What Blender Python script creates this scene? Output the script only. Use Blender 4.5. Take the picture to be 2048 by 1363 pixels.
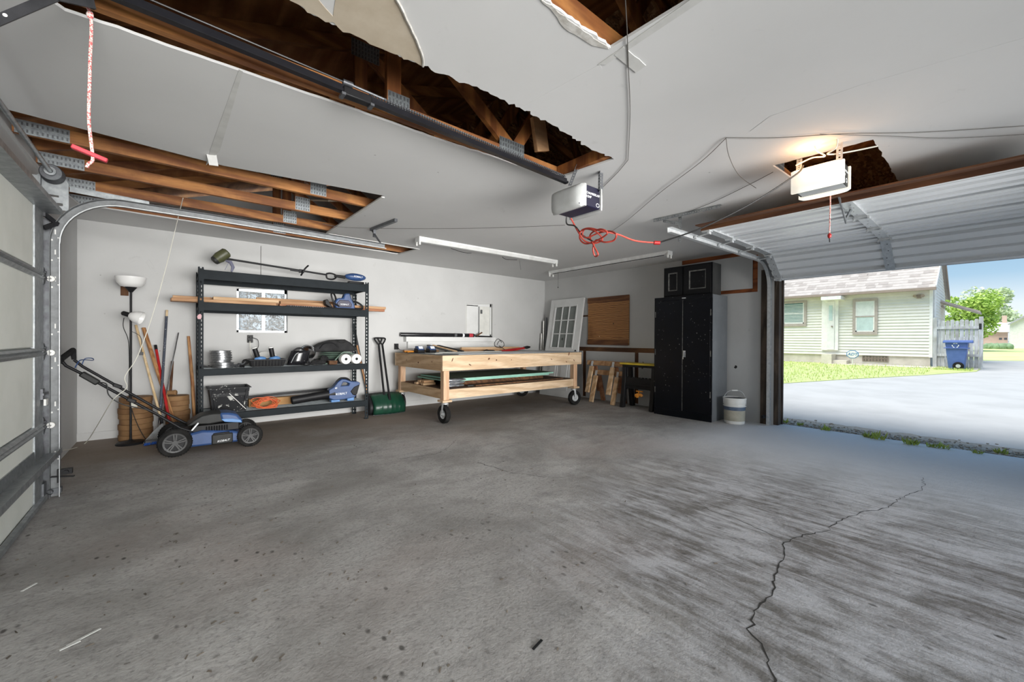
import bpy, bmesh, math, random
from mathutils import Vector, Matrix, Euler, noise as mnoise
random.seed(7)
for _o in list(bpy.data.objects): bpy.data.objects.remove(_o, do_unlink=True)
SC = bpy.context.scene
COL = SC.collection
PI = math.pi
# ---------------------------------------------------------------- room size (metres)
X0, X1, Y1, YF, H, HC = -0.83, 6.54, 6.69, -2.2, 2.517, 1.19
# ---------------------------------------------------------------- camera
FPX, YAW, PITCH, ROLL = 815.137, 0.694454, -0.0046875, 0.00573973
_F = Vector((math.sin(YAW)*math.cos(PITCH), math.cos(YAW)*math.cos(PITCH), math.sin(PITCH)))
_R0 = Vector((math.cos(YAW), -math.sin(YAW), 0)); _U0 = _R0.cross(_F)
_R = _R0*math.cos(ROLL)+_U0*math.sin(ROLL); _U = _U0*math.cos(ROLL)-_R0*math.sin(ROLL)
cam = bpy.data.cameras.new('camera'); camo = bpy.data.objects.new('camera', cam); COL.objects.link(camo)
cam.sensor_width = 36; cam.lens = 36*FPX/2048; cam.clip_start = .02; cam.clip_end = 400
camo.matrix_world = Matrix(((_R.x,_U.x,-_F.x,0),(_R.y,_U.y,-_F.y,0),(_R.z,_U.z,-_F.z,HC),(0,0,0,1)))
SC.camera = camo
# ---------------------------------------------------------------- world, sun, added fill lights, exposure
SC.view_settings.view_transform = 'Standard'; SC.view_settings.look = 'None'
SC.view_settings.gamma = 1; SC.view_settings.use_curve_mapping = False; SC.view_settings.exposure = 0.18
W = bpy.data.worlds.new('sky'); SC.world = W; W.use_nodes = True
nt = W.node_tree; nt.nodes.clear()
_tc = nt.nodes.new('ShaderNodeTexCoord'); _sp = nt.nodes.new('ShaderNodeSeparateXYZ')
_rm = nt.nodes.new('ShaderNodeValToRGB'); _bg = nt.nodes.new('ShaderNodeBackground'); _ou = nt.nodes.new('ShaderNodeOutputWorld')
nt.links.new(_tc.outputs['Generated'], _sp.inputs[0]); nt.links.new(_sp.outputs['Z'], _rm.inputs[0])
nt.links.new(_rm.outputs[0], _bg.inputs[0]); nt.links.new(_bg.outputs[0], _ou.inputs[0])
_e = _rm.color_ramp.elements
_e[0].position = 0.0; _e[0].color = (.86, .90, .92, 1)
_e[1].position = 0.75; _e[1].color = (.20, .40, .70, 1)
for _p, _c in ((.06, (.76,.85,.90,1)), (.11, (.40,.59,.76,1)), (.18, (.25,.45,.66,1))):
    _n = _rm.color_ramp.elements.new(_p); _n.color = _c
_bg.inputs[1].default_value = 1.0
def light(name, kind, loc, rot, power, color=(1,1,1), size=None, size_y=None, angle=None):
    l = bpy.data.lights.new(name, kind); l.energy = power; l.color = color
    if kind == 'AREA':
        l.shape = 'RECTANGLE'; l.size = size; l.size_y = size_y
    if angle is not None: l.angle = angle
    o = bpy.data.objects.new(name, l); o.location = loc; o.rotation_euler = rot; COL.objects.link(o); return o
light('sun', 'SUN', (0,0,20), Vector((.38,-.22,-.90)).to_track_quat('-Z','Y').to_euler(), 5.0, (1,.965,.91), angle=.9)
_a = light('added_front_fill', 'AREA', (2.4,-2.1,1.15), (PI/2+.035, 0, -.04), 104, (1,.985,.96), 4.6, 1.7); _a.data.spread = math.radians(64)  # added fill light, out of view behind the camera
_b = light('added_left_fill', 'AREA', (.1,-1.9,1.5), (PI/2+.03, 0, .06), 30, (1,.985,.96), .8, 1.4); _b.data.spread = math.radians(80)  # second added fill for the left side; there is no window here
# ---------------------------------------------------------------- pixel of the photograph -> point on a real plane
def at(px, py, ax, val):
    d = _F+_R*((px-1024)/FPX)-_U*((py-681.5)/FPX)
    i = 'xyz'.index(ax); o = Vector((0,0,HC)); return o+d*((val-o[i])/d[i])
# ---------------------------------------------------------------- mesh helpers
ROOT = {}
class MB:
    def __init__(s, M=None): s.v=[]; s.f=[]; s.M = M if M is not None else Matrix()
    def add(s, vs, fs):
        n=len(s.v); s.v += [s.M@Vector(v) for v in vs]; s.f += [tuple(i+n for i in f) for f in fs]; return s
    def box(s, a, b):
        x0,y0,z0=a; x1,y1,z1=b
        return s.add([(x0,y0,z0),(x1,y0,z0),(x1,y1,z0),(x0,y1,z0),(x0,y0,z1),(x1,y0,z1),(x1,y1,z1),(x0,y1,z1)],
                     [(0,3,2,1),(4,5,6,7),(0,1,5,4),(1,2,6,5),(2,3,7,6),(3,0,4,7)])
    def bar(s, p, q, w, h, up=(0,0,1)):
        p=Vector(p); q=Vector(q); d=(q-p).normalized(); u=Vector(up)
        if abs(d.dot(u))>.98: u=Vector((0,1,0)) if abs(d.y)<.9 else Vector((1,0,0))
        a=d.cross(u).normalized()*(w/2); b=a.cross(d).normalized()*(h/2)
        return s.add([p-a-b,p+a-b,p+a+b,p-a+b,q-a-b,q+a-b,q+a+b,q-a+b],
                     [(0,3,2,1),(4,5,6,7),(0,1,5,4),(1,2,6,5),(2,3,7,6),(3,0,4,7)])
    def tube(s, pts, r, n=8, closed=False, caps=True):
        pts=[Vector(p) for p in pts]; m=len(pts); rs = r if isinstance(r,(list,tuple)) else [r]*m
        T=[]
        for i in range(m):
            a=pts[(i-1)%m] if (closed or i>0) else pts[i]; b=pts[(i+1)%m] if (closed or i<m-1) else pts[i]
            t=(b-a); T.append(t.normalized() if t.length>1e-9 else Vector((0,0,1)))
        ref=Vector((0,0,1)) if abs(T[0].z)<.9 else Vector((1,0,0))
        u=T[0].cross(ref).normalized(); vs=[]
        for i in range(m):
            u=(u-T[i]*u.dot(T[i]))
            if u.length<1e-6: u=T[i].cross(Vector((1,.3,.2)))
            u.normalize(); w=T[i].cross(u)
            for k in range(n):
                a=2*PI*k/n; vs.append(pts[i]+(u*math.cos(a)+w*math.sin(a))*rs[i])
        fs=[]
        for i in range(m if closed else m-1):
            j=(i+1)%m
            for k in range(n):
                k2=(k+1)%n; fs.append((i*n+k,i*n+k2,j*n+k2,j*n+k))
        if caps and not closed:
            fs.append(tuple(range(n))[::-1]); fs.append(tuple((m-1)*n+k for k in range(n)))
        return s.add(vs,fs)
    def lathe(s, prof, o=(0,0,0), d=(0,0,1), n=24, a0=0, a1=2*PI):
        o=Vector(o); d=Vector(d).normalized(); ref=Vector((1,0,0)) if abs(d.x)<.9 else Vector((0,1,0))
        u=d.cross(ref).normalized(); w=d.cross(u); full=abs(a1-a0-2*PI)<1e-6; cnt=n if full else n+1
        vs=[]
        for r,z in prof:
            for k in range(cnt):
                a=a0+(a1-a0)*k/n; vs.append(o+d*z+(u*math.cos(a)+w*math.sin(a))*max(r,1e-5))
        fs=[]
        for i in range(len(prof)-1):
            for k in range(cnt if full else cnt-1):
                k2=(k+1)%cnt; fs.append((i*cnt+k,i*cnt+k2,(i+1)*cnt+k2,(i+1)*cnt+k))
        return s.add(vs,fs)
    def prism(s, poly, ax, a, b):
        n=len(poly)
        def P(p,t):
            return {'x':(t,p[0],p[1]),'y':(p[0],t,p[1]),'z':(p[0],p[1],t)}[ax]
        vs=[P(p,a) for p in poly]+[P(p,b) for p in poly]
        fs=[tuple(range(n)),tuple(range(2*n-1,n-1,-1))]+[(i,i+n,(i+1)%n+n,(i+1)%n) for i in range(n)]
        return s.add(vs,fs)
    def slab(s, outer, holes, ax, a, b):
        """polygon with holes, extruded from a to b along ax"""
        bm=bmesh.new(); loops=[outer]+list(holes); ed=[]
        for lp in loops:
            vv=[bm.verts.new((p[0],p[1],0)) for p in lp]
            for i in range(len(vv)): ed.append(bm.edges.new((vv[i],vv[(i+1)%len(vv)])))
        bmesh.ops.triangle_fill(bm, use_beauty=True, use_dissolve=False, edges=ed)
        bm.verts.index_update(); pts=[(v.co.x,v.co.y) for v in bm.verts]; tris=[tuple(v.index for v in f.verts) for f in bm.faces]
        bm.free(); n=len(pts)
        def P(p,t): return {'x':(t,p[0],p[1]),'y':(p[0],t,p[1]),'z':(p[0],p[1],t)}[ax]
        vs=[P(p,a) for p in pts]+[P(p,b) for p in pts]
        fs=list(tris)+[tuple(i+n for i in t)[::-1] for t in tris]
        k=0
        for lp in loops:
            m=len(lp)
            for i in range(m):
                fs.append((k+i,k+(i+1)%m,k+(i+1)%m+n,k+i+n))
            k+=m
        return s.add(vs,fs)
    def blob(s, c, r, amp=.12, seed=0, sub=3, freq=2.0, flat=None):
        bm=bmesh.new(); bmesh.ops.create_icosphere(bm, subdivisions=sub, radius=1)
        vs=[]
        for v in bm.verts:
            p=v.co.copy(); k=1+amp*mnoise.noise(p*freq+Vector((seed*3.1,seed*1.7,seed)))+amp*.5*mnoise.noise(p*freq*2.3+Vector((seed,5,seed)))
            q=Vector((p.x*r[0]*k,p.y*r[1]*k,p.z*r[2]*k))
            if flat is not None: q.z=max(q.z,-flat)
            vs.append(Vector(c)+q)
        bm.verts.index_update(); fs=[tuple(v.index for v in f.verts) for f in bm.faces]; bm.free()
        return s.add(vs,fs)
    def build(s, name, mat, parent=None, loc=None, smooth=True, bevel=0, kind=None):
        org = ROOT[parent.as_pointer()] if parent is not None else Vector(loc if loc is not None else (0,0,0))
        me=bpy.data.meshes.new(name); me.from_pydata([v-org for v in s.v],[],s.f)
        bm=bmesh.new(); bm.from_mesh(me); bmesh.ops.recalc_face_normals(bm, faces=bm.faces); bm.to_mesh(me); bm.free()
        me.materials.append(M[mat] if isinstance(mat,str) else mat)
        if smooth:
            me.shade_smooth(); me.set_sharp_from_angle(angle=math.radians(38))
        o=bpy.data.objects.new(name,me); COL.objects.link(o)
        if parent is not None: o.parent=parent
        else: o.location=org
        ROOT[o.as_pointer()]=org
        if bevel:
            b=o.modifiers.new('bevel','BEVEL'); b.width=bevel; b.segments=2; b.limit_method='ANGLE'; b.angle_limit=math.radians(40)
        if kind: o['kind']=kind
        return o
def thing(name, label, cat, loc, group=None):
    o=bpy.data.objects.new(name,None); o.empty_display_size=.05; o.location=loc; COL.objects.link(o)
    o['label']=label; o['category']=cat
    if group: o['group']=group
    ROOT[o.as_pointer()]=Vector(loc); return o
def tag(o, label, cat, group=None):
    o['label']=label; o['category']=cat
    if group: o['group']=group
    return o
def struct(o): o['kind']='structure'; return o
def box(a,b): return MB().box(a,b)
def text(name, s, size, Mx, mat, parent, depth=.0006, shear=0, align='CENTER'):
    cu=bpy.data.curves.new(name,'FONT'); cu.body=s; cu.size=size; cu.align_x=align; cu.align_y='CENTER'; cu.extrude=depth; cu.shear=shear; cu.offset=size*.012; cu.resolution_u=3
    t=bpy.data.objects.new(name,cu); COL.objects.link(t)
    dg=bpy.context.evaluated_depsgraph_get(); me=bpy.data.meshes.new_from_object(t.evaluated_get(dg))
    bpy.data.objects.remove(t, do_unlink=True)
    vs=[Mx@v.co for v in me.vertices]; fs=[tuple(p.vertices) for p in me.polygons]
    mb=MB(); mb.add(vs,fs); return mb.build(name,mat,parent,smooth=False)
def frame(o, xdir, ydir):
    x=Vector(xdir).normalized(); y=Vector(ydir); y=(y-x*y.dot(x)).normalized(); z=x.cross(y); o=Vector(o)
    return Matrix(((x.x,y.x,z.x,o.x),(x.y,y.y,z.y,o.y),(x.z,y.z,z.z,o.z),(0,0,0,1)))
def smooth_path(pts, n=6):
    pts=[Vector(p) for p in pts]; out=[]
    P=[pts[0]]+pts+[pts[-1]]
    for i in range(1,len(P)-2):
        a,b,c,d=P[i-1],P[i],P[i+1],P[i+2]
        for k in range(n):
            t=k/n; out.append(.5*((2*b)+(c-a)*t+(2*a-5*b+4*c-d)*t*t+(3*b-a-3*c+d)*t*t*t))
    out.append(pts[-1]); return out
# ---------------------------------------------------------------- procedural materials
M={}
def _new(name):
    m=bpy.data.materials.new(name); m.use_nodes=True; t=m.node_tree; p=t.nodes['Principled BSDF']; M[name]=m; return m,t,p
def _coord(t, stretch=(1,1,1), rnd=True, rot=(0,0,0)):
    tc=t.nodes.new('ShaderNodeTexCoord'); mp=t.nodes.new('ShaderNodeMapping'); mp.inputs['Scale'].default_value=stretch; mp.inputs['Rotation'].default_value=rot
    if rnd:
        oi=t.nodes.new('ShaderNodeObjectInfo'); ad=t.nodes.new('ShaderNodeVectorMath'); ad.operation='ADD'
        ml=t.nodes.new('ShaderNodeMath'); ml.operation='MULTIPLY'; ml.inputs[1].default_value=17
        t.links.new(oi.outputs['Random'],ml.inputs[0]); t.links.new(tc.outputs['Object'],ad.inputs[0]); t.links.new(ml.outputs[0],ad.inputs[1]); t.links.new(ad.outputs[0],mp.inputs[0])
    else: t.links.new(tc.outputs['Object'],mp.inputs[0])
    return mp.outputs[0]
def _noise(t, co, scale, detail=4, rough=.55, dist=0):
    n=t.nodes.new('ShaderNodeTexNoise'); n.inputs['Scale'].default_value=scale; n.inputs['Detail'].default_value=detail
    n.inputs['Roughness'].default_value=rough; n.inputs['Distortion'].default_value=dist; t.links.new(co,n.inputs['Vector']); return n.outputs['Fac']
def _ramp(t, fac, stops):
    r=t.nodes.new('ShaderNodeValToRGB'); e=r.color_ramp.elements
    while len(e)<len(stops): e.new(.5)
    for i,(p,c) in enumerate(stops):
        e[i].position=p; c=(c,c,c) if isinstance(c,(int,float)) else c; e[i].color=(c[0],c[1],c[2],1)
    t.links.new(fac,r.inputs[0]); return r.outputs[0]
def _mix(t, fac, a, b, blend='MIX'):
    m=t.nodes.new('ShaderNodeMix'); m.data_type='RGBA'; m.blend_type=blend
    for i,s in ((0,fac),(6,a),(7,b)):
        if isinstance(s,(int,float)): m.inputs[i].default_value=s if i==0 else (s,s,s,1)
        elif isinstance(s,tuple): m.inputs[i].default_value=(s[0],s[1],s[2],1)
        else: t.links.new(s,m.inputs[i])
    return m.outputs[2]
def _math(t, op, a, b=None):
    m=t.nodes.new('ShaderNodeMath'); m.operation=op
    for i,s in ((0,a),(1,b)):
        if s is None: continue
        if isinstance(s,(int,float)): m.inputs[i].default_value=s
        else: t.links.new(s,m.inputs[i])
    return m.outputs[0]
def _bump(t, p, h, strength, dist=.01):
    b=t.nodes.new('ShaderNodeBump'); b.inputs['Strength'].default_value=strength; b.inputs['Distance'].default_value=dist
    t.links.new(h,b.inputs['Height']); t.links.new(b.outputs[0],p.inputs['Normal'])
def srgb(r,g,b):
    f=lambda c:(c/255/12.92 if c/255<=.04045 else ((c/255+.055)/1.055)**2.4); return (f(r),f(g),f(b))
def plain(name, c, rough=.6, metal=0, c2=None, scale=8, lo=.4, hi=.7, bump=0, bscale=60, stretch=(1,1,1), coat=0, spec=None):
    m,t,p=_new(name); p.inputs['Roughness'].default_value=rough; p.inputs['Metallic'].default_value=metal
    p.inputs['Base Color'].default_value=(c[0],c[1],c[2],1)
    if spec is not None: p.inputs['Specular IOR Level'].default_value=spec
    if coat: p.inputs['Coat Weight'].default_value=coat
    if c2 is None: c2=tuple(x*.86 for x in c)
    co=_coord(t,stretch); n=_noise(t,co,scale,6,.6); t.links.new(_ramp(t,n,[(lo,c),(hi,c2)]),p.inputs['Base Color'])
    if bump: _bump(t,p,_noise(t,co,bscale,4),bump,.003)
    return m
def wood(name, c1, c2, axis='x', scale=6, rough=.65, dark=None, ring=1.0, bump=.15, knots=0):
    m,t,p=_new(name); p.inputs['Roughness'].default_value=rough
    st={'x':(.12,1,1),'y':(1,.12,1),'z':(1,1,.12)}[axis]
    co=_coord(t,st); n=_noise(t,co,scale*1.5,5,.6,.6)
    wv=t.nodes.new('ShaderNodeTexWave'); wv.inputs['Scale'].default_value=scale*ring; wv.inputs['Distortion'].default_value=9; wv.inputs['Detail'].default_value=3; wv.inputs['Detail Scale'].default_value=1.4
    wv.bands_direction='DIAGONAL'; t.links.new(co,wv.inputs['Vector'])
    f=_math(t,'ADD',_math(t,'MULTIPLY',wv.outputs['Fac'],.45),_math(t,'MULTIPLY',n,.6))
    col=_ramp(t,f,[(.25,c1),(.75,c2)])
    fine=_noise(t,co,scale*14,3,.5)
    col=_mix(t,_ramp(t,fine,[(.45,0.0),(.75,.35)]),col,tuple(x*.55 for x in c2))
    if knots:
        vo=t.nodes.new('ShaderNodeTexVoronoi'); vo.inputs['Scale'].default_value=knots; t.links.new(_coord(t,{'x':(.35,1,1),'y':(1,.35,1),'z':(1,1,.35)}[axis]),vo.inputs['Vector'])
        col=_mix(t,_ramp(t,vo.outputs['Distance'],[(.05,.9),(.14,0.0)]),col,tuple(x*.28 for x in c2))
    if dark:
        col=_mix(t,_ramp(t,_noise(t,_coord(t),2.5,5,.6),[(.45,0.0),(.7,.8)]),col,dark)
    t.links.new(col,p.inputs['Base Color'])
    if bump: _bump(t,p,f,bump,.004)
    return m
def speckled(name, c, sp, scale=40, amount=.06, rough=.5, metal=0, c2=None, big=None):
    """paint with small light chips and drips"""
    m,t,p=_new(name); p.inputs['Roughness'].default_value=rough; p.inputs['Metallic'].default_value=metal; p.inputs['Specular IOR Level'].default_value=.25
    co=_coord(t); n=_noise(t,co,3,5,.6); col=_ramp(t,n,[(.35,c),(.7,c2 or tuple(x*.6 for x in c))])
    vo=t.nodes.new('ShaderNodeTexVoronoi'); vo.inputs['Scale'].default_value=scale; t.links.new(co,vo.inputs['Vector'])
    k=_ramp(t,vo.outputs['Distance'],[(amount,1.0),(amount+.05,0.0)])
    gate=_ramp(t,_noise(t,co,scale*.12,3),[(.5,0.0),(.62,1.0)])
    col=_mix(t,_math(t,'MULTIPLY',k,gate),col,sp)
    if big:
        col=_mix(t,_ramp(t,_noise(t,co,big,6,.65,1.5),[(.6,0.0),(.66,.8)]),col,sp)
    t.links.new(col,p.inputs['Base Color']); return m
# walls and ceiling
def drywall(name, c, c2, smudge=.35, sc=1.3):
    m,t,p=_new(name); p.inputs['Roughness'].default_value=.88; p.inputs['Specular IOR Level'].default_value=.2
    co=_coord(t,rnd=False); col=_ramp(t,_noise(t,co,sc,5,.55),[(.35,c),(.75,c2)])
    sm=_ramp(t,_noise(t,_coord(t,(1.2,1.2,.8),rnd=False),4.5,7,.7,.8),[(.63,0.0),(.74,smudge)])
    col=_mix(t,sm,col,tuple(x*.55 for x in c2))
    vo=t.nodes.new('ShaderNodeTexVoronoi'); vo.inputs['Scale'].default_value=3.2; t.links.new(co,vo.inputs['Vector'])
    col=_mix(t,_ramp(t,vo.outputs['Distance'],[(.015,.6),(.032,0.0)]),col,(.16,.15,.14))
    t.links.new(col,p.inputs['Base Color']); _bump(t,p,_noise(t,co,25,5),.06,.01)
drywall('wall_paint',(.565,.567,.56),(.50,.502,.495))
drywall('ceiling_paint',(.67,.67,.665),(.61,.61,.605),.2,.8)
plain('drywall_paper',srgb(196,184,165),.9,c2=srgb(178,164,143),scale=5,bump=.1)
plain('drywall_core',srgb(205,203,198),.95,c2=srgb(170,166,158),scale=30,bump=.5)
plain('tape_paper',srgb(205,205,202),.85)
# floor
def floor_mat():
    m,t,p=_new('concrete'); p.inputs['Specular IOR Level'].default_value=.35
    co=_coord(t,rnd=False)
    base=_ramp(t,_noise(t,co,.75,8,.6,.5),[(.3,(.275,.267,.256)),(.5,(.38,.371,.358)),(.68,(.49,.482,.468))])
    base=_mix(t,_ramp(t,_noise(t,_coord(t,(1,1.6,1),rnd=False),3.3,11,.74,.25),[(.34,.5),(.52,0.0)]),base,(.17,.165,.16))
    base=_mix(t,_ramp(t,_noise(t,co,42,5,.7),[(.34,.5),(.5,0.0)]),base,(.13,.125,.12))
    base=_mix(t,_ramp(t,_noise(t,_coord(t,(1,1.3,1),rnd=False,rot=(0,0,.4)),.9,7,.62,.6),[(.46,0.0),(.64,.6)]),base,(.19,.18,.168))
    sep=t.nodes.new('ShaderNodeSeparateXYZ'); t.links.new(co,sep.inputs[0]); X,Y=sep.outputs[0],sep.outputs[1]
    wob=_math(t,'MULTIPLY',_noise(t,co,1.1,4),1.6)
    # brown dirt swept to the back wall
    bz=_math(t,'ADD',Y,wob); base=_mix(t,_ramp(t,_math(t,'DIVIDE',bz,10.0),[(.52,0.0),(.66,.8)]),base,(.215,.165,.122))
    pk=_ramp(t,_noise(t,co,.55,3),[(.5,0.0),(.65,.35)]); base=_mix(t,pk,base,(.36,.30,.275))
    # scuffed, powdery patch inside the open door
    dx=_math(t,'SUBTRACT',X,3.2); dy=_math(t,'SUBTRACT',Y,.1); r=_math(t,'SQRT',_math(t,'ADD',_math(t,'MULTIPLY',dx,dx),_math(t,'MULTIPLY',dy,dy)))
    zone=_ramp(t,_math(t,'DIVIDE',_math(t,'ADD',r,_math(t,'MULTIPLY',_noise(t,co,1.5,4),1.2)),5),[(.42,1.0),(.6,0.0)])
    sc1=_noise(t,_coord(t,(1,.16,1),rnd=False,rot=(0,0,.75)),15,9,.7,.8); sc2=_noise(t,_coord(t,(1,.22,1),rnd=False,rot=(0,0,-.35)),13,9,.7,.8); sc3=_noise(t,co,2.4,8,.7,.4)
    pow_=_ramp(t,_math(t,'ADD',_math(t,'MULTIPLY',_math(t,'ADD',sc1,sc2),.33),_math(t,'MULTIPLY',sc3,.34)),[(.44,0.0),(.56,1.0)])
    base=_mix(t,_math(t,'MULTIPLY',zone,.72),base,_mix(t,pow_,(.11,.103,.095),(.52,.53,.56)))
    # daylight falling in at the threshold, painted as a paler strip of floor
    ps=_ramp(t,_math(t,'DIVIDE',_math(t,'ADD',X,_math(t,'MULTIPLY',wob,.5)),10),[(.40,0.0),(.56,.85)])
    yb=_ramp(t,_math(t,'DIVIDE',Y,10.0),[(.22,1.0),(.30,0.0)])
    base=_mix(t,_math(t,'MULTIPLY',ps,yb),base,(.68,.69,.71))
    # dark crumbs of dirt, front left
    vo=t.nodes.new('ShaderNodeTexVoronoi'); vo.inputs['Scale'].default_value=19; t.links.new(_coord(t,(1,.6,1),rnd=False,rot=(0,0,.9)),vo.inputs['Vector'])
    g=_ramp(t,_noise(t,co,2.2,4),[(.52,0.0),(.62,1.0)]); lz=_ramp(t,_math(t,'DIVIDE',_math(t,'ADD',X,Y),10.0),[(.3,1.0),(.45,.1)])
    base=_mix(t,_math(t,'MULTIPLY',_math(t,'MULTIPLY',g,lz),_ramp(t,vo.outputs['Distance'],[(.12,.85),(.24,0.0)])),base,(.06,.055,.05))
    t.links.new(base,p.inputs['Base Color']); p.inputs['Roughness'].default_value=.78
    h=_math(t,'ADD',_noise(t,co,9,8,.7),_math(t,'MULTIPLY',_noise(t,co,70,4),.45)); _bump(t,p,h,.45,.012)
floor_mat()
plain('crack_dark',(.035,.033,.03),.95)
# lumber
wood('truss_wood',srgb(178,122,66),srgb(126,76,36),'x',5,dark=srgb(96,52,26))
wood('truss_web',srgb(172,112,58),srgb(120,68,30),'z',5,dark=srgb(88,44,22))
wood('roof_ply',srgb(196,140,86),srgb(152,98,54),'y',2.5,.8,dark=srgb(112,66,36))
wood('pine_x',srgb(220,195,164),srgb(194,165,132),'x',5)
wood('pine_y',srgb(208,178,142),srgb(180,148,112),'y',5)
wood('pine_z',srgb(220,184,152),srgb(194,154,120),'z',5)
wood('board_pale',srgb(214,184,148),srgb(186,150,110),'x',3.5)
wood('board_tan',srgb(196,156,116),srgb(164,122,84),'x',3.5)
wood('board_red',srgb(190,138,102),srgb(158,104,72),'x',3.5)
wood('handle_wood',srgb(190,144,96),srgb(140,92,54),'z',9)
wood('handle_pale',srgb(222,200,164),srgb(198,170,128),'z',9)
wood('old_brown',srgb(120,84,54),srgb(84,54,32),'y',5,.85,dark=srgb(58,38,24))
wood('old_brown_z',srgb(116,80,52),srgb(80,50,30),'z',5,.85,dark=srgb(56,36,24))
wood('orange_brown',srgb(158,90,46),srgb(118,62,28),'y',5,.8)
wood('header_brown',srgb(112,74,46),srgb(84,52,32),'y',4,.8)
def ply_panel():
    m,t,p=_new('ply_panel'); p.inputs['Roughness'].default_value=.6
    co=_coord(t,(1,.5,2.2),rnd=False); wv=t.nodes.new('ShaderNodeTexWave'); wv.bands_direction='Z'; wv.inputs['Scale'].default_value=5.5; wv.inputs['Distortion'].default_value=7; wv.inputs['Detail'].default_value=2.5; wv.inputs['Detail Scale'].default_value=.7
    t.links.new(co,wv.inputs['Vector'])
    col=_ramp(t,wv.outputs['Fac'],[(.12,srgb(92,54,26)),(.4,srgb(160,106,56)),(.8,srgb(190,138,82))])
    vo=t.nodes.new('ShaderNodeTexVoronoi'); vo.inputs['Scale'].default_value=9; t.links.new(_coord(t,rnd=False),vo.inputs['Vector'])
    g=_ramp(t,_noise(t,_coord(t,rnd=False),3,2),[(.56,0.0),(.6,1.0)])
    col=_mix(t,_math(t,'MULTIPLY',g,_ramp(t,vo.outputs['Distance'],[(.1,1.0),(.14,0.0)])),col,srgb(226,196,150))
    col=_mix(t,_ramp(t,_noise(t,_coord(t,rnd=False),2,4),[(.55,0.0),(.75,.6)]),col,srgb(92,52,24)); t.links.new(col,p.inputs['Base Color'])
ply_panel()
def osb():
    m,t,p=_new('osb'); p.inputs['Roughness'].default_value=.75; cols=[]
    co=_coord(t,rnd=False); out=None
    for i,(r,s) in enumerate(((.3,(9,30,9)),(1.4,(8,26,8)),(2.3,(10,34,10)))):
        vo=t.nodes.new('ShaderNodeTexVoronoi'); vo.inputs['Scale'].default_value=1; t.links.new(_coord(t,s,rnd=False,rot=(0,0,r)),vo.inputs['Vector'])
        c=_ramp(t,vo.outputs['Color'],[(.1,srgb(120,82,52)),(.5,srgb(184,140,98)),(.9,srgb(220,184,140))])
        out=c if out is None else _mix(t,_ramp(t,_noise(t,co,14+i*5,2),[(.48,0.0),(.52,1.0)]),out,c)
    t.links.new(out,p.inputs['Base Color'])
osb()
# metals
plain('galv',(.40,.42,.43),.42,.75,c2=(.26,.28,.29),scale=22,lo=.35,hi=.65)
plain('galv_light',(.62,.64,.65),.38,.35,c2=(.48,.50,.51),scale=30)
plain('galv_dark',(.16,.17,.18),.5,.7,c2=(.10,.10,.11),scale=20)
plain('track_dark',(.20,.21,.215),.5,.3,c2=(.14,.145,.15),scale=20)
plain('plate_metal',(.34,.37,.38),.5,.8,c2=(.2,.22,.24),scale=60)
plain('steel_black',(.022,.023,.026),.38,.3,c2=(.05,.05,.055))
plain('rail_black',(.010,.010,.013),.3,0,c2=(.016,.016,.019))
plain('chrome',(.75,.76,.78),.18,1,c2=(.6,.62,.64),scale=14)
plain('wire_metal',(.42,.43,.44),.35,.85,c2=(.2,.2,.21),scale=50)
plain('alu_pipe',(.7,.69,.66),.35,.8)
plain('door_panel',srgb(242,244,236),.55,c2=srgb(232,235,226),scale=3,bump=.05)
plain('door_steel',srgb(236,238,240),.36,0,c2=srgb(228,231,233),scale=2)
plain('door_rib',srgb(120,116,108),.55,.2,c2=srgb(92,86,78),scale=9)
plain('shelf_steel',srgb(34,40,44),.55,0,c2=srgb(27,32,35),scale=6,spec=.12)
wood('batten_dark',srgb(128,84,46),srgb(92,54,28),'y',5)
plain('shelf_wire',srgb(112,118,120),.5,.5)
# plastics, paint, cloth
plain('blk',(.008,.008,.009),.5,c2=(.014,.014,.016),spec=.3)
plain('blk_matte',(.012,.012,.013),.85,c2=(.025,.025,.025),spec=.2)
plain('blk_gloss',(.012,.012,.014),.22,c2=(.02,.02,.024))
plain('rubber',(.009,.009,.009),.85,c2=(.024,.023,.022),scale=14,spec=.2)
plain('grey_plastic',srgb(92,94,96),.5)
plain('grey_dark',srgb(46,47,46),.5,c2=srgb(34,34,34),spec=.3)
plain('rim_grey',srgb(70,70,70),.5,c2=srgb(56,56,56))
plain('kblue',srgb(54,82,130),.4,c2=srgb(42,66,108),scale=5)
plain('kblue_light',srgb(92,140,196),.4)
plain('navy',srgb(38,38,58),.4,c2=srgb(30,30,46))
plain('indigo',srgb(28,24,62),.35,c2=srgb(20,18,46))
plain('lens_grey',srgb(188,190,190),.4,c2=srgb(170,172,170),scale=5)
plain('white_plastic',srgb(232,232,228),.45,c2=srgb(220,220,216))
plain('white_paint',srgb(222,223,222),.55,c2=srgb(210,211,209),scale=3)
plain('white_fixture',srgb(226,227,226),.4,c2=srgb(206,206,203),scale=7)
plain('letters',srgb(236,238,240),.5)
plain('red_rope',srgb(206,92,92),.8,c2=srgb(232,214,206),scale=160,lo=.45,hi=.52)
plain('red_handle',srgb(196,62,74),.5,c2=srgb(178,50,62))
plain('red_paint',srgb(176,34,34),.4,c2=srgb(150,26,28))
plain('orange_cord',srgb(226,112,66),.5,c2=srgb(204,92,50))
plain('red_cord',srgb(184,70,56),.5,c2=srgb(160,56,46))
plain('cord_black',(.02,.02,.02),.5)
plain('wire_grey',srgb(92,90,86),.6)
plain('wire_white',srgb(222,220,208),.6)
plain('green_plastic',srgb(22,66,48),.35,c2=srgb(16,50,38),scale=5)
plain('mint_foam',srgb(150,200,182),.8,c2=srgb(132,184,166))
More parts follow.
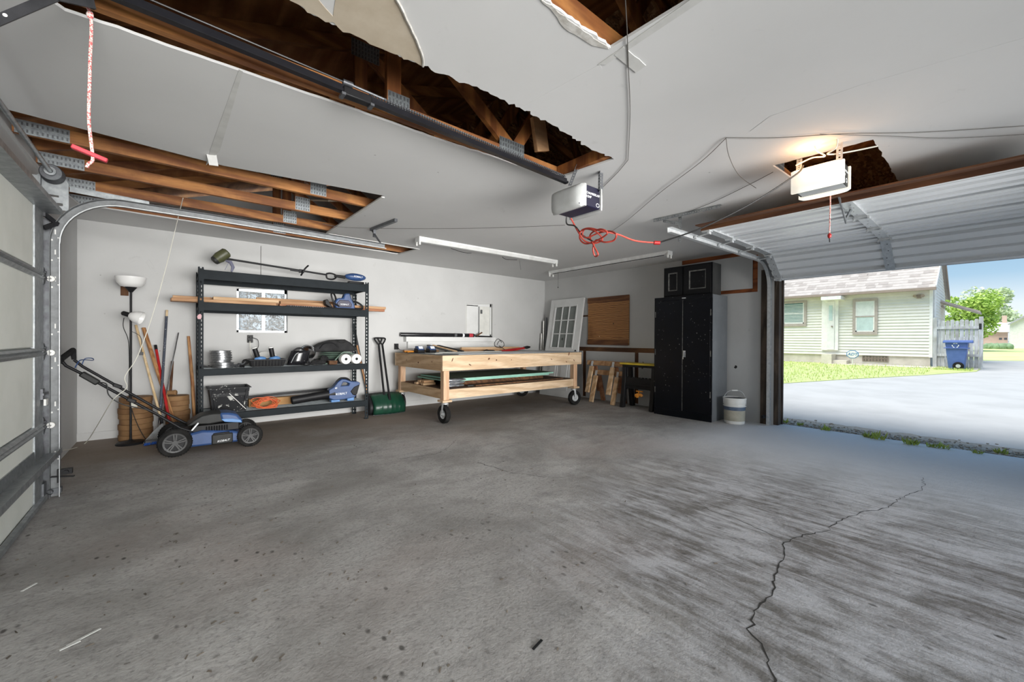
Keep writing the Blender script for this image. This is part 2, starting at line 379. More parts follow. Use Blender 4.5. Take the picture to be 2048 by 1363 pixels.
plain('foam_top',srgb(104,116,92),.85,c2=srgb(86,96,76),scale=4)
plain('yellow_plastic',srgb(212,186,52),.45,c2=srgb(190,160,44))
plain('orange_plastic',srgb(232,150,52),.45)
plain('blue_bristle',srgb(42,92,178),.7,c2=srgb(28,66,140),scale=60)
plain('cardboard',srgb(176,136,88),.85,c2=srgb(160,120,76))
plain('sage_cloth',srgb(112,134,120),.8,c2=srgb(94,116,104))
plain('black_cloth',(.012,.012,.013),.9,c2=(.03,.03,.031),scale=9,bump=.5,bscale=24)
plain('silver_wrap',(.62,.63,.65),.25,.8,c2=(.3,.31,.33),scale=14,bump=.8,bscale=22)
plain('sheet_grey',srgb(176,180,182),.4,.3,c2=srgb(150,154,156),scale=3)
plain('sheet_white',srgb(222,222,216),.5)
plain('sheet_dark',srgb(58,58,56),.6)
plain('bin_blue',srgb(84,108,168),.5,c2=srgb(76,100,158))
plain('olive',srgb(84,86,58),.45,c2=srgb(66,68,46))
plain('lavender_grey',srgb(120,122,142),.5)
speckled('cabinet_black',srgb(9,13,21),srgb(190,190,186),22,.075,.32,0,srgb(5,7,12))
speckled('cabinet_side_daylit',srgb(122,126,130),srgb(206,206,204),20,.035,.35,0,srgb(108,112,116))  # black cabinet's side, with daylight reflected from the doorway painted in as grey
speckled('crate_black',srgb(24,26,30),srgb(214,214,208),34,.16,.5,0,srgb(16,17,20),7)
speckled('cupboard_black',srgb(18,19,22),srgb(150,148,142),22,.04,.45)
plain('cupboard_edge',srgb(116,116,112),.5,c2=srgb(60,60,60),scale=20)
plain('cupboard_side',srgb(74,75,74),.5,c2=srgb(44,45,46),scale=5,stretch=(1,1,.4))
plain('barrel_wood',srgb(150,116,78),.8,c2=srgb(116,82,52),scale=4,lo=.3,hi=.75)
def glassy(name, c, rough=.05, alpha=.35):
    m,t,p=_new(name); p.inputs['Base Color'].default_value=(*c,1); p.inputs['Roughness'].default_value=rough
    p.inputs['Transmission Weight'].default_value=0; p.inputs['Alpha'].default_value=alpha; return m
plain('pane_grey',srgb(120,126,122),.25,c2=srgb(104,110,106),scale=3)
def frosted_window():
    m,t,p=_new('frosted_glass'); co=_coord(t,rnd=False)
    v=_noise(t,co,17,4,.6,3.0); f=_ramp(t,v,[(.46,0.0),(.50,1.0)])
    tr=t.nodes.new('ShaderNodeBsdfTranslucent'); tr.inputs[0].default_value=(.95,.96,.95,1)
    gl=t.nodes.new('ShaderNodeBsdfTransparent'); mx=t.nodes.new('ShaderNodeMixShader'); m2=t.nodes.new('ShaderNodeMixShader')
    p.inputs['Base Color'].default_value=(.16,.16,.15,1); p.inputs['Roughness'].default_value=.4
    mx.inputs[0].default_value=.06; t.links.new(tr.outputs[0],mx.inputs[1]); t.links.new(gl.outputs[0],mx.inputs[2])
    t.links.new(f,m2.inputs[0]); t.links.new(p.outputs[0],m2.inputs[1]); t.links.new(mx.outputs[0],m2.inputs[2])
    t.links.new(m2.outputs[0],t.nodes['Material Output'].inputs[0])
frosted_window()
def lamp_glass():
    m,t,p=_new('lamp_shade'); p.inputs['Base Color'].default_value=(*srgb(236,236,234),1); p.inputs['Roughness'].default_value=.3; p.inputs['Subsurface Weight'].default_value=.0
lamp_glass()
def lit_lens():
    m,t,p=_new('lit_lens'); p.inputs['Base Color'].default_value=(*srgb(240,236,226),1); p.inputs['Roughness'].default_value=.4
    p.inputs['Emission Color'].default_value=(1,.93,.78,1); p.inputs['Emission Strength'].default_value=.55
lit_lens()
# outside
wood('jamb_wood',srgb(98,84,72),srgb(66,56,48),'z',6,.9,dark=srgb(46,38,32))
plain('siding',srgb(226,223,214),.6,c2=srgb(219,216,206),scale=4)
plain('siding_trim',srgb(240,238,232),.6)
plain('taupe_trim',srgb(178,166,158),.6,c2=srgb(164,152,144))
plain('foundation',srgb(214,206,192),.9,c2=srgb(190,182,168),scale=3,bump=.3)
plain('house_glass',srgb(196,214,212),.15)
plain('blind',srgb(222,226,222),.6)
plain('dark_glass',srgb(96,128,122),.2)
plain('shingle',srgb(186,178,170),.9,c2=srgb(172,164,156),scale=5)
plain('gutter',srgb(150,134,122),.6)
plain('white_metal',srgb(232,230,226),.5)
plain('glassblock',srgb(120,112,100),.3,c2=srgb(70,60,52),scale=18)
wood('fence_wood',srgb(204,206,206),srgb(178,180,180),'z',4,.85,dark=srgb(150,146,138))
plain('asphalt',srgb(184,182,178),.85,c2=srgb(172,170,166),scale=1.2,bump=.2,bscale=80)
plain('gravel',srgb(176,168,156),.95,c2=srgb(138,128,116),scale=26,bump=.6,bscale=60)
plain('grass_ground',srgb(190,198,134),.95,c2=srgb(168,180,108),scale=3,bump=.4,bscale=30)
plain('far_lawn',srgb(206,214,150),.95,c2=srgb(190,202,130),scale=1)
plain('grass_blade',srgb(190,204,122),.8,c2=srgb(168,186,98),scale=3)
plain('weed',srgb(170,190,84),.8,c2=srgb(160,170,90),scale=5)
plain('leaf',srgb(188,212,108),.8,c2=srgb(150,186,84),scale=2)
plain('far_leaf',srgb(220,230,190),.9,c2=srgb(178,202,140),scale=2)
plain('crumb',(.07,.06,.05),.9,c2=(.16,.13,.10),scale=4)
plain('trunk',srgb(96,80,62),.9)
plain('far_brick',srgb(214,186,166),.9,c2=srgb(204,174,152),scale=2)
plain('far_white',srgb(232,230,222),.8)
plain('far_roof',srgb(176,176,178),.9)
plain('hedge',srgb(140,164,128),.9,c2=srgb(110,134,100),scale=4)
plain('knot_brown',srgb(112,70,44),.7,c2=srgb(78,46,28),scale=40)
plain('pink_tag',srgb(214,172,176),.8)
plain('bucket_label',srgb(176,172,156),.6,c2=srgb(158,154,140),scale=9)
plain('band_blue',srgb(92,108,130),.5,c2=srgb(74,88,110),scale=12)
plain('gutter_pale',srgb(166,157,149),.9)
plain('soil',srgb(92,82,70),.95,c2=srgb(64,56,46),scale=20)
speckled('speck_pole',srgb(78,84,96),srgb(206,206,204),60,.2,.5)
plain('sign_blue',srgb(70,128,178),.5)
# ================================================================ STRUCTURE
def cpt(px,py): p=at(px,py,'z',H); return (p.x,p.y)
def torn(pts, amp=.012, step=.035, seed=1):
    r=random.Random(seed); out=[]
    for a,b in zip(pts,pts[1:]):
        a=Vector(a); b=Vector(b); n=max(1,int((b-a).length/step)); nrm=Vector((-(b-a).y,(b-a).x)).normalized()
        for k in range(n):
            p=a+(b-a)*(k/n); 
            if 0<k: p=p+nrm*r.uniform(-amp,amp)*r.random()*1.4
            out.append((p.x,p.y))
    out.append(tuple(pts[-1])); return out
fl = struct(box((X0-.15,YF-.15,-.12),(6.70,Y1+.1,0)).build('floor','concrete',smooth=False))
def floor_crack(pxs, w, seed):
    r=random.Random(seed); pts=[]
    P=[at(x,y,'z',0) for x,y in pxs]
    for a,b in zip(P,P[1:]):
        n=max(2,int((b-a).length/.035))
        for k in range(n): pts.append(a+(b-a)*k/n+Vector((r.uniform(-.012,.012),r.uniform(-.012,.012),0)))
    pts.append(P[-1]); m=MB(); vs=[]; fs=[]
    for i,p in enumerate(pts):
        d=(pts[min(i+1,len(pts)-1)]-pts[max(i-1,0)]).normalized(); s=Vector((-d.y,d.x,0)); ww=w*r.uniform(.35,1.2)*(1-.6*i/len(pts))
        vs+=[(p.x+s.x*ww,p.y+s.y*ww,.0012),(p.x-s.x*ww,p.y-s.y*ww,.0012)]
    for i in range(len(pts)-1): fs.append((2*i,2*i+1,2*i+3,2*i+2))
    m.add(vs,fs); m.build('crack','crack_dark',fl,smooth=False)
floor_crack([(1552,1375),(1533,1314),(1500,1258),(1508,1219),(1545,1182),(1550,1151),(1570,1107),(1567,1084),(1601,1072),(1651,1062),(1685,1037),(1730,1023),(1774,1014),(1802,995),(1847,978),(1846,955)],.0045,1)
floor_crack([(1567,1078),(1533,1065),(1477,1039),(1421,1020),(1390,1000)],.002,2)
floor_crack([(956,924),(1018,944),(1079,952),(1130,955)],.0035,3)
floor_crack([(800,917),(872,908),(895,895),(912,880)],.004,4)
# ---- ceiling sheet with the broken-out holes
hA=[cpt(60,-25),cpt(130,22),cpt(300,80),cpt(480,142),cpt(700,217),cpt(900,287),cpt(1050,335),cpt(1128,352)]
hA2=[cpt(1128,352),cpt(1228,318)]
hA3=[cpt(1228,318),cpt(1180,297),cpt(1110,252),cpt(1040,215),cpt(960,178),cpt(845,132),cpt(760,95),cpt(700,65),cpt(640,35),cpt(580,0)]
hA4=[cpt(580,0),(.10,1.93),(-.30,2.05),(-.42,2.25),cpt(60,-25)]
holeA=torn(hA,.006,.05,3)[:-1]+torn(hA2,.001,.2,4)[:-1]+torn(hA3,.013,.022,5)[:-1]+torn(hA4,.015,.04,6)[:-1]
holeB=torn([(-.805,3.73),(.3,3.86),(1.51,3.69)],.002,.3,7)[:-1]+[(1.51,3.69),(1.49,5.46),(2.80,5.52)]+torn([(2.73,6.09),(1.35,6.07),(.25,5.98),(-.55,5.95),(-.72,5.96)],.012,.06,8)+[(-.805,5.2),(-.815,4.4)]
holeC=torn([cpt(1040,-40),cpt(1090,0),cpt(1150,45),cpt(1221,96)],.012,.02,9)[:-1]+[cpt(1221,96),cpt(1380,0),(1.56,.62),(.98,.62)]
holeD=torn([(3.50,1.12),(3.545,.55)],.008,.03,10)[:-1]+torn([(3.545,.55),(4.80,.555),(4.88,.60)],.006,.04,11)[:-1]+[(4.88,.60),(4.86,1.08)]
def inset(poly,d):
    n=len(poly); out=[]
    c=Vector((sum(p[0] for p in poly)/n,sum(p[1] for p in poly)/n))
    return [(p[0]+(p[0]-c.x)*d/max(.3,(Vector(p)-c).length),p[1]+(p[1]-c.y)*d/max(.3,(Vector(p)-c).length)) for p in poly]
ce = MB().slab([(X0,YF),(X1,YF),(X1,Y1),(X0,Y1)],[holeA,holeB,holeC,holeD],'z',H,H+.013)
ce = struct(ce.build('ceiling','ceiling_paint',smooth=False))
# where the face paper came away with the fallen piece, the tan backing shows
pt=torn([cpt(845,132),cpt(760,95),cpt(700,65),cpt(640,35),cpt(580,0)],.013,.022,5)
tp=pt+[cpt(560,-20),cpt(620,-30)]+torn([cpt(632,-8),cpt(666,32)],.002,.05,2)[:-1]+[cpt(666,32),cpt(672,-10),cpt(790,-20)]+torn([cpt(792,-5),cpt(812,35),cpt(832,75),cpt(845,110),cpt(846,131)],.006,.03,8)
MB().slab(tp,[],'z',H-.0025,H-.0004).build('torn_paper','drywall_paper',ce,smooth=False)
edge=torn([cpt(792,-5),cpt(812,35),cpt(832,75),cpt(845,110),cpt(846,131)],.004,.03,8)
MB().tube([(p[0],p[1],H-.004) for p in edge],.006,5).build('paper_curl','drywall_core',ce)
tp2=torn([cpt(1085,0),cpt(1150,48),cpt(1218,97)],.008,.02,9)+torn([cpt(1185,90),cpt(1150,68),cpt(1120,45),cpt(1100,15),cpt(1078,-6)],.012,.03,12)
MB().slab(tp2,[],'z',H-.003,H-.0004).build('torn_paper','drywall_core',ce,smooth=False)
MB().slab([cpt(1196,128),cpt(1385,-5),cpt(1412,-5),cpt(1212,128)],[],'z',H-.003,H-.0004).build('corner_bead','tape_paper',ce,smooth=False)
MB().slab(torn([cpt(1246,92),cpt(1292,130)],.003,.03,3)+[cpt(1272,144),cpt(1228,108)],[],'z',H-.004,H-.0005).build('loose_tape','tape_paper',ce,smooth=False)
MB().slab([cpt(1500,262),cpt(1560,245),cpt(1760,175),cpt(2048,88),cpt(2060,72),cpt(1720,170),cpt(1540,232)],[],'z',H-.0012,H-.0003).build('joint_tape','ceiling_paint',ce,smooth=False)
MB().slab([cpt(1040,215),cpt(1200,128),cpt(1204,137),cpt(1050,222)],[],'z',H-.0012,H-.0003).build('joint_tape','ceiling_paint',ce,smooth=False)
MB().slab([cpt(478,138),cpt(486,142),cpt(440,300),cpt(412,330),cpt(420,300)],[],'z',H-.003,H-.0003).build('joint_tape','tape_paper',ce,smooth=False)
t0=at(413,308,'z',H); t1=at(433,310,'z',H)
MB().add([t0,t1,t1+Vector((.012,.005,-.075)),t0+Vector((.016,.005,-.072)),t0+Vector((0,.004,0)),t1+Vector((0,.004,0)),t1+Vector((.012,.009,-.075)),t0+Vector((.016,.009,-.072))],[(0,1,2,3),(4,7,6,5),(0,4,5,1),(1,5,6,2),(2,6,7,3),(3,7,4,0)]).build('hanging_tape','tape_paper',ce,smooth=False)
# white corner strip along the cut edge of the left hole
MB().bar((1.515,3.72,H-.004),(1.50,5.47,H-.004),.03,.010).build('corner_bead','tape_paper',ce,smooth=False)
MB().bar((1.50,5.485,H-.004),(2.80,5.53,H-.004),.028,.010).build('corner_bead','tape_paper',ce,smooth=False)
MB().bar((2.80,5.53,H-.003),(2.735,6.09,H-.003),.03,.008).build('corner_bead','tape_paper',ce,smooth=False)
# ---- walls
ZR=1.24; XM=(X0+X1)/2
gable=[(X0-.12,-.12),(X1+.12,-.12),(X1+.12,H+.10),(XM,H+.12+ZR),(X0-.12,H+.10)]
win1=[(.672,1.262),(1.292,1.262),(1.292,1.90),(.672,1.86)]; win2=[(4.40,1.25),(5.05,1.25),(5.05,1.905),(4.40,1.875)]
wb=struct(MB().slab(gable,[win1,win2],'y',Y1,Y1+.12).build('wall_back','wall_paint',smooth=False))
wf=struct(MB().slab(gable,[[(.2,0),(5.0,0),(5.0,2.3),(.2,2.3)]],'y',YF-.12,YF).build('wall_front','wall_paint',smooth=False))  # its wide opening is added, out of view, to let fill light in
wl=struct(MB().slab([(YF,-.12),(Y1,-.12),(Y1,H+.1),(YF,H+.1)],[[(.05,-.02),(4.22,-.02),(4.22,2.12),(.05,2.12)]],'x',X0-.12,X0).build('wall_left','wall_paint',smooth=False))
op=[(-.46,-.02),(2.06,-.02),(2.06,2.12),(-.46,2.12)]
slots=[[(3.88,.955),(4.24,.955),(4.24,.02),(4.32,.02),(4.32,.955),(5.47,.955),(5.47,.02),(5.56,.02),(5.56,.955),(5.66,.955),(5.66,1.04),(3.88,1.04)],
       [(2.34,1.90),(2.80,1.90),(2.80,1.955),(2.345,1.955),(2.345,2.44),(2.275,2.44),(2.275,1.90)],
       [(2.50,2.452),(3.43,2.44),(3.43,2.512),(2.50,2.512)],
       [(4.10,.70),(4.17,.66),(4.20,.74),(4.14,.80)]]
wr=struct(MB().slab([(YF,-.12),(Y1,-.12),(Y1,H+.1),(YF,H+.1)],[op]+slots,'x',X1,X1+.014).build('wall_right','wall_paint',smooth=False))
bk=MB().slab([(YF,-.12),(Y1,-.12),(Y1,H+.1),(YF,H+.1)],[op],'x',X1+.045,X1+.12).build('sheathing','old_brown_z',wr,smooth=False)
for a,b,mt in (((X1+.016,3.86,.94),(X1+.046,5.7,1.05),'old_brown'),((X1+.018,4.22,0),(X1+.046,4.34,.94),'old_brown_z'),((X1+.018,5.45,0),(X1+.046,5.58,.94),'old_brown_z'),
               ((X1+.016,2.26,1.88),(X1+.046,2.36,2.44),'orange_brown'),((X1+.018,2.36,1.88),(X1+.046,2.84,1.97),'orange_brown'),((X1+.016,2.46,2.43),(X1+.046,3.46,2.516),'orange_brown')):
    box(a,b).build('stud',mt,wr,smooth=False)
# outlet hole knocked in the wall by the bucket
MB().lathe([(0,0),(.020,.001),(.024,.002),(0.026,-.004)],(X1-.002,2.57,.79),(-1,.2,.1),7).build('knocked_hole','crack_dark',wr)
# smears of joint compound and scuffs on the walls
MB().slab([(5.02,1.02),(5.9,1.0),(5.9,1.012),(5.02,1.03)],[],'y',Y1-.001,Y1-.0002).build('scuff','wall_paint',wb,smooth=False)
# masonry curb showing under the drywall
box((X0,Y1-.012,0),(X1,Y1,.09)).build('curb','wall_paint',wb,smooth=False)
# ---- roof
def zr(x): return H+.20+(min(x-X0,X1-x))*.333
rl=MB(); rl.add([(X0-.5,YF-.3,zr(X0-.5)),(XM,YF-.3,zr(XM)),(XM,Y1+.3,zr(XM)),(X0-.5,Y1+.3,zr(X0-.5)),(X0-.5,YF-.3,zr(X0-.5)+.03),(XM,YF-.3,zr(XM)+.03),(XM,Y1+.3,zr(XM)+.03),(X0-.5,Y1+.3,zr(X0-.5)+.03)],[(0,1,2,3),(4,7,6,5),(0,4,5,1),(1,5,6,2),(2,6,7,3),(3,7,4,0)])
roof=struct(rl.build('trim_1','roof_ply',smooth=False))
rr=MB(); rr.add([(X1+.5,YF-.3,zr(X1+.5)),(XM,YF-.3,zr(XM)),(XM,Y1+.3,zr(XM)),(X1+.5,Y1+.3,zr(X1+.5)),(X1+.5,YF-.3,zr(X1+.5)+.03),(XM,YF-.3,zr(XM)+.03),(XM,Y1+.3,zr(XM)+.03),(X1+.5,Y1+.3,zr(X1+.5)+.03)],[(0,1,2,3),(4,7,6,5),(0,4,5,1),(1,5,6,2),(2,6,7,3),(3,7,4,0)])
struct(rr.build('trim_2','osb',smooth=False))
for nm,xx in (('trim_3',X0),('trim_4',X1)):   # closes the eave above the wall
    struct(box((xx-.11 if xx<0 else xx,YF,H+.1),(xx if xx<0 else xx+.11,Y1,zr(xx)+.0)).build(nm,'old_brown',smooth=False))
# ---- trusses
def copy_tree(o, parent=None):
    c=o.copy(); COL.objects.link(c); c.parent=parent
    ROOT[c.as_pointer()]=ROOT[o.as_pointer()]
    for ch in list(o.children): copy_tree(ch,c)
    return c
def make_truss(y,label):
    t=thing('roof_truss',label,'truss',(XM,y,H+.014),'roof trusses over the garage')
    z0=H+.0145; ch=.089; th=.038
    def b(name,p,q,w,mat='truss_wood'): return MB().bar((p[0],y,p[1]),(q[0],y,q[1]),th,w,up=(0,0,1) if abs(q[0]-p[0])>.3 else (1,0,0)).build(name,mat,t,smooth=False)
    bc=MB().box((X0+.02,y-th/2,z0),(X1-.02,y+th/2,z0+ch)).build('bottom_chord','truss_wood',t,smooth=False)
    def zt(x): return zr(x)-.055
    b('top_chord',(X0-.2,zt(X0-.2)),(XM,zt(XM)),.089); b('top_chord',(X1+.2,zt(X1+.2)),(XM,zt(XM)),.089)
    zc=z0+ch
    for sx in (0,1):
        mx=(lambda v:v) if sx==0 else (lambda v:X0+X1-v)
        MB().box((mx(1.03)-.044,y-th/2,zc),(mx(1.03)+.044,y+th/2,zt(1.03)-.05)).build('web','truss_web',t,smooth=False)
        b('web',(mx(1.10),zt(1.10)-.07),(mx(1.95),zc+.02),.089,'truss_web'); b('web',(mx(2.0),zc+.02),(mx(2.75),zt(2.75)-.06),.089,'truss_web')
        for (a0,a1,c0,c1) in ((-.80,-.55,z0-.002,z0+.088),(.99,1.13,z0+.01,z0+.15),(1.84,2.08,z0+.01,z0+.15),(.96,1.16,zt(1.03)-.10,zt(1.03)+.02)):
            m=MB()
            xa,xb=sorted((mx(a0),mx(a1)))
            m.box((xa,y-th/2-.0016,c0),(xb,y-th/2,c1))
            pl_=m.build('nail_plate','plate_metal',t,smooth=False); m=MB()
            nx=max(3,int((xb-xa)/.022)); nz=max(2,int((c1-c0)/.03))
            for i in range(nx):
                for k in range(nz):
                    cx=xa+(xb-xa)*(i+.5)/nx; cz=c0+(c1-c0)*(k+.5)/nz; m.box((cx-.0045,y-th/2-.0035,cz-.011),(cx+.0045,y-th/2-.0014,cz+.009))
            m.build('plate_teeth','galv_dark',pl_,smooth=False,kind='stuff')
    return t
tr_lab=['roof truss nearest the back wall, over the left track','roof truss second from the back wall, crossing the large left hole','roof truss third from the back wall, crossing the large left hole',
 'front-most roof truss bared across the large left hole','roof truss hidden just in front of the large left hole','roof truss seen through the long hole behind the opener rail','roof truss whose wooden chord runs right beside the black opener rail',
 'roof truss on the camera side of the long hole','roof truss with rough brown chord at the small top hole','roof truss bared in the hole above the lit opener']
ty=[6.0,5.39,4.78,4.17,3.56,2.95,2.385,1.73,1.175,.51]
tr0=make_truss(ty[0],tr_lab[0])
for y,l in zip(ty[1:],tr_lab[1:]):
    c=copy_tree(tr0); c.location=(XM,y,H+.014); c['label']=l
# purlins on the roof boards
for i,(x,y0,y1) in enumerate(((4.35,.53,1.7),(.55,1.75,2.3))):
    pass
def one(name,mb,mat,label,cat,loc,group=None,**k):
    return tag(mb.build(name,mat,None,loc,**k),label,cat,group)
one('blocking_board',MB().box((2.44,1.755,H+.016),(2.485,2.36,H+.10)),'truss_web','rough wooden blocking board between trusses above the navy opener','board',(2.46,2.05,H+.016))
one('blocking_board',MB().box((2.56,1.755,H+.05),(2.60,2.36,H+.13)),'truss_wood','wooden blocking board behind the one over the navy opener','board',(2.58,2.05,H+.05))
one('blocking_board',MB().box((4.30,.535,H+.25),(4.39,1.15,H+.30)),'truss_wood','bright wooden batten across the hole above the lit opener','board',(4.35,.85,H+.25))
one('brace_board',MB().bar(at(1075,345,'z',H+.0)+Vector((0,-.05,.15)),at(1075,235,'y',2.30),.13,.035,up=(0,1,0)),'board_tan','wide pale brace board standing in the long ceiling hole','board',at(1075,345,'z',H+.12))
for k,(a,b,l) in enumerate((((.9,4.05,H+.36),(1.75,4.9,H+.40),'drywall scrap tipped in the attic over the left hole'),((1.15,4.5,H+.20),(1.6,5.1,H+.22),'pale panel offcut lying across trusses in the left hole'))):
    Mx=Euler((.12+.1*k,-.25,.2)).to_matrix().to_4x4(); c=(Vector(a)+Vector(b))/2; s=(Vector(b)-Vector(a))/2
    one('attic_panel',MB(Matrix.Translation(c)@Mx).box((-s.x*.7,-s.y*.6,-.008),(s.x*.7,s.y*.6,.008)),'drywall_paper',l,'panel',c,smooth=False)
# ---- windows in the back wall
def window(name, xa, xb, za, zb, zbr, panes):
    d=Y1+.075
    f=MB()
    f.box((xa,d-.02,za),(xb,d+.02,za+.03)).box((xa,d-.02,zb-.03),(xb,d+.02,zbr)).box((xa,d-.02,za),(xa+.03,d+.02,zbr)).box((xb-.03,d-.02,za),(xb,d+.02,zbr))
    xm=xa+(xb-xa)*.52
    f.box((xm-.022,d-.03,za+.03),(xm+.022,d+.01,zb))
    o=struct(f.build(name,panes[0],smooth=False)); 
    for k,(a,b) in enumerate(((xa+.03,xm-.022),(xm+.022,xb-.03))):
        dd=d-.008+.012*k
        p=MB().box((a,dd-.003,za+.03),(b,dd+.003,zb-.03)).build('pane',panes[1+k],o,smooth=False)
    return o
w1=window('window_1',.672,1.292,1.262,1.86,1.90,('galv','frosted_glass','frosted_glass'))
w2=window('window_2',4.40,5.05,1.25,1.875,1.905,('white_paint','sheet_white','sheet_white'))
box((4.45,Y1+.055,1.27),(4.72,Y1+.062,1.86)).build('sash','white_paint',w2,smooth=False)
MB().tube([(4.735,Y1+.04,1.3),(4.735,Y1+.04,1.84)],.008,6).build('sash_rod','grey_dark',w2)
MB().box((4.79,Y1+.052,1.70),(4.83,Y1+.056,1.78)).build('latch','grey_plastic',w2)
# painted-over seam and drips, wiring hung on the back wall
# ================================================================ LEFT GARAGE DOOR
def sweepbox(path, n0, n1, y0, y1, mb=None):
    """ribbon of rectangular section along a path in the XZ plane"""
    mb=mb or MB(); P=[Vector((p[0],0,p[1])) for p in path]; vs=[]; fs=[]; m=len(P)
    for i,p in enumerate(P):
        d=(P[min(i+1,m-1)]-P[max(i-1,0)]).normalized(); n=Vector((d.z,0,-d.x))
        for nn,yy in ((n0,y0),(n1,y0),(n1,y1),(n0,y1)): q=p+n*nn; vs.append((q.x,yy,q.z))
    for i in range(m-1):
        for k in range(4): fs.append((i*4+k,i*4+(k+1)%4,i*4+4+(k+1)%4,i*4+4+k))
    fs+=[(0,1,2,3),tuple((m-1)*4+k for k in (3,2,1,0))]
    return mb.add(vs,fs)
def channel(path, y0, y1, w=.026, t=.0022):
    m=MB(); sweepbox(path,-w,w,y1-t,y1,m); sweepbox(path,-w,-w+t,y0,y1,m); sweepbox(path,w-t,w,y0,y1,m); return m
ld=struct(box((-.775,-.05,.012),(-.755,4.40,2.17)).build('door_1','door_panel',smooth=False))
joints=[.012,.545,1.08,1.625,2.17]
for a,b in zip(joints,joints[1:]):
    MB().box((-.755,-.04,a+.035),(-.722,4.172,b-.028)).build('section_panel','door_panel',ld,bevel=.004)
    MB().box((-.755,4.175,a+.006),(-.712,4.385,b-.006)).build('end_stile','galv',ld,bevel=.004)
    box((-.755,-.05,a),(-.735,4.39,b)).build('section_back','door_panel',ld,smooth=False)
for z in joints[1:-1]:
    MB().prism([(-.735,z-.034),(-.712,z-.030),(-.702,z-.012),(-.716,z),(-.702,z+.012),(-.712,z+.026),(-.735,z+.032)],'y',-.05,4.385).build('hinge_rail','galv',ld)
MB().box((-.765,-.05,.0),(-.715,4.41,.022)).build('bottom_seal','galv_dark',ld,bevel=.005)
MB().prism([(-.715,.02),(-.690,.025),(-.692,.05),(-.715,.055)],'y',-.05,4.40).build('bottom_retainer','galv',ld)
for z,nm in ((.365,'strut'),(2.11,'strut')):
    MB().prism([(-.722,z-.035),(-.722,z+.045),(-.716,z+.045),(-.712,z-.026),(-.628,z-.018),(-.628,z+.012),(-.624,z+.012),(-.622,z-.026),(-.716,z-.035)],'y',-.05,4.42).build(nm,'galv',ld,smooth=False)
def hinge(z):
    m=MB(); m.prism([(4.388,z-.06),(4.42,z-.06),(4.475,z-.018),(4.475,z+.018),(4.42,z+.06),(4.388,z+.06)],'x',-.716,-.711)
    m.lathe([(.007,0),(.007,.012),(0,.013)],(-.711,4.415,z+.028),(1,0,0),8); m.lathe([(.007,0),(.007,.012),(0,.013)],(-.711,4.43,z-.012),(1,0,0),8)
    h=m.build('hinge','galv_dark',ld)
    w=MB(); w.tube([(-.69,4.40,z-.01),(-.69,4.49,z-.01)],.005,6); w.lathe([(.004,-.012),(.021,-.012),(.023,-.006),(.023,.006),(.021,.012),(.004,.012)],(-.69,4.495,z-.01),(0,1,0),14); w.build('roller','white_plastic',h)
for z in joints[1:-1]: hinge(z)
m=MB(); m.box((-.716,4.385,2.05),(-.70,4.42,2.13)); m.bar((-.71,4.41,2.07),(-.655,4.49,2.02),.012,.03); m.bar((-.71,4.41,1.97),(-.66,4.49,2.03),.012,.03); m.build('top_bracket','steel_black',ld)
m=MB(); m.box((-.716,4.35,.02),(-.702,4.43,.14)); m.lathe([(.018,-.015),(.018,.015)],(-.69,4.45,.05),(0,1,0),12); m.build('bottom_bracket','galv_dark',ld)
m=MB(); m.box((-.72,4.31,.745),(-.70,4.36,.82)); m.box((-.70,4.29,.775),(-.692,4.42,.79)); lk=m.build('slide_lock','galv_dark',ld)
MB().box((-.70,4.33,.70),(-.688,4.40,.745)).build('lock_plate','white_plastic',lk)
# ---- its track
TY0,TY1=4.468,4.515
arc=[(-.67,0.0),(-.67,.7),(-.67,1.4),(-.67,1.88)]
for k in range(1,13):
    a=PI/2*k/12; arc.append((-.67+.37*(1-math.cos(a)),1.88+.37*math.sin(a)))
arc+=[(0.3,2.25),(1.0,2.245),(1.86,2.235)]
tk=thing('door_track','curved galvanized roller track of the closed left garage door','track',(-.67,4.49,0))
channel(arc,TY0,TY1).build('track_channel','track_dark',tk)
m=sweepbox([p for p in arc if p[1]>1.85],.024,.030,TY0-.004,TY0+.004); sweepbox([p for p in arc if p[1]<1.95],.024,.028,TY0-.003,TY0+.003,m); m.build('track_lip','galv_light',tk)
m=MB(); m.box((X0+.005,4.512,0),(-.70,4.516,2.06)); m.box((X0+.001,4.45,0),(X0+.005,4.516,2.06)); m.build('wall_angle','galv_dark',tk,smooth=False)
m=MB()
for z in (.25,.62,.95,1.2,1.55,1.75,1.9):
    m.box((-.692,TY1-.006,z),(-.684,TY1-.002,z+.012)); m.box((-.660,TY1-.006,z+.02),(-.652,TY1-.002,z+.03)); m.box((-.675,TY1-.006,z+.05),(-.668,TY1-.002,z+.085))
m.build('bolt_holes','white_plastic',tk,smooth=False,kind='stuff')
MB().box((-.70,4.50,.02),(-.64,4.55,.06)).build('foot_clip','galv_dark',tk)
m=MB().box((-.70,4.514,1.90),(-.645,4.522,2.02)); m.build('splice_plate','galv_dark',tk)
m=MB(); m.bar((-.60,4.52,2.305),(-.15,4.52,2.285),.004,.04); m.bar((-.60,4.52,2.325),(-.15,4.52,2.305),.03,.004); m.build('top_angle','galv',tk)
# ceiling hanger at the free end
m=MB(); m.bar((1.90,4.30,H-.018),(1.84,4.88,H-.018),.034,.034); m.bar((1.845,4.86,H-.03),(1.84,4.54,2.25),.022,.006); m.bar((1.85,4.80,H-.02),(1.848,4.80,H-.12),.03,.02)
one('track_hanger',m,'galv_dark','dark perforated angle hanger holding the free end of left track','bracket',(1.86,4.6,2.3))
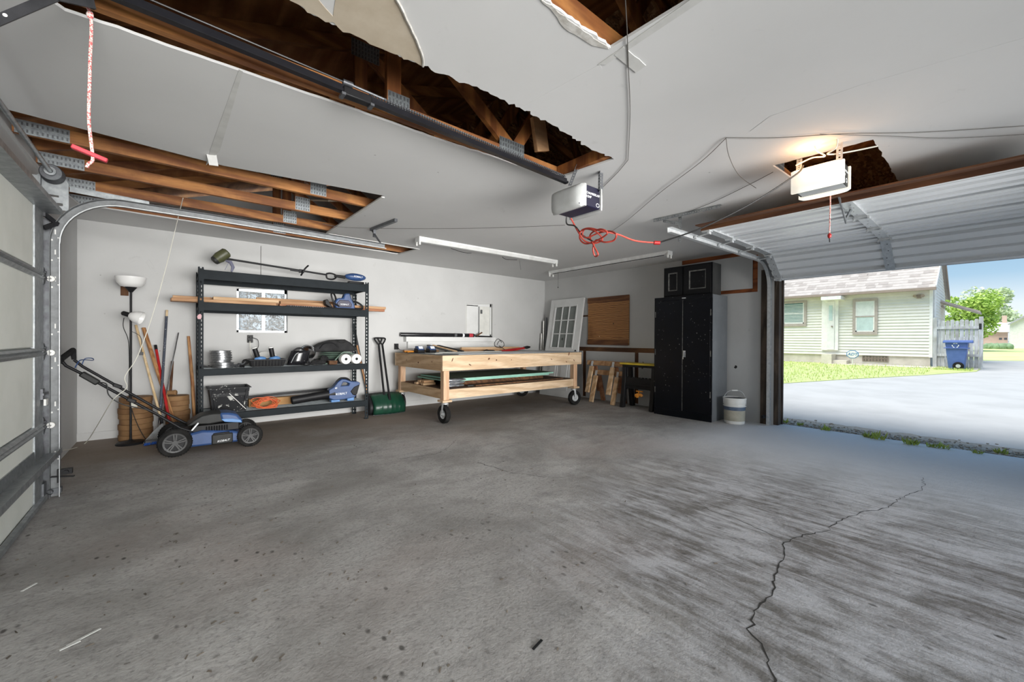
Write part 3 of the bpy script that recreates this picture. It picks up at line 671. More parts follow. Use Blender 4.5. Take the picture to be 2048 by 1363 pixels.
# ---- torsion shaft with drum and bearing plate
ts=thing('torsion_shaft','steel torsion shaft with cable drum above left garage door','shaft',(-.67,4.4,2.37))
MB().tube([(-.675,.6,2.372),(-.675,4.50,2.372)],.0135,12).build('shaft','galv',ts)
MB().lathe([(.014,-.045),(.055,-.045),(.060,-.038),(.052,-.03),(.052,.012),(.060,.02),(.064,.03),(.055,.034),(.016,.034)],(-.675,4.43,2.372),(0,1,0),26).build('cable_drum','galv_dark',ts)
MB().lathe([(.016,-.02),(.030,-.02),(.030,.0),(.016,.0)],(-.675,4.375,2.372),(0,1,0),14).build('set_collar','galv',ts)
m=MB().slab([(X0+.004,2.13),(-.60,2.13),(-.60,2.33),(-.64,2.42),(-.71,2.42),(-.76,2.36),(X0+.004,2.36)],[[(-.80,2.16),(-.77,2.16),(-.77,2.22),(-.80,2.22)],[(-.74,2.17),(-.68,2.17),(-.68,2.185),(-.74,2.185)],[(-.66,2.16),(-.63,2.16),(-.63,2.18),(-.66,2.18)],[(-.75,2.22),(-.74,2.22),(-.74,2.28),(-.75,2.28)],[(-.71,2.22),(-.65,2.22),(-.65,2.235),(-.71,2.235)]],'y',4.485,4.489)
m.build('bearing_plate','galv',ts,smooth=False)
MB().tube([(-.73,4.44,2.36),(-.735,4.44,1.2),(-.735,4.44,.08)],.0025,5).build('lift_cable','galv_dark',ts)
# ---- safety sensor
m=MB(); m.box((-.64,4.47,.16),(-.58,4.51,.20)); m.bar((-.69,4.50,.15),(-.57,4.49,.135),.03,.006); m.lathe([(.014,0),(.014,.02),(0,.02)],(-.61,4.47,.18),(0,-1,0),12); m.box((-.66,4.49,.10),(-.645,4.51,.2))
one('safety_sensor',m,'blk','black photo eye sensor low on the left door track','sensor',(-.63,4.49,.13))
# ================================================================ OPENER 1 (dark) with rail and rope
def rz(x): return 2.512-.030*(x+.5)
RY=2.215
rail=thing('opener_rail','long black opener rail with chain below the torn ceiling','rail',(.9,RY,2.43))
m=MB(); a=(-.62,RY,rz(-.62)); b=(2.40,RY,rz(2.40))
m.bar(a,b,.034,.004); m.bar((a[0],RY,a[2]+.02),(b[0],RY,b[2]+.02),.006,.04); m.bar((a[0],RY-.017,a[2]+.006),(b[0],RY-.017,b[2]+.006),.003,.014); m.bar((a[0],RY+.017,a[2]+.006),(b[0],RY+.017,b[2]+.006),.003,.014)
m.build('rail_bar','rail_black',rail,smooth=False)
m=MB(); x=.82
while x<2.36:
    m.box((x,RY-.016,rz(x)+.040),(x+.010,RY-.002,rz(x)+.052)); x+=.0165
m.bar((.80,RY-.009,rz(.8)+.045),(2.38,RY-.009,rz(2.38)+.045),.004,.004); m.build('chain','galv_dark',rail,smooth=False,kind='stuff')
MB().tube([(-.5,RY-.01,rz(-.5)+.05),(.70,RY-.01,rz(.7)+.05)],.004,6).build('cable','rail_black',rail)
tr=MB().box((.68,RY-.026,rz(.7)-.02),(.83,RY+.022,rz(.8)+.030)).build('trolley','blk',rail,bevel=.006)
m=MB(); m.lathe([(.014,0),(.014,.05)],(.68,RY-.01,rz(.7)+.05),(1,0,0),10); m.box((.67,RY-.03,rz(.7)-.025),(.69,RY+.025,rz(.7)-.012)); m.box((.82,RY-.03,rz(.8)-.025),(.84,RY+.025,rz(.8)-.012)); m.tube([(.72,RY-.012,rz(.7)+.048),(.9,RY-.012,rz(.9)+.047)],.007,8); m.build('turnbuckle','galv_dark',tr)
p0=at(-30,52,'y',2.2); p1=at(112,-8,'y',2.2)
m=MB().bar(p0,p1,.006,.030,up=(0,0,1)); m.bar(p1,p1+Vector((.10,.0,.02)),.006,.03)
arm=m.build('door_arm','steel_black',rail,smooth=False)
h=at(10,30,'y',2.195); MB().lathe([(0,0),(.006,0)],h,(0,-1,0),12).build('bolt_hole','white_plastic',arm)
rp=at(180,25,'y',2.25); re_=at(181,318,'y',2.25)
rope=thing('release_rope','red and white braided pull rope with red wooden handle','rope',(rp.x,2.25,1.86))
pts=smooth_path([rp+Vector((-.10,.0,.055)),rp+Vector((-.05,0,.04)),rp,rp+Vector((.0,0,-.2)),rp+Vector((-.003,0,-.40)),re_+Vector((.002,0,.06)),re_+Vector((.006,0,.0)),re_+Vector((-.006,0,-.02)),re_+Vector((-.010,0,-.035))],5)
MB().tube(pts,.0055,7).build('cord','red_rope',rope)
MB().blob(rp+Vector((0,0,-.01)),(.011,.011,.016),.2,3,2).build('knot','red_rope',rope)
hp0=at(143,292,'y',2.25); hp1=at(215,322,'y',2.25)
MB().bar(hp0,hp1,.022,.016,up=(0,0,1)).build('handle','red_handle',rope,bevel=.003)
m=MB().bar(rp+Vector((.004,0,.11)),rp+Vector((.006,0,.02)),.012,.02); m.bar(rp+Vector((-.006,0,.11)),rp+Vector((.012,0,.1)),.03,.02)
one('release_lever',m,'blk','black release lever at the top of the rope','lever',rp+Vector((0,0,.02)))
def opener(name,label,x0,x1,y0,y1,z0,z1,mats,ttl):
    """chassis with name panel towards -Y, rounded light lenses on both X ends"""
    t=thing(name,label,'door opener',((x0+x1)/2,(y0+y1)/2,z0))
    lens,panel,bottom=mats; L=(x1-x0)
    xa,xb=x0+.075,x1-.05
    m=MB().box((xa,y0+.004,z0+.012),(xb,y1-.004,z1)); m.build('chassis',panel,t,bevel=.004)
    m=MB().prism([(xa-.06,z0+.010),(xb+.02,z0+.010),(xb+.02,z0+.016),(xa-.06,z0+.016)],'y',y0+.012,y1-.02); m.build('bottom_cover',bottom,t)
    def lensm(xs,xe,nm):
        prof=[]; n=10; d=xe-xs; pts=[]
        # bowed lens: section in XZ swept in Y with rounded ends
        vs=[];fs=[]; ny=14; nz=10; y0_,y1_=y0-.008,y1+.008
        for i in range(ny+1):
            v=-1+2*i/ny; y=(y0_+y1_)/2+v*(y1_-y0_)/2; bow=(1-abs(v)**4)**.5 if abs(v)<1 else 0
            for k in range(nz+1):
                w=-1+2*k/nz; z=(z0+z1)/2+w*(z1-z0)/2; bz=(1-abs(w)**3.2)**.5 if abs(w)<1 else 0
                x=xs+d*(.25+.75*min(bow,1)*(.35+.65*bz)) if True else xs
                vs.append((x,y,z-(.012*bow if w<0 else 0)))
        for i in range(ny):
            for k in range(nz):
                a=i*(nz+1)+k; fs.append((a,a+1,a+nz+2,a+nz+1))
        base=len(vs)
        for i in range(ny+1):
            y=(y0_+y1_)/2+(-1+2*i/ny)*(y1_-y0_)/2
            vs.append((xs,y,z0)); vs.append((xs,y,z1))
        for i in range(ny):
            a=base+2*i; fs.append((a,a+2,a+3,a+1)); fs.append((i*(nz+1),(i+1)*(nz+1),a+2,a)); fs.append((i*(nz+1)+nz,a+1,a+3,(i+1)*(nz+1)+nz))
        fs.append(tuple(range(nz+1))+(base+1,base)); e=ny*(nz+1); fs.append((base+2*ny,base+2*ny+1)+tuple(e+nz-k for k in range(nz+1)))
        o=MB(); o.add(vs,fs); return o.build(nm,lens,t)
    l=lensm(xa,x0-.012,'light_lens'); lensm(xb,x1+.02,'light_lens')
    m=MB()
    for k in range(9):
        y=y0+.05+k*.021; m.bar((xa-.055,y,z0+.008),(xa-.072,y,z0+.030),.006,.002)
    m.build('vent_slots','grey_dark',l)
    return t
op1=opener('garage_door_opener','grey and navy opener unit hanging at the end of black rail',2.36,2.66,2.05,2.37,2.215,2.385,('lens_grey','navy','indigo'),True)
text('brand_name','CHAMBERLAIN',.0255,frame((2.53,2.0535,2.325),(1,0,0),(0,0,1)),'letters',op1,shear=.2)
text('power_mark','1/2HP',.0255,frame((2.475,2.0535,2.297),(1,0,0),(0,0,1)),'letters',op1,shear=.1)
m=MB()
for k in range(8):
    a=2*PI*k/8; m.box((2.585+.018*math.cos(a)-.004,2.0525,2.25+.014*math.sin(a)-.003),(2.585+.018*math.cos(a)+.004,2.054,2.25+.014*math.sin(a)+.003))
m.build('emblem','letters',op1,smooth=False)
def perforated(p,q,w,flange,hole=.010,step=.024):
    """perforated steel angle: two ladders of rungs"""
    p=Vector(p);q=Vector(q);d=(q-p).normalized();L=(q-p).length;m=MB()
    for ax in (Vector(w),Vector(flange)):
        u=ax.normalized(); W=ax.length; n=d.cross(u); t=.0012
        for f0,f1 in ((0,.34),(.66,1)):
            c0=p+u*W*f0; c1=p+u*W*f1; vs=[]
            for e in (p,q):
                for f in (f0,f1):
                    for s in (-t,t): vs.append(e+u*W*f+n*s)
            m.add(vs,[(0,1,3,2),(4,6,7,5),(0,2,6,4),(1,5,7,3),(0,4,5,1),(2,3,7,6)])
        k=0
        while k*step<L-.002:
            a=p+d*(k*step); b=p+d*min(L,k*step+step-hole); vs=[]
            for e in (a,b):
                for f in (.34,.66):
                    for s in (-t,t): vs.append(e+u*W*f+n*s)
            m.add(vs,[(0,1,3,2),(4,6,7,5),(0,2,6,4),(1,5,7,3),(0,4,5,1),(2,3,7,6)]); k+=1
    return m
hs=perforated((2.60,2.06,2.36),(2.60,2.06,H+.05),(.032,-.02,0),(-.02,-.032,0))
one('hanger_strap',hs,'galv_dark','perforated steel hanger strap on the right of navy opener','bracket',(2.60,2.06,2.36),smooth=False)
hs=perforated((2.39,2.19,2.40),(2.45,2.16,H+.05),(.02,-.016,0),(-.012,-.016,0))
one('hanger_strap',hs,'galv_dark','thin perforated hanger strap over the rail end of navy opener','bracket',(2.39,2.19,2.40),smooth=False)
# ================================================================ MOWER
mw=thing('lawn_mower','blue and black push mower with folding handle by the back left corner','lawn mower',(.33,5.46,0))
m=MB().prism([(.10,.065),(.095,.165),(.13,.205),(.24,.225),(.50,.185),(.57,.165),(.60,.12),(.585,.06)],'y',5.285,5.655); m.build('deck','kblue',mw,bevel=.022)
m=MB().box((.315,5.268,.065),(.50,5.30,.172)); m.build('side_cover','grey_dark',mw,bevel=.012)
text('brand_name','KOBALT',.028,frame((.415,5.2665,.098),(1,0,.05),(0,0,1)),'letters',mw,shear=.3)
MB().box((.33,5.262,.168),(.47,5.30,.185)).build('cover_hinge','blk',mw,bevel=.005)
m=MB().box((.16,5.33,.19),(.56,5.62,.272)); 
for k in range(9): m.box((.27+k*.022,5.315,.20),(.282+k*.022,5.34,.255))
m.build('motor_base','blk',mw,bevel=.006)
m=MB().prism([(.115,.268),(.125,.292),(.175,.335),(.235,.372),(.33,.385),(.44,.378),(.44,.285),(.30,.272),(.20,.28)],'y',5.345,5.60); m.build('cowl_top','grey_dark',mw,bevel=.028)
m=MB().prism([(.385,.384),(.47,.376),(.545,.352),(.585,.300),(.60,.255),(.45,.285),(.40,.295)],'y',5.335,5.61); m.build('cowl_cover','kblue',mw,bevel=.022)
MB().prism([(.40,.318),(.50,.312),(.575,.29),(.59,.258),(.43,.285)],'y',5.325,5.34).build('cowl_stripe','kblue_light',mw,bevel=.004)
def wheel(x,y,r,w,side):
    h=w/2
    ty=MB().lathe([(r*.70,-h),(r*.93,-h),(r,-h*.55),(r,h*.55),(r*.93,h),(r*.70,h),(r*.66,h*.4),(r*.66,-h*.4),(r*.70,-h)],(x,y,r),(0,1,0),36)
    for k in range(36):
        a=2*PI*k/36; c=Vector((x+math.cos(a)*r*1.0,y,r+math.sin(a)*r)); 
        ty.bar(c+Vector((0,-h*.7,0)),c+Vector((0,h*.7,0)),.008,.006,up=(math.cos(a),0,math.sin(a)))
    t=ty.build('wheel','rubber',mw)
    m=MB(); m.lathe([(r*.58,-h*.8),(r*.72,-h*.95),(r*.72,h*.9),(r*.58,h*.8),(r*.58,-h*.8)],(x,y,r),(0,1,0),30); m.lathe([(0,-h*.95),(r*.17,-h*.95),(r*.2,-h*.6),(r*.2,h*.4),(0,h*.4)],(x,y,r),(0,1,0),16)
    for k in range(5):
        a=2*PI*k/5+.3
        for s in (-.13,.13): m.bar((x+math.cos(a+s*2.2)*r*.16,y-h*.6,r+math.sin(a+s*2.2)*r*.16),(x+math.cos(a+s)*r*.66,y-h*.75,r+math.sin(a+s)*r*.66),r*.09,.012,up=(0,1,0))
    m.build('rim','rim_grey',t)
    m=MB(); m.lathe([(r*.60,h*.1),(0,h*.1)],(x,y,r),(0,1,0),24); m.build('rim_disc','blk',t)
wheel(.02,5.262,.138,.05,-1); wheel(.02,5.69,.138,.05,1); wheel(.655,5.268,.118,.046,-1); wheel(.655,5.67,.118,.046,1)
MB().tube([(.02,5.24,.138),(.02,5.70,.138)],.008,8).build('axle','galv_dark',mw); MB().tube([(.655,5.25,.118),(.655,5.69,.118)],.008,8).build('axle','galv_dark',mw)
yn,yf=5.31,5.64
near=[at(124,722,'y',yn),at(132,731,'y',yn),at(160,745,'y',yn),at(222,779,'y',yn),at(263,801,'y',yn),at(312,827,'y',yn),at(362,856,'y',yn)]
far=[at(148,719,'y',yf),at(166,733,'y',yf),at(235,772,'y',yf),at(312,815,'y',yf),at(368,844,'y',yf)]
MB().tube(near+[near[-1]+Vector((.08,0,-.04))],.0125,10).build('handle_tube','blk',mw); MB().tube(far+[far[-1]+Vector((.08,0,-.04))],.0125,10).build('handle_tube','blk',mw)
MB().tube([near[0]+Vector((0,-.012,-.01)),near[0]+Vector((-.012,.02,.016)),at(150,704,'y',yf)+Vector((-.012,-.02,.02)),at(148,718,'y',yf)],[.017,.024,.024,.017],12).build('grip','blk_matte',mw)
m=MB().bar(at(162,746,'y',yn),at(197,766,'y',yn),.05,.052); m.build('switch_box','grey_dark',mw,bevel=.012)
pb=[at(150,735,'y',yn),at(158,722,'y',yn),at(166,719,'y',yn+.05),at(186,720,'y',yf-.08),at(184,716,'y',yf-.02),at(170,717,'y',yf),at(164,729,'y',yf)]
MB().tube(smooth_path(pb,4),.0045,6).build('bail_lever','kblue',mw)
for a,b in ((near,yn),(far,yf)):
    c=a[-3]; MB().bar(c+Vector((-.03,0,.02)),c+Vector((.03,0,-.014)),.036,.034).build('fold_joint','blk',mw,bevel=.006)
MB().tube(smooth_path([at(197,764,'y',yn-.02),at(213,768,'y',yn-.03),at(218,790,'y',yn-.03),at(245,808,'y',yn-.03),at(290,818,'y',yn-.02),at(320,830,'y',yn-.02)],6),.005,6).build('power_cable','cord_black',mw)
m=MB().bar((.0,5.35,.22),(.12,5.35,.215),.03,.05); m.bar((.0,5.60,.22),(.12,5.60,.215),.03,.05); m.box((.05,5.36,.17),(.16,5.60,.235)); m.build('handle_bracket','blk',mw,bevel=.008)
MB().bar(at(383,861,'y',5.28),at(397,845,'y',5.28),.012,.016).build('height_lever','galv_light',mw,bevel=.003)
# ================================================================ LAMP AND LEANING TOOLS
LX,LY=-.357,6.205
lp=thing('floor_lamp','black torchiere floor lamp with white bowl and white side reading light','lamp',(LX,LY,0))
MB().lathe([(0,0),(.125,0),(.128,.010),(.115,.024),(.03,.034),(.012,.05)],(LX,LY,0),(0,0,1),32).build('base','blk',lp)
MB().tube([(LX,LY,.03),(LX,LY,1.72)],.0105,12).build('pole','blk',lp)
MB().lathe([(.011,0),(.02,.01),(.052,.055),(.055,.062),(0,.062)],(LX,LY,1.685),(0,0,1),24).build('socket_cone','blk',lp)
MB().lathe([(.05,0),(.09,.012),(.118,.045),(.132,.10),(.134,.112),(.128,.112),(.112,.05),(.085,.02),(.0,.01)],(LX,LY,1.742),(0,0,1),36).build('bowl_shade','lamp_shade',lp)
d=Vector((.75,-.2,-.28)).normalized(); c0=Vector((LX-.01,LY-.02,1.432))
MB().lathe([(0,-.075),(.012,-.072),(.024,-.06),(.026,0),(.0,.002)],c0,d,18).build('spot_socket','blk',lp)
MB().lathe([(.028,0),(.045,.02),(.068,.06),(.074,.11),(.070,.112),(.060,.06),(.03,.015)],c0,d,26).build('spot_shade','lamp_shade',lp)
MB().tube(smooth_path([(LX-.055,LY-.01,1.40),(LX-.06,LY-.015,1.30),(LX-.02,LY-.015,1.15),(LX-.012,LY-.012,.9),(LX-.014,LY-.014,.55),(LX+.03,LY-.02,.30),(LX+.12,LY-.03,.05),(LX+.2,LY-.08,.012)],6),.004,6).build('cord','cord_black',lp)
m=MB().tube(smooth_path([(LX+.01,LY-.014,1.25),(LX+.075,LY-.01,1.2),(LX+.09,LY-.01,1.12),(LX+.085,LY-.01,1.02)],6),.003,6); m.box((LX+.068,LY-.02,.985),(LX+.104,LY,1.02)); m.build('plug_cord','cord_black',lp)
MB().box((LX+.004,LY-.0135,.40),(LX+.055,LY-.0115,.46)).build('paper_tag','wire_white',lp,smooth=False)
nums=['lowest','second','third','fourth','fifth','sixth','seventh','eighth','top']
def disc_stack(cx,cy,r,n,h,where,seed):
    rr=random.Random(seed); z=0
    for k in range(n):
        ox,oy=rr.uniform(-.008,.008),rr.uniform(-.006,.006); rk=r*rr.uniform(.97,1.02); hh=h*rr.uniform(.94,1.0)
        m=MB().lathe([(0,.001),(rk-.004,0),(rk,.004),(rk,hh-.005),(rk-.004,hh-.0008),(0,hh-.0015)],(cx+ox,cy+oy,z),(0,0,1),40)
        lab=('top' if k==n-1 else nums[k]); one('wooden_disc',m,'barrel_wood',f'round brown wooden disc, {lab} one of the stack {where}','wooden disc',(cx+ox,cy+oy,z),'stacked round wooden discs'); z+=hh
    return z
zA=disc_stack(-.325,6.475,.15,8,.064,'behind the floor lamp',1); zB=disc_stack(.05,6.475,.118,8,.062,'beside the shelving',2)
def lean(pt,pb,yt,yb,z=0.004):
    a=at(*pt,'y',yt); b=at(*pb,'y',yb); d=b-a; return a,a+d*((z-a.z)/d.z)
def tool(name,label,cat,parts,loc):
    t=thing(name,label,cat,loc)
    for nm,mb,mt in parts: mb.build(nm,mt,t)
    return t
a,b=lean((272,650),(318,822),6.64,6.25,.22); f=b+(b-a).normalized()*.03
m=MB(); dirn=(b-a).normalized()
tines=MB()
for k in range(15):
    s=(k-7)/7; e=Vector((f.x-.05+.105*s,f.y-.06-.02*abs(s),.012)); tines.tube([f,f+(e-f)*.5+Vector((0,0,.012)),e,e+Vector((0,-.02,-.004))],.0034,5)
tines.tube([f+(Vector((f.x-.15,f.y-.05,.0))-f)*.45,f+(Vector((f.x+.05,f.y-.05,0))-f)*.45],.003,5)
tool('leaf_rake','leaf rake with pale wooden handle and fan of wire tines','rake',[('handle',MB().tube([a,b],.0135,10),'handle_pale'),('ferrule',MB().tube([b-dirn*.04,f],[.016,.012],10),'blk'),('tines',tines,'galv_light')],(f.x,f.y,0))
a,b=lean((287,655),(345,835),6.66,6.28,.004)
one('wood_strip',MB().bar(a,b,.034,.024),'handle_wood','tan lumber strip leaning behind the red pole','board',b,bevel=.003)
a,b=lean((311,690),(338,838),6.62,6.22,.05); d=(b-a).normalized(); t=a+d*.06
bz=MB().bar((b.x-.23,b.y-.13,.035),(b.x+.06,b.y-.05,.035),.055,.03)
br=MB(); 
for k in range(120):
    u=random.random(); v=random.uniform(-.03,.03); p=Vector((b.x-.23+.29*u,b.y-.13+.08*u+v,.024)); br.bar(p,p+Vector((random.uniform(-.012,.012),random.uniform(-.02,.02),-.0215)),.005,.005)
for k in range(60):
    u=random.random(); p=Vector((b.x-.23+.29*u,b.y-.155+.08*u,.03)); br.bar(p,p+Vector((random.uniform(-.01,.01),-.02,-.02)),.006,.006)
tool('push_broom','red handled push broom with blue bristles on the floor','broom',[('handle',MB().tube([t,b],.0145,10),'red_paint'),('handle_tip',MB().tube([a,t],.0155,10),'blk'),('broom_head',bz,'grey_plastic'),('bristles',br,'blue_bristle')],(b.x,b.y,0))
a,b=lean((334,620),(322,800),6.65,6.34); d=(b-a).normalized()
tool('extension_pole','blue grey speckled pole with yellow tip leaning on the wall','pole',[('shaft',MB().tube([a+d*.08,b],.014,10),'speck_pole'),('tip',MB().tube([a,a+d*.08],.0125,10),'handle_pale')],b)
a,b=lean((357,665),(330,795),6.66,6.34); d=(b-a).normalized()
one('thin_metal_rod',MB().tube([a,b],.008,8),'chrome','thin shiny metal rod leaning beside the sledgehammer','rod',b)
a=at(345,722,'y',6.63); b=Vector((at(341,783,'y',6.50).x,6.50,zB+.10)); d=(b-a).normalized()
hx=Vector((b.x,b.y,zB+.034))
hd=MB().prism([(-.032,-.036),(.032,-.036),(.036,0),(.032,.036),(-.032,.036),(-.036,0)],'x',-.06,.06); hd.v=[v+hx+Vector((0,0,.004)) for v in hd.v]
hd=MB().lathe([(0,-.062),(.026,-.062),(.034,-.05),(.028,-.02),(.028,.02),(.034,.05),(.026,.062),(0,.062)],hx,(1,-.35,0),10)
tool('sledgehammer','sledgehammer with worn handle standing on the right disc stack','hammer',[('handle',MB().tube([a,hx+Vector((0,0,.01))],.0145,10),'old_brown_z'),('head',hd,'barrel_wood')],(hx.x,hx.y,zB))
a,b=lean((377,672),(388,838),6.66,6.52)
one('bare_pole',MB().tube([a,a+(b-a)*.5+Vector((.01,0,0)),b],[.016,.019,.017],10),'handle_wood','thick bare wooden pole leaning beside the shelving post','pole',b)
# ================================================================ SHELVING AND WHAT STANDS ON IT
SX0,SX1,SY0,SY1=.228,2.232,6.0,6.565
sh=thing('shelving_unit','dark grey steel shelving unit with four shelves along the back wall','shelf',(1.23,6.28,0))
def post(x,y,sx,sy):
    m=MB(); w=.052; t=.003
    for face in (0,1):
        def B(u0,u1,z0,z1):
            if face==0: m.box((min(x,x+sx*u1,x+sx*u0) if False else min(x+sx*u0,x+sx*u1),min(y,y+sy*t),z0),(max(x+sx*u0,x+sx*u1),max(y,y+sy*t),z1))
            else: m.box((min(x,x+sx*t),min(y+sy*u0,y+sy*u1),z0),(max(x,x+sx*t),max(y+sy*u0,y+sy*u1),z1))
        B(0,.017,0,2.015); B(.035,w,0,2.015); z=0
        while z<2.0:
            B(.017,.035,z,min(2.015,z+.024)); z+=.05
    m.box((min(x,x+sx*w),min(y,y+sy*w),0),(max(x,x+sx*w),max(y,y+sy*w),.004))
    m.build('post','shelf_steel',sh,smooth=False)
post(SX0,SY0,1,1); post(SX1,SY0,-1,1); post(SX0,SY1,1,-1); post(SX1,SY1,-1,-1)
levels=[(.19,.275),(.735,.815),(1.505,1.605),(1.872,1.985)]
for zb,zt in levels:
    for y,s in ((SY0-.002,1),(SY1+.002,-1)):
        m=MB(); y2=y+s*.003
        m.box((SX0+.05,min(y,y2),zb),(SX1-.05,max(y,y2),zt)); m.box((SX0+.05,min(y,y+s*.03),zt-.003),(SX1-.05,max(y,y+s*.03),zt)); m.box((SX0+.05,min(y,y+s*.02),zb),(SX1-.05,max(y,y+s*.02),zb+.003))
        m.box((SX0+.008,min(y-s*.002,y+s*.001),zb-.01),(SX0+.055,max(y-s*.002,y+s*.001),zt+.012)); m.box((SX1-.055,min(y-s*.002,y+s*.001),zb-.01),(SX1-.008,max(y-s*.002,y+s*.001),zt+.012))
        m.build('beam','shelf_steel',sh,smooth=False)
    for x in (.60,1.23,1.86): MB().box((x-.02,SY0+.004,zt-.03),(x+.02,SY1-.004,zt-.014)).build('cross_bar','galv_light',sh,smooth=False)
    m=MB(); x=SX0+.06
    while x<SX1-.05: m.box((x-.002,SY0+.004,zt-.012),(x+.002,SY1-.004,zt-.007)); x+=.05 if zt>.3 else .10
    y=SY0+.03
    while y<SY1: m.box((SX0+.05,y-.002,zt-.007),(SX1-.05,y+.002,zt-.003)); y+=.045
    m.build('wire_deck','shelf_wire',sh,smooth=False,kind='stuff')
    for x in (SX0+.01,SX1-.01): MB().box((x-.006,SY0+.05,zb+.02),(x+.006,SY1-.05,zb+.05)).build('side_brace','shelf_steel',sh,smooth=False)
MB().box((SX0+.055,SY0+.03,.262),(SX1-.055,SY1-.03,.2665)).build('deck_sheet','sheet_grey',sh,smooth=False)
MB().blob((SX0+.012,SY0-.012,1.43),(.022,.006,.03),.35,3,2).build('pink_tag','pink_tag',sh)
# --- string trimmer on the top shelf
TZ=1.986
tr=thing('string_trimmer','long string trimmer with blue battery lying across the top shelf','trimmer',(1.3,6.2,TZ))
c=at(441,513,'y',6.2); dsh=(at(690,553,'y',6.2)-at(455,519,'y',6.2)).normalized()
hd=(at(427,522,'y',6.2)-at(452,505,'y',6.2)).normalized()
MB().lathe([(0,-.10),(.045,-.10),(.062,-.085),(.066,.02),(.060,.035),(.058,.05),(.052,.075),(.04,.095),(0,.10)],c,hd,22).build('motor_head','olive',tr)
MB().lathe([(.053,.055),(.056,.06),(.050,.088),(.034,.098),(0,.101)],c,hd,20).build('spool','grey_dark',tr)
g=[at(452,521,'y',6.2),at(461,524,'y',6.17),at(466,534,'y',6.15),at(463,543,'y',6.14)]
m=MB(); m.tube(g,[.012,.022,.020,.010],8); m.bar(at(457,525,'y',6.2),at(450,539,'y',6.2),.03,.006); m.build('guard','lavender_grey',tr)
a=at(452,517,'y',6.2); b=at(652,549,'y',6.2); MB().tube([a,b],.0125,10).build('shaft','blk',tr)
hp=at(603,542,'y',6.2); m=MB().bar(hp-dsh*.03,hp+dsh*.03,.04,.045); m.tube(smooth_path([hp+Vector((-.01,-.02,-.06)),hp+Vector((.0,-.06,-.03)),hp+Vector((.03,-.075,.03)),hp+Vector((.07,-.05,.075)),hp+Vector((.08,.02,.08)),hp+Vector((.05,.06,.04))],4),.011,8); m.bar(hp-dsh*.14,hp-dsh*.02,.02,.03); m.build('loop_handle','blk',tr)
gp=at(660,551,'y',6.2); m=MB().tube(smooth_path([gp+Vector((-.05,0,.02)),gp+Vector((.0,0,.035)),gp+Vector((.07,0,.02)),gp+Vector((.08,0,-.02)),gp+Vector((.03,0,-.05)),gp+Vector((-.04,0,-.04)),gp+Vector((-.05,0,.02))],4),.012,8); m.tube([gp+Vector((.06,0,.005)),at(690,554,'y',6.2)],[.018,.022],10); m.build('trigger_grip','blk',tr)
bc=at(711,554,'y',6.2); m=MB().blob(bc,(.155,.06,.055),.05,2,3,1.5); m.build('battery_housing','kblue',tr)
MB().box((bc.x-.11,bc.y-.04,TZ),(bc.x+.12,bc.y+.04,TZ+.05)).build('battery','blk',tr,bevel=.01)
text('brand_name','KOBALT',.034,frame((bc.x+.02,bc.y-.061,bc.z+.0),(1,0,-.05),(0,0,1)),'letters',tr,shear=.2)
# --- boards on the second shelf
Z2=1.6062
brds=[('pale board in front at the left, its end overhanging the shelf post',-.012,1.04,6.058,6.147,Z2,.037,'board_tan'),
('pale board lying on top at the front left of shelf',.375,1.07,6.062,6.151,Z2+.038,.037,'board_pale'),
('tan board overhanging at the left, behind the front boards',-.02,.93,6.165,6.254,Z2,.037,'board_red'),
('tan board overhanging at the left, top of the pile',.0,.80,6.17,6.259,Z2+.038,.034,'board_tan'),
('reddish board below at right, sticking out past the right post',1.10,2.55,6.175,6.264,Z2,.037,'board_red'),
('pinkish board stacked above the reddish one at right',1.11,2.57,6.178,6.267,Z2+.038,.037,'board_tan'),
('brown board lower in the middle row of the second shelf',.82,2.02,6.28,6.369,Z2,.037,'board_tan'),
('brown board upper in the middle row of the second shelf',.80,2.06,6.283,6.372,Z2+.038,.037,'board_red'),
('tall board on edge at the back of the second shelf',.86,1.98,6.39,6.428,Z2,.125,'board_tan')]
for l,x0,x1,y0,y1,z,h,mt in brds:
    one('lumber_board',box((x0,y0,z),(x1,y1,z+h)),mt,l,'board',((x0+x1)/2,(y0+y1)/2,z),'lumber on the second shelf',bevel=.003)
# --- chainsaw
cs=thing('chainsaw','blue and black chainsaw with long bar at the right of second shelf','chainsaw',(1.8,6.09,Z2))
yc=6.09
m=MB().prism([(1.16,yc-.03),(1.19,yc-.045),(1.78,yc-.045),(1.78,yc+.02),(1.19,yc+.02),(1.16,yc+.0)],'z',1.612,1.616); m.build('guide_bar','galv_dark',cs)
m=MB(); x=1.16
while x<1.77: m.box((x,yc-.053,1.608),(x+.016,yc-.044,1.622)); m.box((x+.004,yc+.02,1.608),(x+.018,yc+.03,1.622)); x+=.027
m.build('saw_chain','blk',cs,smooth=False,kind='stuff')
m=MB().prism([(1.78,1.612),(1.76,1.69),(1.80,1.755),(1.88,1.765),(1.90,1.83),(1.97,1.84),(2.0,1.755),(2.04,1.68),(2.05,1.612)],'y',yc-.055,yc+.05); m.build('body','kblue',cs,bevel=.016)
MB().prism([(1.80,1.635),(1.79,1.69),(1.83,1.735),(1.95,1.735),(2.0,1.68),(1.99,1.635)],'y',yc-.062,yc-.05).build('side_panel','indigo',cs,bevel=.006)
text('brand_name','KOBALT',.03,frame((1.895,yc-.0635,1.672),(1,0,0),(0,0,1)),'letters',cs)
MB().tube(smooth_path([(1.82,yc-.06,1.64),(1.74,yc-.075,1.70),(1.71,yc-.07,1.80),(1.75,yc-.02,1.825),(1.80,yc+.05,1.78),(1.82,yc+.05,1.66)],5),.012,8).build('front_handle','blk',cs)
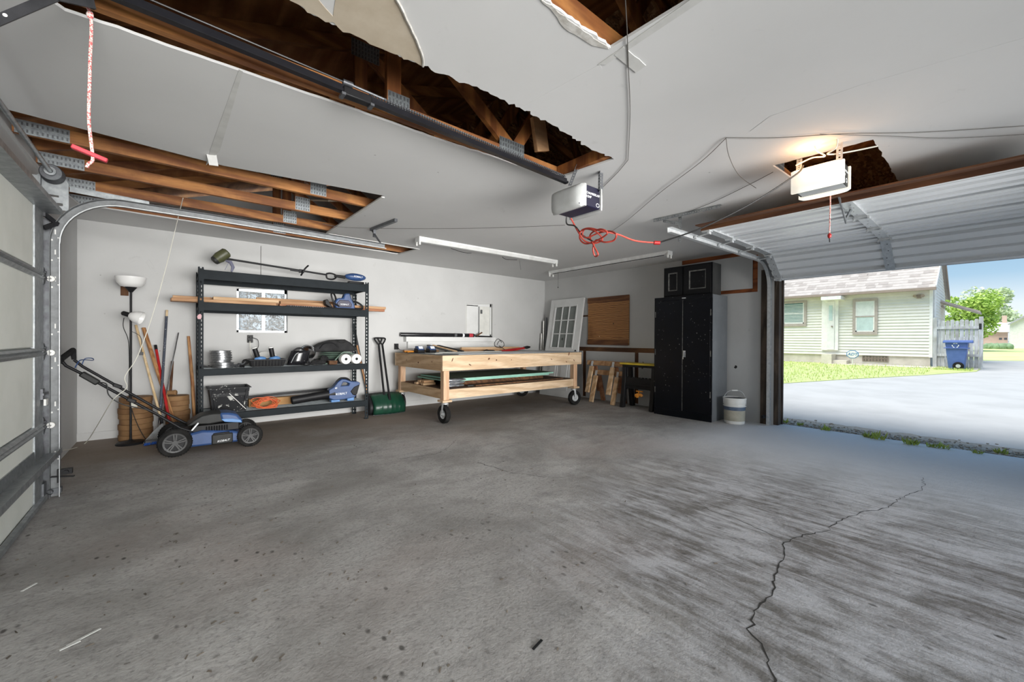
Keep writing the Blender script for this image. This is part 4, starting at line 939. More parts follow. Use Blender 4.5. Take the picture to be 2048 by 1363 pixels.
MB().prism([(1.64,1.66),(1.63,1.72),(1.67,1.735),(1.70,1.68),(1.74,1.625),(1.70,1.622)],'y',yc-.05,yc+.05).build('hand_guard','blk',cs,bevel=.008)
MB().tube(smooth_path([(2.02,yc,1.73),(2.10,yc,1.715),(2.165,yc,1.67),(2.165,yc,1.63),(2.10,yc,1.622),(2.03,yc,1.625)],5),.014,8).build('rear_handle','blk',cs)
MB().box((1.62,yc-.06,Z2),(2.12,yc+.05,1.622)).build('base_plate','blk',cs,bevel=.006)
# --- third shelf
Z3=.8162
rr=random.Random(4)
z=Z3
labs=['lowest','second','third','fourth','fifth','sixth','top']
for k in range(7):
    h=.034 if k<2 else .029; ox=(.022 if k<2 else 0)+rr.uniform(-.006,.006); r=.112 if k>=2 else .118; cx=.463+ox; cy=6.185+rr.uniform(-.006,.006)
    m=MB().lathe([(.075,.004),(r-.004,0),(r,.003),(r,.007),(r-.012,.009),(r-.012,h-.009),(r,h-.007),(r,h-.003),(r-.004,h-.0005),(.075,h-.004)],(cx,cy,z),(0,0,1),34)
    m.lathe([(.075,.004),(.075,h-.004)],(cx,cy,z),(0,0,1),34)
    one('metal_reel',m,'wire_metal',f'shiny flat metal reel, {labs[k]} in the stack on the third shelf','reel',(cx,cy,z),'stacked metal reels'); z+=h
def junk(name,label,cat,parts,loc,group=None):
    t=thing(name,label,cat,loc,group)
    for nm,mb,mt in parts: mb.build(nm,mt,t)
    return t
junk('wire_bundle','tangled dark cable bundle left of the metal reels','cable',[('loop',MB().tube(smooth_path([(.30+.04*math.cos(a*1.3)+.012*math.sin(a*3),6.2+.09*math.sin(a*1.1),Z3+.012+.02*abs(math.sin(a*.7))) for a in [k*.7 for k in range(26)]],2),.007,6),'cord_black')],(.30,6.2,Z3))
junk('caster_part','dark round caster lying beside the black paint tray','caster',[('wheel',MB().lathe([(.012,-.014),(.03,-.014),(.036,-.006),(.036,.006),(.03,.014),(.012,.014),(.012,-.014)],(.705,6.10,Z3+.066),(.3,1,.1),18),'rubber'),('fork',MB().bar((.705,6.10,Z3+.066),(.66,6.12,Z3+.02),.03,.02),'galv_dark')],(.70,6.1,Z3))
for k,(x,y,r) in enumerate(((.615,6.09,.022),(.655,6.07,.018),(.64,6.17,.026),(.60,6.15,.018))):
    one('pipe_fitting',MB().lathe([(r*.6,0),(r,0),(r,r*.7),(r*.8,r*.8),(r*.8,r*1.6),(r,r*1.7),(r,r*2.0),(r*.6,r*2.0),(r*.6,0)],(x,y,Z3+r+.0005),(.8,.5*(-1)**k,0),14),('galv_dark','blk','wire_metal','galv_dark')[k],('small dark pipe fitting next to the reels, nearest the shelf edge at left','black pipe fitting at the shelf edge by the caster','largest metal fitting between reels and tray','dark fitting right against the metal reels')[k],'fitting',(x,y,Z3))
ty=thing('paint_tray','ribbed black plastic tray holding two blue spray guns','tray',(.95,6.17,Z3))
def open_box(x0,y0,z0,x1,y1,z1,t=.006,taper=.03,lip=.012):
    m=MB(); a=taper
    o=[(x0+a,y0+a,z0),(x1-a,y0+a,z0),(x1-a,y1-a,z0),(x0+a,y1-a,z0),(x0,y0,z1),(x1,y0,z1),(x1,y1,z1),(x0,y1,z1)]
    i=[(x0+a+t,y0+a+t,z0+t),(x1-a-t,y0+a+t,z0+t),(x1-a-t,y1-a-t,z0+t),(x0+a+t,y1-a-t,z0+t),(x0+t,y0+t,z1),(x1-t,y0+t,z1),(x1-t,y1-t,z1),(x0+t,y1-t,z1)]
    f=[(0,3,2,1)]+[(k,(k+1)%4,(k+1)%4+4,k+4) for k in range(4)]
    g=[(8,9,10,11)]+[(8+k,8+k+4,8+(k+1)%4+4,8+(k+1)%4) for k in range(4)]+[(4+k,4+(k+1)%4,12+(k+1)%4,12+k) for k in range(4)]
    m.add(o+i,f+g)
    if lip:
        for p,q in (((x0-lip,y0-lip,z1-.008),(x1+lip,y0+.001,z1)),((x0-lip,y1-.001,z1-.008),(x1+lip,y1+lip,z1)),((x0-lip,y0,z1-.008),(x0+.001,y1,z1)),((x1-.001,y0,z1-.008),(x1+lip,y1,z1))): m.box(p,q)
    return m
open_box(.75,6.06,Z3,1.16,6.32,Z3+.095).build('tub','blk',ty,smooth=False)
m=MB()
for k in range(10): x=.80+k*.036; m.bar((x,6.085,Z3+.01),(x,6.068,Z3+.08),.007,.008,up=(1,0,0))
m.build('ribs','grey_dark',ty)
for k,(x,y,tx) in enumerate(((.86,6.18,-.30),(1.03,6.2,-.18))):
    d=Vector((tx,0,1)).normalized(); o=Vector((x,y,Z3+.085))
    junk('spray_gun',('blue base spray gun leaning left in the black tray','blue base spray gun standing right in the black tray')[k],'spray gun',
      [('body',MB().blob(o+Vector((.02,0,.015)),(.07,.045,.032),.12,k+5,2),'kblue_light'),('canister',MB().lathe([(0,0),(.026,0),(.029,.01),(.029,.125),(0,.125)],o+d*.03,d,18),'blk'),('cap',MB().lathe([(.0,0),(.0305,0),(.0305,.012),(.02,.016),(0,.016)],o+d*.155,d,18),'white_plastic')],(x,y,Z3+.03))
one('bucket_lid',MB().lathe([(0,.006),(.10,.006),(.115,0),(.118,.004),(.112,.02),(.095,.014),(0,.012)],(1.0,6.43,Z3+.11),(.1,-.55,1),26),'white_plastic','white plastic bucket lid tipped behind the tray','lid',(1.0,6.43,Z3+.06))
one('duct_bowl',MB().lathe([(.0,.05),(.06,.045),(.085,.02),(.088,.01),(.098,0),(.104,-.03),(.104,-.05),(.098,-.07),(.100,-.08),(.085,-.09),(0,-.095)],(1.46,6.17,Z3+.16),(.25,-1,-.35),32),'chrome','round polished metal duct cap on the third shelf','duct',(1.46,6.2,Z3+.03))
fs=thing('face_shield','black face shield with clear visor and head strap','face shield',(1.30,6.12,Z3))
m=MB(); vs=[];f_=[]
for i in range(13):
    a=-1.2+2.4*i/12
    for k in range(5):
        w=k/4; vs.append((1.30+.13*math.sin(a)+.05*w,6.16-.11*math.cos(a)-.0*w,Z3+.01+.24*w-.05*w*w))
for i in range(12):
    for k in range(4): q=i*5+k; f_.append((q,q+1,q+6,q+5))
m.add(vs,f_); v=m.build('visor','blk_gloss',fs); sm=v.modifiers.new('thick','SOLIDIFY'); sm.thickness=.004
MB().tube(smooth_path([(1.19,6.10,Z3+.08),(1.24,6.05,Z3+.20),(1.33,6.05,Z3+.235),(1.42,6.08,Z3+.15),(1.44,6.10,Z3+.05),(1.45,6.06,Z3+.015)],5),.010,8).build('brow_band','blk',fs)
MB().tube(smooth_path([(1.22,6.08,Z3+.04),(1.27,6.06,Z3+.15),(1.33,6.06,Z3+.17),(1.38,6.07,Z3+.06)],5),.004,6).build('strap','galv_light',fs)
MB().blob((1.40,6.04,Z3+.018),(.06,.04,.018),.3,4,2).build('ear_cup','blk',fs)
one('work_glove',MB().blob((1.56,6.09,Z3+.035),(.10,.07,.036),.35,6,3,2.5,flat=.0345),'black_cloth','crumpled black work glove behind the strap of the face shield','glove',(1.56,6.09,Z3))
one('dark_pouch',MB().blob((1.67,6.215,Z3+.06),(.055,.035,.062),.3,9,3,2.5,flat=.0595),'blk_matte','small dark pouch between duct cap and white rolls','pouch',(1.66,6.19,Z3))
one('brown_box',MB().box((1.69,6.03,Z3),(1.80,6.12,Z3+.055)),'old_brown','small reddish brown box left of the white rolls','box',(1.74,6.07,Z3),bevel=.005)
# soft tool bag on folded tarp
for k in range(4):
    one('folded_tarp',MB().blob((1.885-.01*k,6.36,Z3+.082+.026*k),(.27-.02*k,.14,.014),.08,k+3,3,1.6),'sage_cloth',('grey green folded tarp layer, lowest under the tool bag','grey green folded tarp layer, second under the tool bag','grey green folded tarp layer, third under the tool bag','grey green folded tarp layer directly under the tool bag')[k],'tarp',(1.88,6.36,Z3+.07+.026*k))
one('storage_case',MB().box((1.60,6.25,Z3),(2.14,6.50,Z3+.068)),'blk','flat black case under the folded tarp','case',(1.87,6.37,Z3),bevel=.01)
bg=thing('tool_bag','soft black tool bag with handles at the right of third shelf','bag',(1.86,6.38,Z3+.17))
m=MB().prism([(1.50,Z3+.175),(1.53,Z3+.22),(1.66,Z3+.30),(1.80,Z3+.345),(1.98,Z3+.355),(2.06,Z3+.31),(2.13,Z3+.24),(2.15,Z3+.175)],'y',6.26,6.50); m.build('bag_body','black_cloth',bg,bevel=.03)
MB().tube(smooth_path([(1.62,6.252,Z3+.22),(1.68,6.24,Z3+.29),(1.80,6.25,Z3+.30),(1.88,6.252,Z3+.24)],5),.008,6).build('bag_strap','blk',bg)
MB().tube(smooth_path([(1.86,6.252,Z3+.34),(1.92,6.25,Z3+.30),(2.02,6.25,Z3+.32),(2.11,6.252,Z3+.23)],5),.005,6).build('piping','grey_dark',bg)
one('garden_hose',MB().tube(smooth_path([(1.66,6.14,Z3+.01),(1.76,6.13,Z3+.02),(1.83,6.14,Z3+.09),(1.92,6.16,Z3+.165),(2.02,6.15,Z3+.155),(2.12,6.16,Z3+.10),(2.15,6.2,Z3+.05)],6),.009,8),'sage_cloth','grey green hose arching over the white rolls','hose',(1.9,6.14,Z3))
for k,x in enumerate((1.915,2.065)):
    r=.072
    m=MB().lathe([(.02,0),(r-.004,0),(r,.006),(r,.11),(r-.004,.115),(.02,.115),(.02,0)],(x,6.015,Z3+r+.0005),(0,1,0),30)
    t=one('paper_roll',m,'white_plastic',('white roll at the left of two on the third shelf','white roll at the right of two beside the shelf post')[k],'roll',(x,6.07,Z3),'white rolls')
    MB().lathe([(.0,.012),(.02,.012)],(x,6.015,Z3+r),(0,1,0),16).build('core_hole','blk_matte',t)
# --- bottom shelf
Z4=.2762
cr=thing('plastic_crate','paint splattered black plastic crate on the bottom shelf','crate',(.53,6.2,Z4))
open_box(.335,6.02,Z4,.745,6.40,Z4+.30,.008,.035,.016).build('crate_tub','crate_black',cr,smooth=False)
m=MB().box((.36,6.014,Z4+.20),(.72,6.03,Z4+.235)); m.bar((.40,6.036,Z4+.02),(.372,6.012,Z4+.27),.02,.012,up=(1,0,0)); m.bar((.68,6.036,Z4+.02),(.708,6.012,Z4+.27),.02,.012,up=(1,0,0)); m.build('crate_ribs','crate_black',cr)
one('stir_stick',MB().bar((.53,6.0,Z4+.235),(.70,5.992,Z4+.03),.012,.006),'white_plastic','white stir stick leaning on the black crate','stick',(.70,5.992,Z4+.02))
pts=[]; r_=random.Random(11)
for k in range(130):
    a=k*.55; rad=.105+.03*math.sin(k*.37)+.02*math.sin(k*1.3); pts.append((.935+rad*1.1*math.cos(a)+.03*math.sin(k*.17),6.10+rad*.45*math.sin(a)+.03*math.sin(k*.29),max(Z4+.008,Z4+.062+.058*math.sin(a+.6*math.sin(k*.11))+.02*math.sin(k*.43))))
one('coiled_cable',MB().tube(smooth_path(pts,3),.0045,6),'orange_cord','loose coil of orange extension cord on the bottom shelf','cord',(.9,6.09,Z4))
one('cardboard_box',MB().box((.77,6.30,Z4),(1.40,6.42,Z4+.10)),'cardboard','long flat cardboard box behind the orange cord','box',(1.08,6.36,Z4),bevel=.003)
one('black_rail',MB().bar((.76,6.46,Z4+.115),(1.9,6.46,Z4+.155),.03,.03),'blk','long black rail lying at the back of the bottom shelf','rail',(1.3,6.46,Z4+.09))
one('support_block',MB().box((.78,6.44,Z4),(1.9,6.48,Z4+.09)),'blk_matte','low dark strip carrying the long black rail','block',(1.3,6.46,Z4))
bl=thing('leaf_blower','blue leaf blower with long black tube on the bottom shelf','leaf blower',(1.75,6.12,Z4))
ybl=6.12
MB().lathe([(.050,0),(.054,.01),(.055,.02),(.055,.25),(.058,.26),(.060,.45),(.064,.55)],(1.235,ybl,Z4+.068),(1,0,.10),26).build('tube','blk',bl)
MB().lathe([(.049,.0),(.045,.2),(.0,.21)],(1.236,ybl,Z4+.068),(1,0,.10),20).build('tube_inside','blk_matte',bl)
m=MB().prism([(1.70,Z4+.06),(1.70,Z4+.185),(1.76,Z4+.215),(1.82,Z4+.29),(1.87,Z4+.315),(1.93,Z4+.31),(2.00,Z4+.285),(2.10,Z4+.275),(2.135,Z4+.255),(2.09,Z4+.10),(2.06,Z4+.05),(1.90,Z4+.03),(1.76,Z4+.03)],'y',ybl-.065,ybl+.065)
m=MB().slab([(1.70,Z4+.06),(1.70,Z4+.185),(1.76,Z4+.215),(1.82,Z4+.29),(1.87,Z4+.325),(1.93,Z4+.318),(2.00,Z4+.285),(2.10,Z4+.275),(2.135,Z4+.255),(2.09,Z4+.10),(2.06,Z4+.05),(1.90,Z4+.03),(1.76,Z4+.03)],[[(1.86,Z4+.225),(1.97,Z4+.225),(1.985,Z4+.25),(1.94,Z4+.275),(1.89,Z4+.28)]],'y',ybl-.06,ybl+.06)
m.build('housing','kblue',bl,bevel=.010)
MB().prism([(2.02,Z4+.09),(1.99,Z4+.14),(2.04,Z4+.20),(2.125,Z4+.235),(2.09,Z4+.10),(2.06,Z4+.07)],'y',ybl-.068,ybl+.068).build('battery','blk',bl,bevel=.01)
MB().tube(smooth_path([(1.82,ybl,Z4+.285),(1.87,ybl,Z4+.325),(1.95,ybl,Z4+.322),(2.0,ybl,Z4+.285)],4),.019,8).build('handle_grip','blk',bl)
m=MB().box((1.73,ybl-.05,Z4),(1.85,ybl+.05,Z4+.035)); m.box((1.95,ybl-.05,Z4),(2.05,ybl+.05,Z4+.055)); m.build('foot','kblue_light',bl,bevel=.008)
text('brand_name','KOBALT',.042,frame((1.865,ybl-.062,Z4+.115),(1,0,.04),(0,0,1)),'letters',bl)
text('power_mark','40',.032,frame((1.79,ybl-.062,Z4+.2),(1,0,.1),(0,0,1)),'letters',bl)
# --- strips leaning at the end of the shelving
a=at(707,648,'y',6.66); b=at(738,800,'y',6.62); d=b-a; b2=a+d*((.003-a.z)/d.z)
one('trim_strip',MB().bar(a,b2,.03,.012,up=(0,1,0)),'blk','narrow black strip leaning behind the right end of shelving','strip',b2)
a=at(714,690,'y',6.64); b=at(738,800,'y',6.60); d=b-a; b2=a+d*((.003-a.z)/d.z)
one('trim_strip',MB().bar(a,b2,.022,.014,up=(0,1,0)),'handle_wood','narrow brown wooden strip leaning behind the right end of shelving','strip',b2)
# ================================================================ SNOW SHOVELS
def shovel(dx,dy,label,mat):
    t=thing('snow_shovel',label,'shovel',(2.635+dx,6.18+dy,0),'snow shovels by the wall')
    m=MB(); vs=[];fs=[]; nx,nz=18,9
    for i in range(nx+1):
        u=-1+2*i/nx
        for k in range(nz+1):
            w=k/nz; x=2.635+dx+u*(.262-.01*w); y=6.13+dy+.16*w-.10*math.sin(w*PI)*.9+.05*u*u; z=.012+.31*w-.02*u*u*w
            y-= .006*math.cos(u*PI*7)
            vs.append((x,y,z))
    for i in range(nx):
        for k in range(nz): a=i*(nz+1)+k; fs.append((a,a+1,a+nz+2,a+nz+1))
    m.add(vs,fs); b=m.build('blade',mat,t); s=b.modifiers.new('thick','SOLIDIFY'); s.thickness=.008; s.offset=1
    m=MB().tube([(2.635+dx-.262,6.175+dy,.006),(2.635+dx-.1,6.135+dy,.006),(2.635+dx+.1,6.135+dy,.006),(2.635+dx+.262,6.175+dy,.006)],.006,6); m.build('wear_strip','galv_dark' if dx==0 else 'blk',b)
    g=at(763,676,'y',6.615)+Vector((dx*.9,dy*.2,0)); s0=Vector((2.635+dx,6.17+dy,.22)); d=(s0-g).normalized()
    m=MB().tube([g+d*.10,s0],.0165,12); m.tube([s0-d*.10,s0+d*.06],[.02,.026],12); m.build('shaft','blk',t)
    x=Vector((1,0,0)); m=MB().tube(smooth_path([g+d*.12,g+d*.09+x*.02,g+d*.04+x*.052,g+x*.055,g-x*.055,g+d*.04-x*.052,g+d*.09-x*.02,g+d*.12],4),.0125,8); m.build('d_grip','blk',t)
shovel(0,0,'green bladed snow shovel with black D grip by the workbench','green_plastic')
shovel(-.06,.06,'darker snow shovel half hidden behind the green one','blk')
# ================================================================ ROLLING WORKBENCH
BX0,BX1,BY0,BY1,BT=2.845,5.735,4.90,6.46,.957
wbn=thing('workbench','rolling pine workbench with lower shelf standing on large caster wheels','workbench',(4.27,5.64,0))
MB().box((BX0,BY0,.742),(BX1,BY0+.038,BT)).build('apron','pine_x',wbn,bevel=.003); MB().box((BX0,BY1-.038,.742),(BX1,BY1,BT)).build('apron','pine_x',wbn,bevel=.003)
MB().box((BX0,BY0+.038,.742),(BX0+.038,BY1-.038,BT)).build('apron','pine_y',wbn,bevel=.003); MB().box((BX1-.038,BY0+.038,.742),(BX1,BY1-.038,BT)).build('apron','pine_y',wbn,bevel=.003)
MB().box((BX0+.005,BY0+.03,BT-.02),(BX1-.005,BY1-.005,BT+.004)).build('tabletop','sheet_dark',wbn,bevel=.002)
for x in (BX0+.042,BX1-.162):
    for y in (BY0+.040,BY1-.13):
        MB().box((x,y,.335),(x+.09,y+.09,.955-.22)).build('leg','pine_z',wbn,bevel=.003)
        MB().box((x-.03,y-.03,.305),(x+.12,y+.12,.335)).build('foot_plate','pine_x',wbn,bevel=.003)
        MB().box((x,y,.735),(x+.09,y+.09,BT-.022)).build('leg_block','pine_z',wbn,smooth=False)
MB().box((BX0+.132,BY0+.045,.345),(BX1-.162,BY0+.083,.478)).build('lower_rail','pine_x',wbn,bevel=.003); MB().box((BX0+.132,BY1-.083,.345),(BX1-.162,BY1-.045,.478)).build('lower_rail','pine_x',wbn,bevel=.003)
MB().box((BX0+.045,BY0+.13,.345),(BX0+.083,BY1-.13,.478)).build('lower_rail','pine_y',wbn,bevel=.003); MB().box((BX1-.115,BY0+.13,.345),(BX1-.077,BY1-.13,.478)).build('lower_rail','pine_y',wbn,bevel=.003)
MB().box((BX0+.086,BY0+.086,.462),(BX1-.12,BY1-.086,.478)).build('lower_deck','old_brown',wbn,smooth=False)
MB().box((BX0+.20,BY0+.09,.335),(BX1-.2,BY0+.10,.36)).build('deck_batten','sheet_grey',wbn,smooth=False)
def caster(x,y,ang):
    d=Vector((math.cos(ang),math.sin(ang),0)); ax=Vector((-d.y,d.x,0)); c=Vector((x,y,.132))+d*.02
    p=MB().lathe([(0,.0),(.05,0),(.05,.012),(.035,.022),(.035,.03),(0,.03)],(x,y,.274),(0,0,1),18).build('caster','galv_light',wbn)
    m=MB()
    for s in (-1,1): m.bar(Vector((x,y,.272))+ax*.042*s,c+ax*.042*s,.004,.035,up=(d.x,d.y,0))
    m.bar(Vector((x,y,.278))-ax*.045,Vector((x,y,.278))+ax*.045,.04,.006); m.tube([c-ax*.05,c+ax*.05],.007,8); m.build('fork','galv_light',p)
    r=.130
    m=MB().lathe([(.066,-.028),(.09,-.036),(.115,-.036),(.127,-.022),(r,0),(.127,.022),(.115,.036),(.09,.036),(.066,.028)],c,ax,34)
    for k in range(30):
        a=2*PI*k/30; u=(d*math.cos(a)+Vector((0,0,1))*math.sin(a)); m.bar(c+u*.1275-ax*.022,c+u*.1275+ax*.022,.007,.006,up=u)
    m.build('tyre','rubber',p)
    MB().lathe([(.067,-.025),(.050,-.012),(.022,-.014),(.022,-.034),(.008,-.036),(.008,.036),(.022,.034),(.022,.014),(.050,.012),(.067,.025),(.067,-.025)],c,ax,24).build('rim','galv_light',p)
caster(BX0+.09,BY0+.085,1.62); caster(BX1-.117,BY0+.085,-.2); caster(BX0+.09,BY1-.085,1.45); caster(BX1-.117,BY1-.085,2.2)
for px,py,a,b,ang in ((905,719,.030,.008,1.15),(978,717,.020,.013,.5),(993,719.5,.013,.010,0),(1023,719,.008,.008,0),(1138,707,.035,.012,1.2),(1133,723,.020,.007,-.6),(1148,720,.022,.008,-.9),(1103,718,.020,.006,-.5),(940,729,.026,.008,-.5)):
    p=at(px,py,'y',BY0-.0006); MB(Matrix.Translation(p)@Matrix.Rotation(-ang,4,'Y')).prism([(a*math.cos(k*PI/6),b*math.sin(k*PI/6)) for k in range(12)],'y',0,.0006).build('knot','knot_brown',wbn,smooth=False)
for y,z,a,b in ((5.62,.83,.018,.014),(6.02,.85,.010,.010),(5.2,.86,.012,.009)):
    MB(Matrix.Translation((BX0-.0006,y,z))).prism([(a*math.cos(k*PI/6),b*math.sin(k*PI/6)) for k in range(12)],'x',0,.0006).build('knot','knot_brown',wbn,smooth=False)
# --- on the bench
Z=BT+.0042
def sheet(x0,y0,x1,y1,z,t,mat,label,rot=0):
    c=Vector(((x0+x1)/2,(y0+y1)/2,z)); m=MB(Matrix.Translation(c)@Matrix.Rotation(rot,4,'Z')).box((-(x1-x0)/2,-(y1-y0)/2,0),((x1-x0)/2,(y1-y0)/2,t)); return one('flat_sheet',m,mat,label,'sheet',c,smooth=False)
sheet(3.15,4.97,5.70,5.42,Z,.008,'sheet_grey','long grey sheet lying along the front edge of the workbench')
sheet(3.02,5.44,5.3,5.75,Z,.005,'sheet_white','long white sheet in the middle of the workbench top',.01)
sheet(5.32,5.5,5.69,6.2,Z,.006,'sheet_grey','short grey sheet at the right end of the workbench')
sheet(3.3,5.80,4.6,5.92,Z,.010,'sheet_white','narrow white strip lying behind the white sheet on the workbench',.02)
def charger(x,y,label):
    t=thing('battery_charger',label,'charger',(x,y,Z),'battery chargers on the workbench')
    MB().prism([(y-.075,Z),(y-.08,Z+.035),(y-.055,Z+.06),(y+.06,Z+.075),(y+.07,Z)],'x',x-.062,x+.062).build('base','blk',t,bevel=.008)
    MB().prism([(y-.07,Z+.03),(y-.07,Z+.055),(y-.03,Z+.105),(y+.05,Z+.11),(y+.055,Z+.05)],'x',x-.055,x+.055).build('battery','kblue',t,bevel=.012)
    MB().prism([(y-.064,Z+.068),(y-.038,Z+.101),(y-.036,Z+.104),(y-.066,Z+.066)],'x',x-.036,x+.036).build('label_patch','letters',t,smooth=False)
charger(3.07,6.03,'blue battery charger at the left end of workbench, left of the pair'); charger(3.265,6.00,'blue battery charger at the left end of workbench, right of the pair')
one('spring_clamp',MB().tube(smooth_path([(2.90,6.10,Z+.012),(2.96,6.06,Z+.02),(3.0,6.10,Z+.015),(2.95,6.14,Z+.02),(2.89,6.18,Z+.012)],4),.011,8),'orange_plastic','small orange clamp at the left rear corner of the workbench','clamp',(2.95,6.1,Z))
def plank(p,q,w,h,mat,label,up=(0,0,1)):
    p=Vector(p);q=Vector(q); return one('wood_offcut',MB().bar(p,q,w,h,up),mat,label,'board',(p+q)/2-Vector((0,0,h/2)),bevel=.002)
plank((2.90,6.25,Z+.0195),(3.55,6.27,Z+.0195),.06,.038,'board_tan','tan offcut behind the chargers at the left rear of the workbench')
plank((3.92,6.13,Z+.0195),(5.25,6.16,Z+.0195),.085,.038,'board_tan','long tan board lying along the back of the workbench')
plank((3.95,6.17,Z+.058),(5.35,6.20,Z+.058),.06,.038,'board_pale','long pale board resting on the tan one at the bench back')
plank((3.70,6.27,Z+.020),(5.2,6.28,Z+.020),.07,.038,'old_brown','brown board at the very back edge of workbench')
plank((3.36,6.28,Z+.115),(3.56,5.86,Z+.016),.075,.02,'sheet_dark','dark plank slanting down beside the right charger',(0,0,1))
plank((3.46,6.30,Z+.115),(3.68,5.86,Z+.016),.02,.022,'board_pale','thin pale strip slanting between two dark planks')
plank((3.56,6.30,Z+.110),(3.80,5.86,Z+.016),.075,.02,'blk_matte','black plank slanting down at the middle of workbench')
t=thing('pry_bar','red flat handled tool with black grip at the right rear of the workbench','hand tool',(5.2,6.0,Z))
MB().prism([(4.75,Z+.0),(4.75,Z+.02),(5.1,Z+.055),(5.32,Z+.075),(5.40,Z+.045),(5.0,Z)],'y',5.99,6.03).build('blade','red_paint',t,bevel=.004)
MB().prism([(5.31,Z+.045),(5.30,Z+.078),(5.40,Z+.098),(5.47,Z+.085),(5.46,Z+.055),(5.38,Z+.035)],'y',5.985,6.035).build('grip','blk',t,bevel=.01)
cl=smooth_path([(4.72+.10*math.cos(a)+.01*a,6.10+.02*math.sin(2*a),Z+.16+.075*math.sin(a)-.004*a) for a in [k*.45 for k in range(22)]],2)
one('wire_coil',MB().tube(cl,.006,6).tube(smooth_path([(4.76,6.10,Z+.10),(4.83,6.06,Z+.05),(4.88,6.04,Z+.01)],4),.006,6),'cord_black','small upright coil of black cable above the pale board','cable',(4.8,6.08,Z+.01))
one('hex_keys',MB().tube(smooth_path([(4.30,5.96,Z+.012),(4.36,5.95,Z+.03),(4.42,5.97,Z+.02),(4.50,5.95,Z+.018),(4.56,5.98,Z+.012)],3),.010,7),'blk','small dark hand tool in the middle of the workbench','hand tool',(4.43,5.96,Z))
# --- on the lower deck
ZD=.4785
def fsheet(x0,y0,x1,y1,z,t,label,rot=0):
    th=thing('foam_board',label,'foam board',((x0+x1)/2,(y0+y1)/2,z),'insulation boards'); Mx=Matrix.Translation(((x0+x1)/2,(y0+y1)/2,z))@Matrix.Rotation(rot,4,'Z'); a,b=(x1-x0)/2,(y1-y0)/2
    MB(Mx).box((-a,-b,0),(a,b,t-.002)).build('foam_core','mint_foam',th,smooth=False); MB(Mx).box((-a,-b,t-.002),(a,b,t)).build('facing','foam_top',th,smooth=False)
for i,(y) in enumerate((5.35,6.05)): one('support_block',MB().box((3.15,y,ZD),(5.2,y+.05,ZD+.075)),'old_brown',('brown batten under the foam boards, nearer the front','brown batten under the foam boards, nearer the wall')[i],'batten',(4.2,y,ZD),smooth=False)
fsheet(3.10,5.20,5.20,6.15,ZD+.0755,.022,'lower mint green foam board on the bench shelf'); fsheet(3.16,5.16,5.28,6.16,ZD+.101,.024,'upper mint green foam board on the bench shelf',.015)
for k in range(3):
    one('silver_package',MB().blob((3.16+.012*k,5.125,ZD+.026+.042*k),(.19,.058,.023),.10,k+2,3,2.6),'silver_wrap',('silver foil wrapped package at the bottom of the pile on the bench shelf','silver foil wrapped package in the middle of the pile on the bench shelf','silver foil wrapped package on top of the pile on the bench shelf')[k],'package',(3.13,5.11,ZD+.003+.042*k))
for k,(x0,x1,y,z,mt) in enumerate(((2.93,3.5,5.62,0,'board_pale'),(2.95,3.45,5.72,0,'board_tan'),(2.92,3.4,5.82,0,'board_pale'),(2.96,3.55,5.66,.034,'board_tan'),(2.95,3.5,5.77,.034,'board_pale'),(3.0,3.09,5.95,0,'board_tan'))):
    if k==5: continue
    one('wood_scrap',MB().box((x0,y,ZD+z),(x1 if x1<3.14 else 3.14,y+.08,ZD+z+.033)),mt,('pale scrap nearest the front on the lower bench shelf','tan scrap in the middle row on the lower bench shelf','pale scrap nearest the wall on the lower bench shelf','tan scrap stacked on top at the front of the scrap pile','pale scrap stacked on top at the back of the scrap pile')[k],'board',((x0+x1)/2,y,ZD+z),'wood scraps on the bench shelf',bevel=.002)
for k,(x0,x1,y,h,mt) in enumerate(((3.5,5.4,5.045,.02,'old_brown'),(3.3,5.5,5.11,.014,'sheet_dark'),)):
    one('flat_batten',MB().box((max(x0,3.40),y,ZD),(x1,y+.045,ZD+h)),mt,('brown batten along the front of the lower bench shelf','thin dark strip behind the brown batten on the bench shelf')[k],'batten',((x0+x1)/2,y,ZD),smooth=False)
# --- ledge and roll on the wall behind the bench
lg=thing('wall_ledge','white boxed ledge fixed to the back wall behind the workbench','ledge',(4.07,6.64,1.02))
MB().box((3.10,6.575,1.135),(5.05,6.69,1.222)).build('upper_board','white_paint',lg,bevel=.003); MB().box((3.16,6.635,1.015),(5.05,6.69,1.134)).build('lower_board','white_paint',lg,bevel=.003)
m=MB()
for x in (3.18,4.18,4.24): m.lathe([(0,0),(.006,0),(.006,.002),(0,.003)],(x,6.60,1.18),(0,-1,0),8)
m.build('screw_heads','grey_dark',lg)
rl_=thing('wrapped_roll','long black wrapped roll with labels lying on the white ledge','roll',(3.8,6.645,1.222))
MB().lathe([(0,0),(.034,0),(.036,.004),(.036,1.53),(.034,1.534),(0,1.534)],(3.02,6.645,1.2585),(1,0,0),22).build('wrap','blk_gloss',rl_)
for x,w,mt in ((4.10,.05,'grey_plastic'),(4.28,.04,'letters'),(4.43,.09,'red_handle')): MB().lathe([(.0365,0),(.0372,0),(.0372,w),(.0365,w)],(x,6.645,1.2585),(1,0,0),22).build('label_band',mt,rl_)
hm=thing('claw_hammer','hammer with brown handle at the right end of white ledge','hammer',(4.8,6.64,1.222))
MB().tube([(4.60,6.645,1.245),(5.0,6.64,1.236)],[.016,.012],10).build('handle','blk',hm); MB().bar((4.62,6.64,1.25),(4.74,6.62,1.32),.022,.026).build('head','old_brown',hm,bevel=.006)
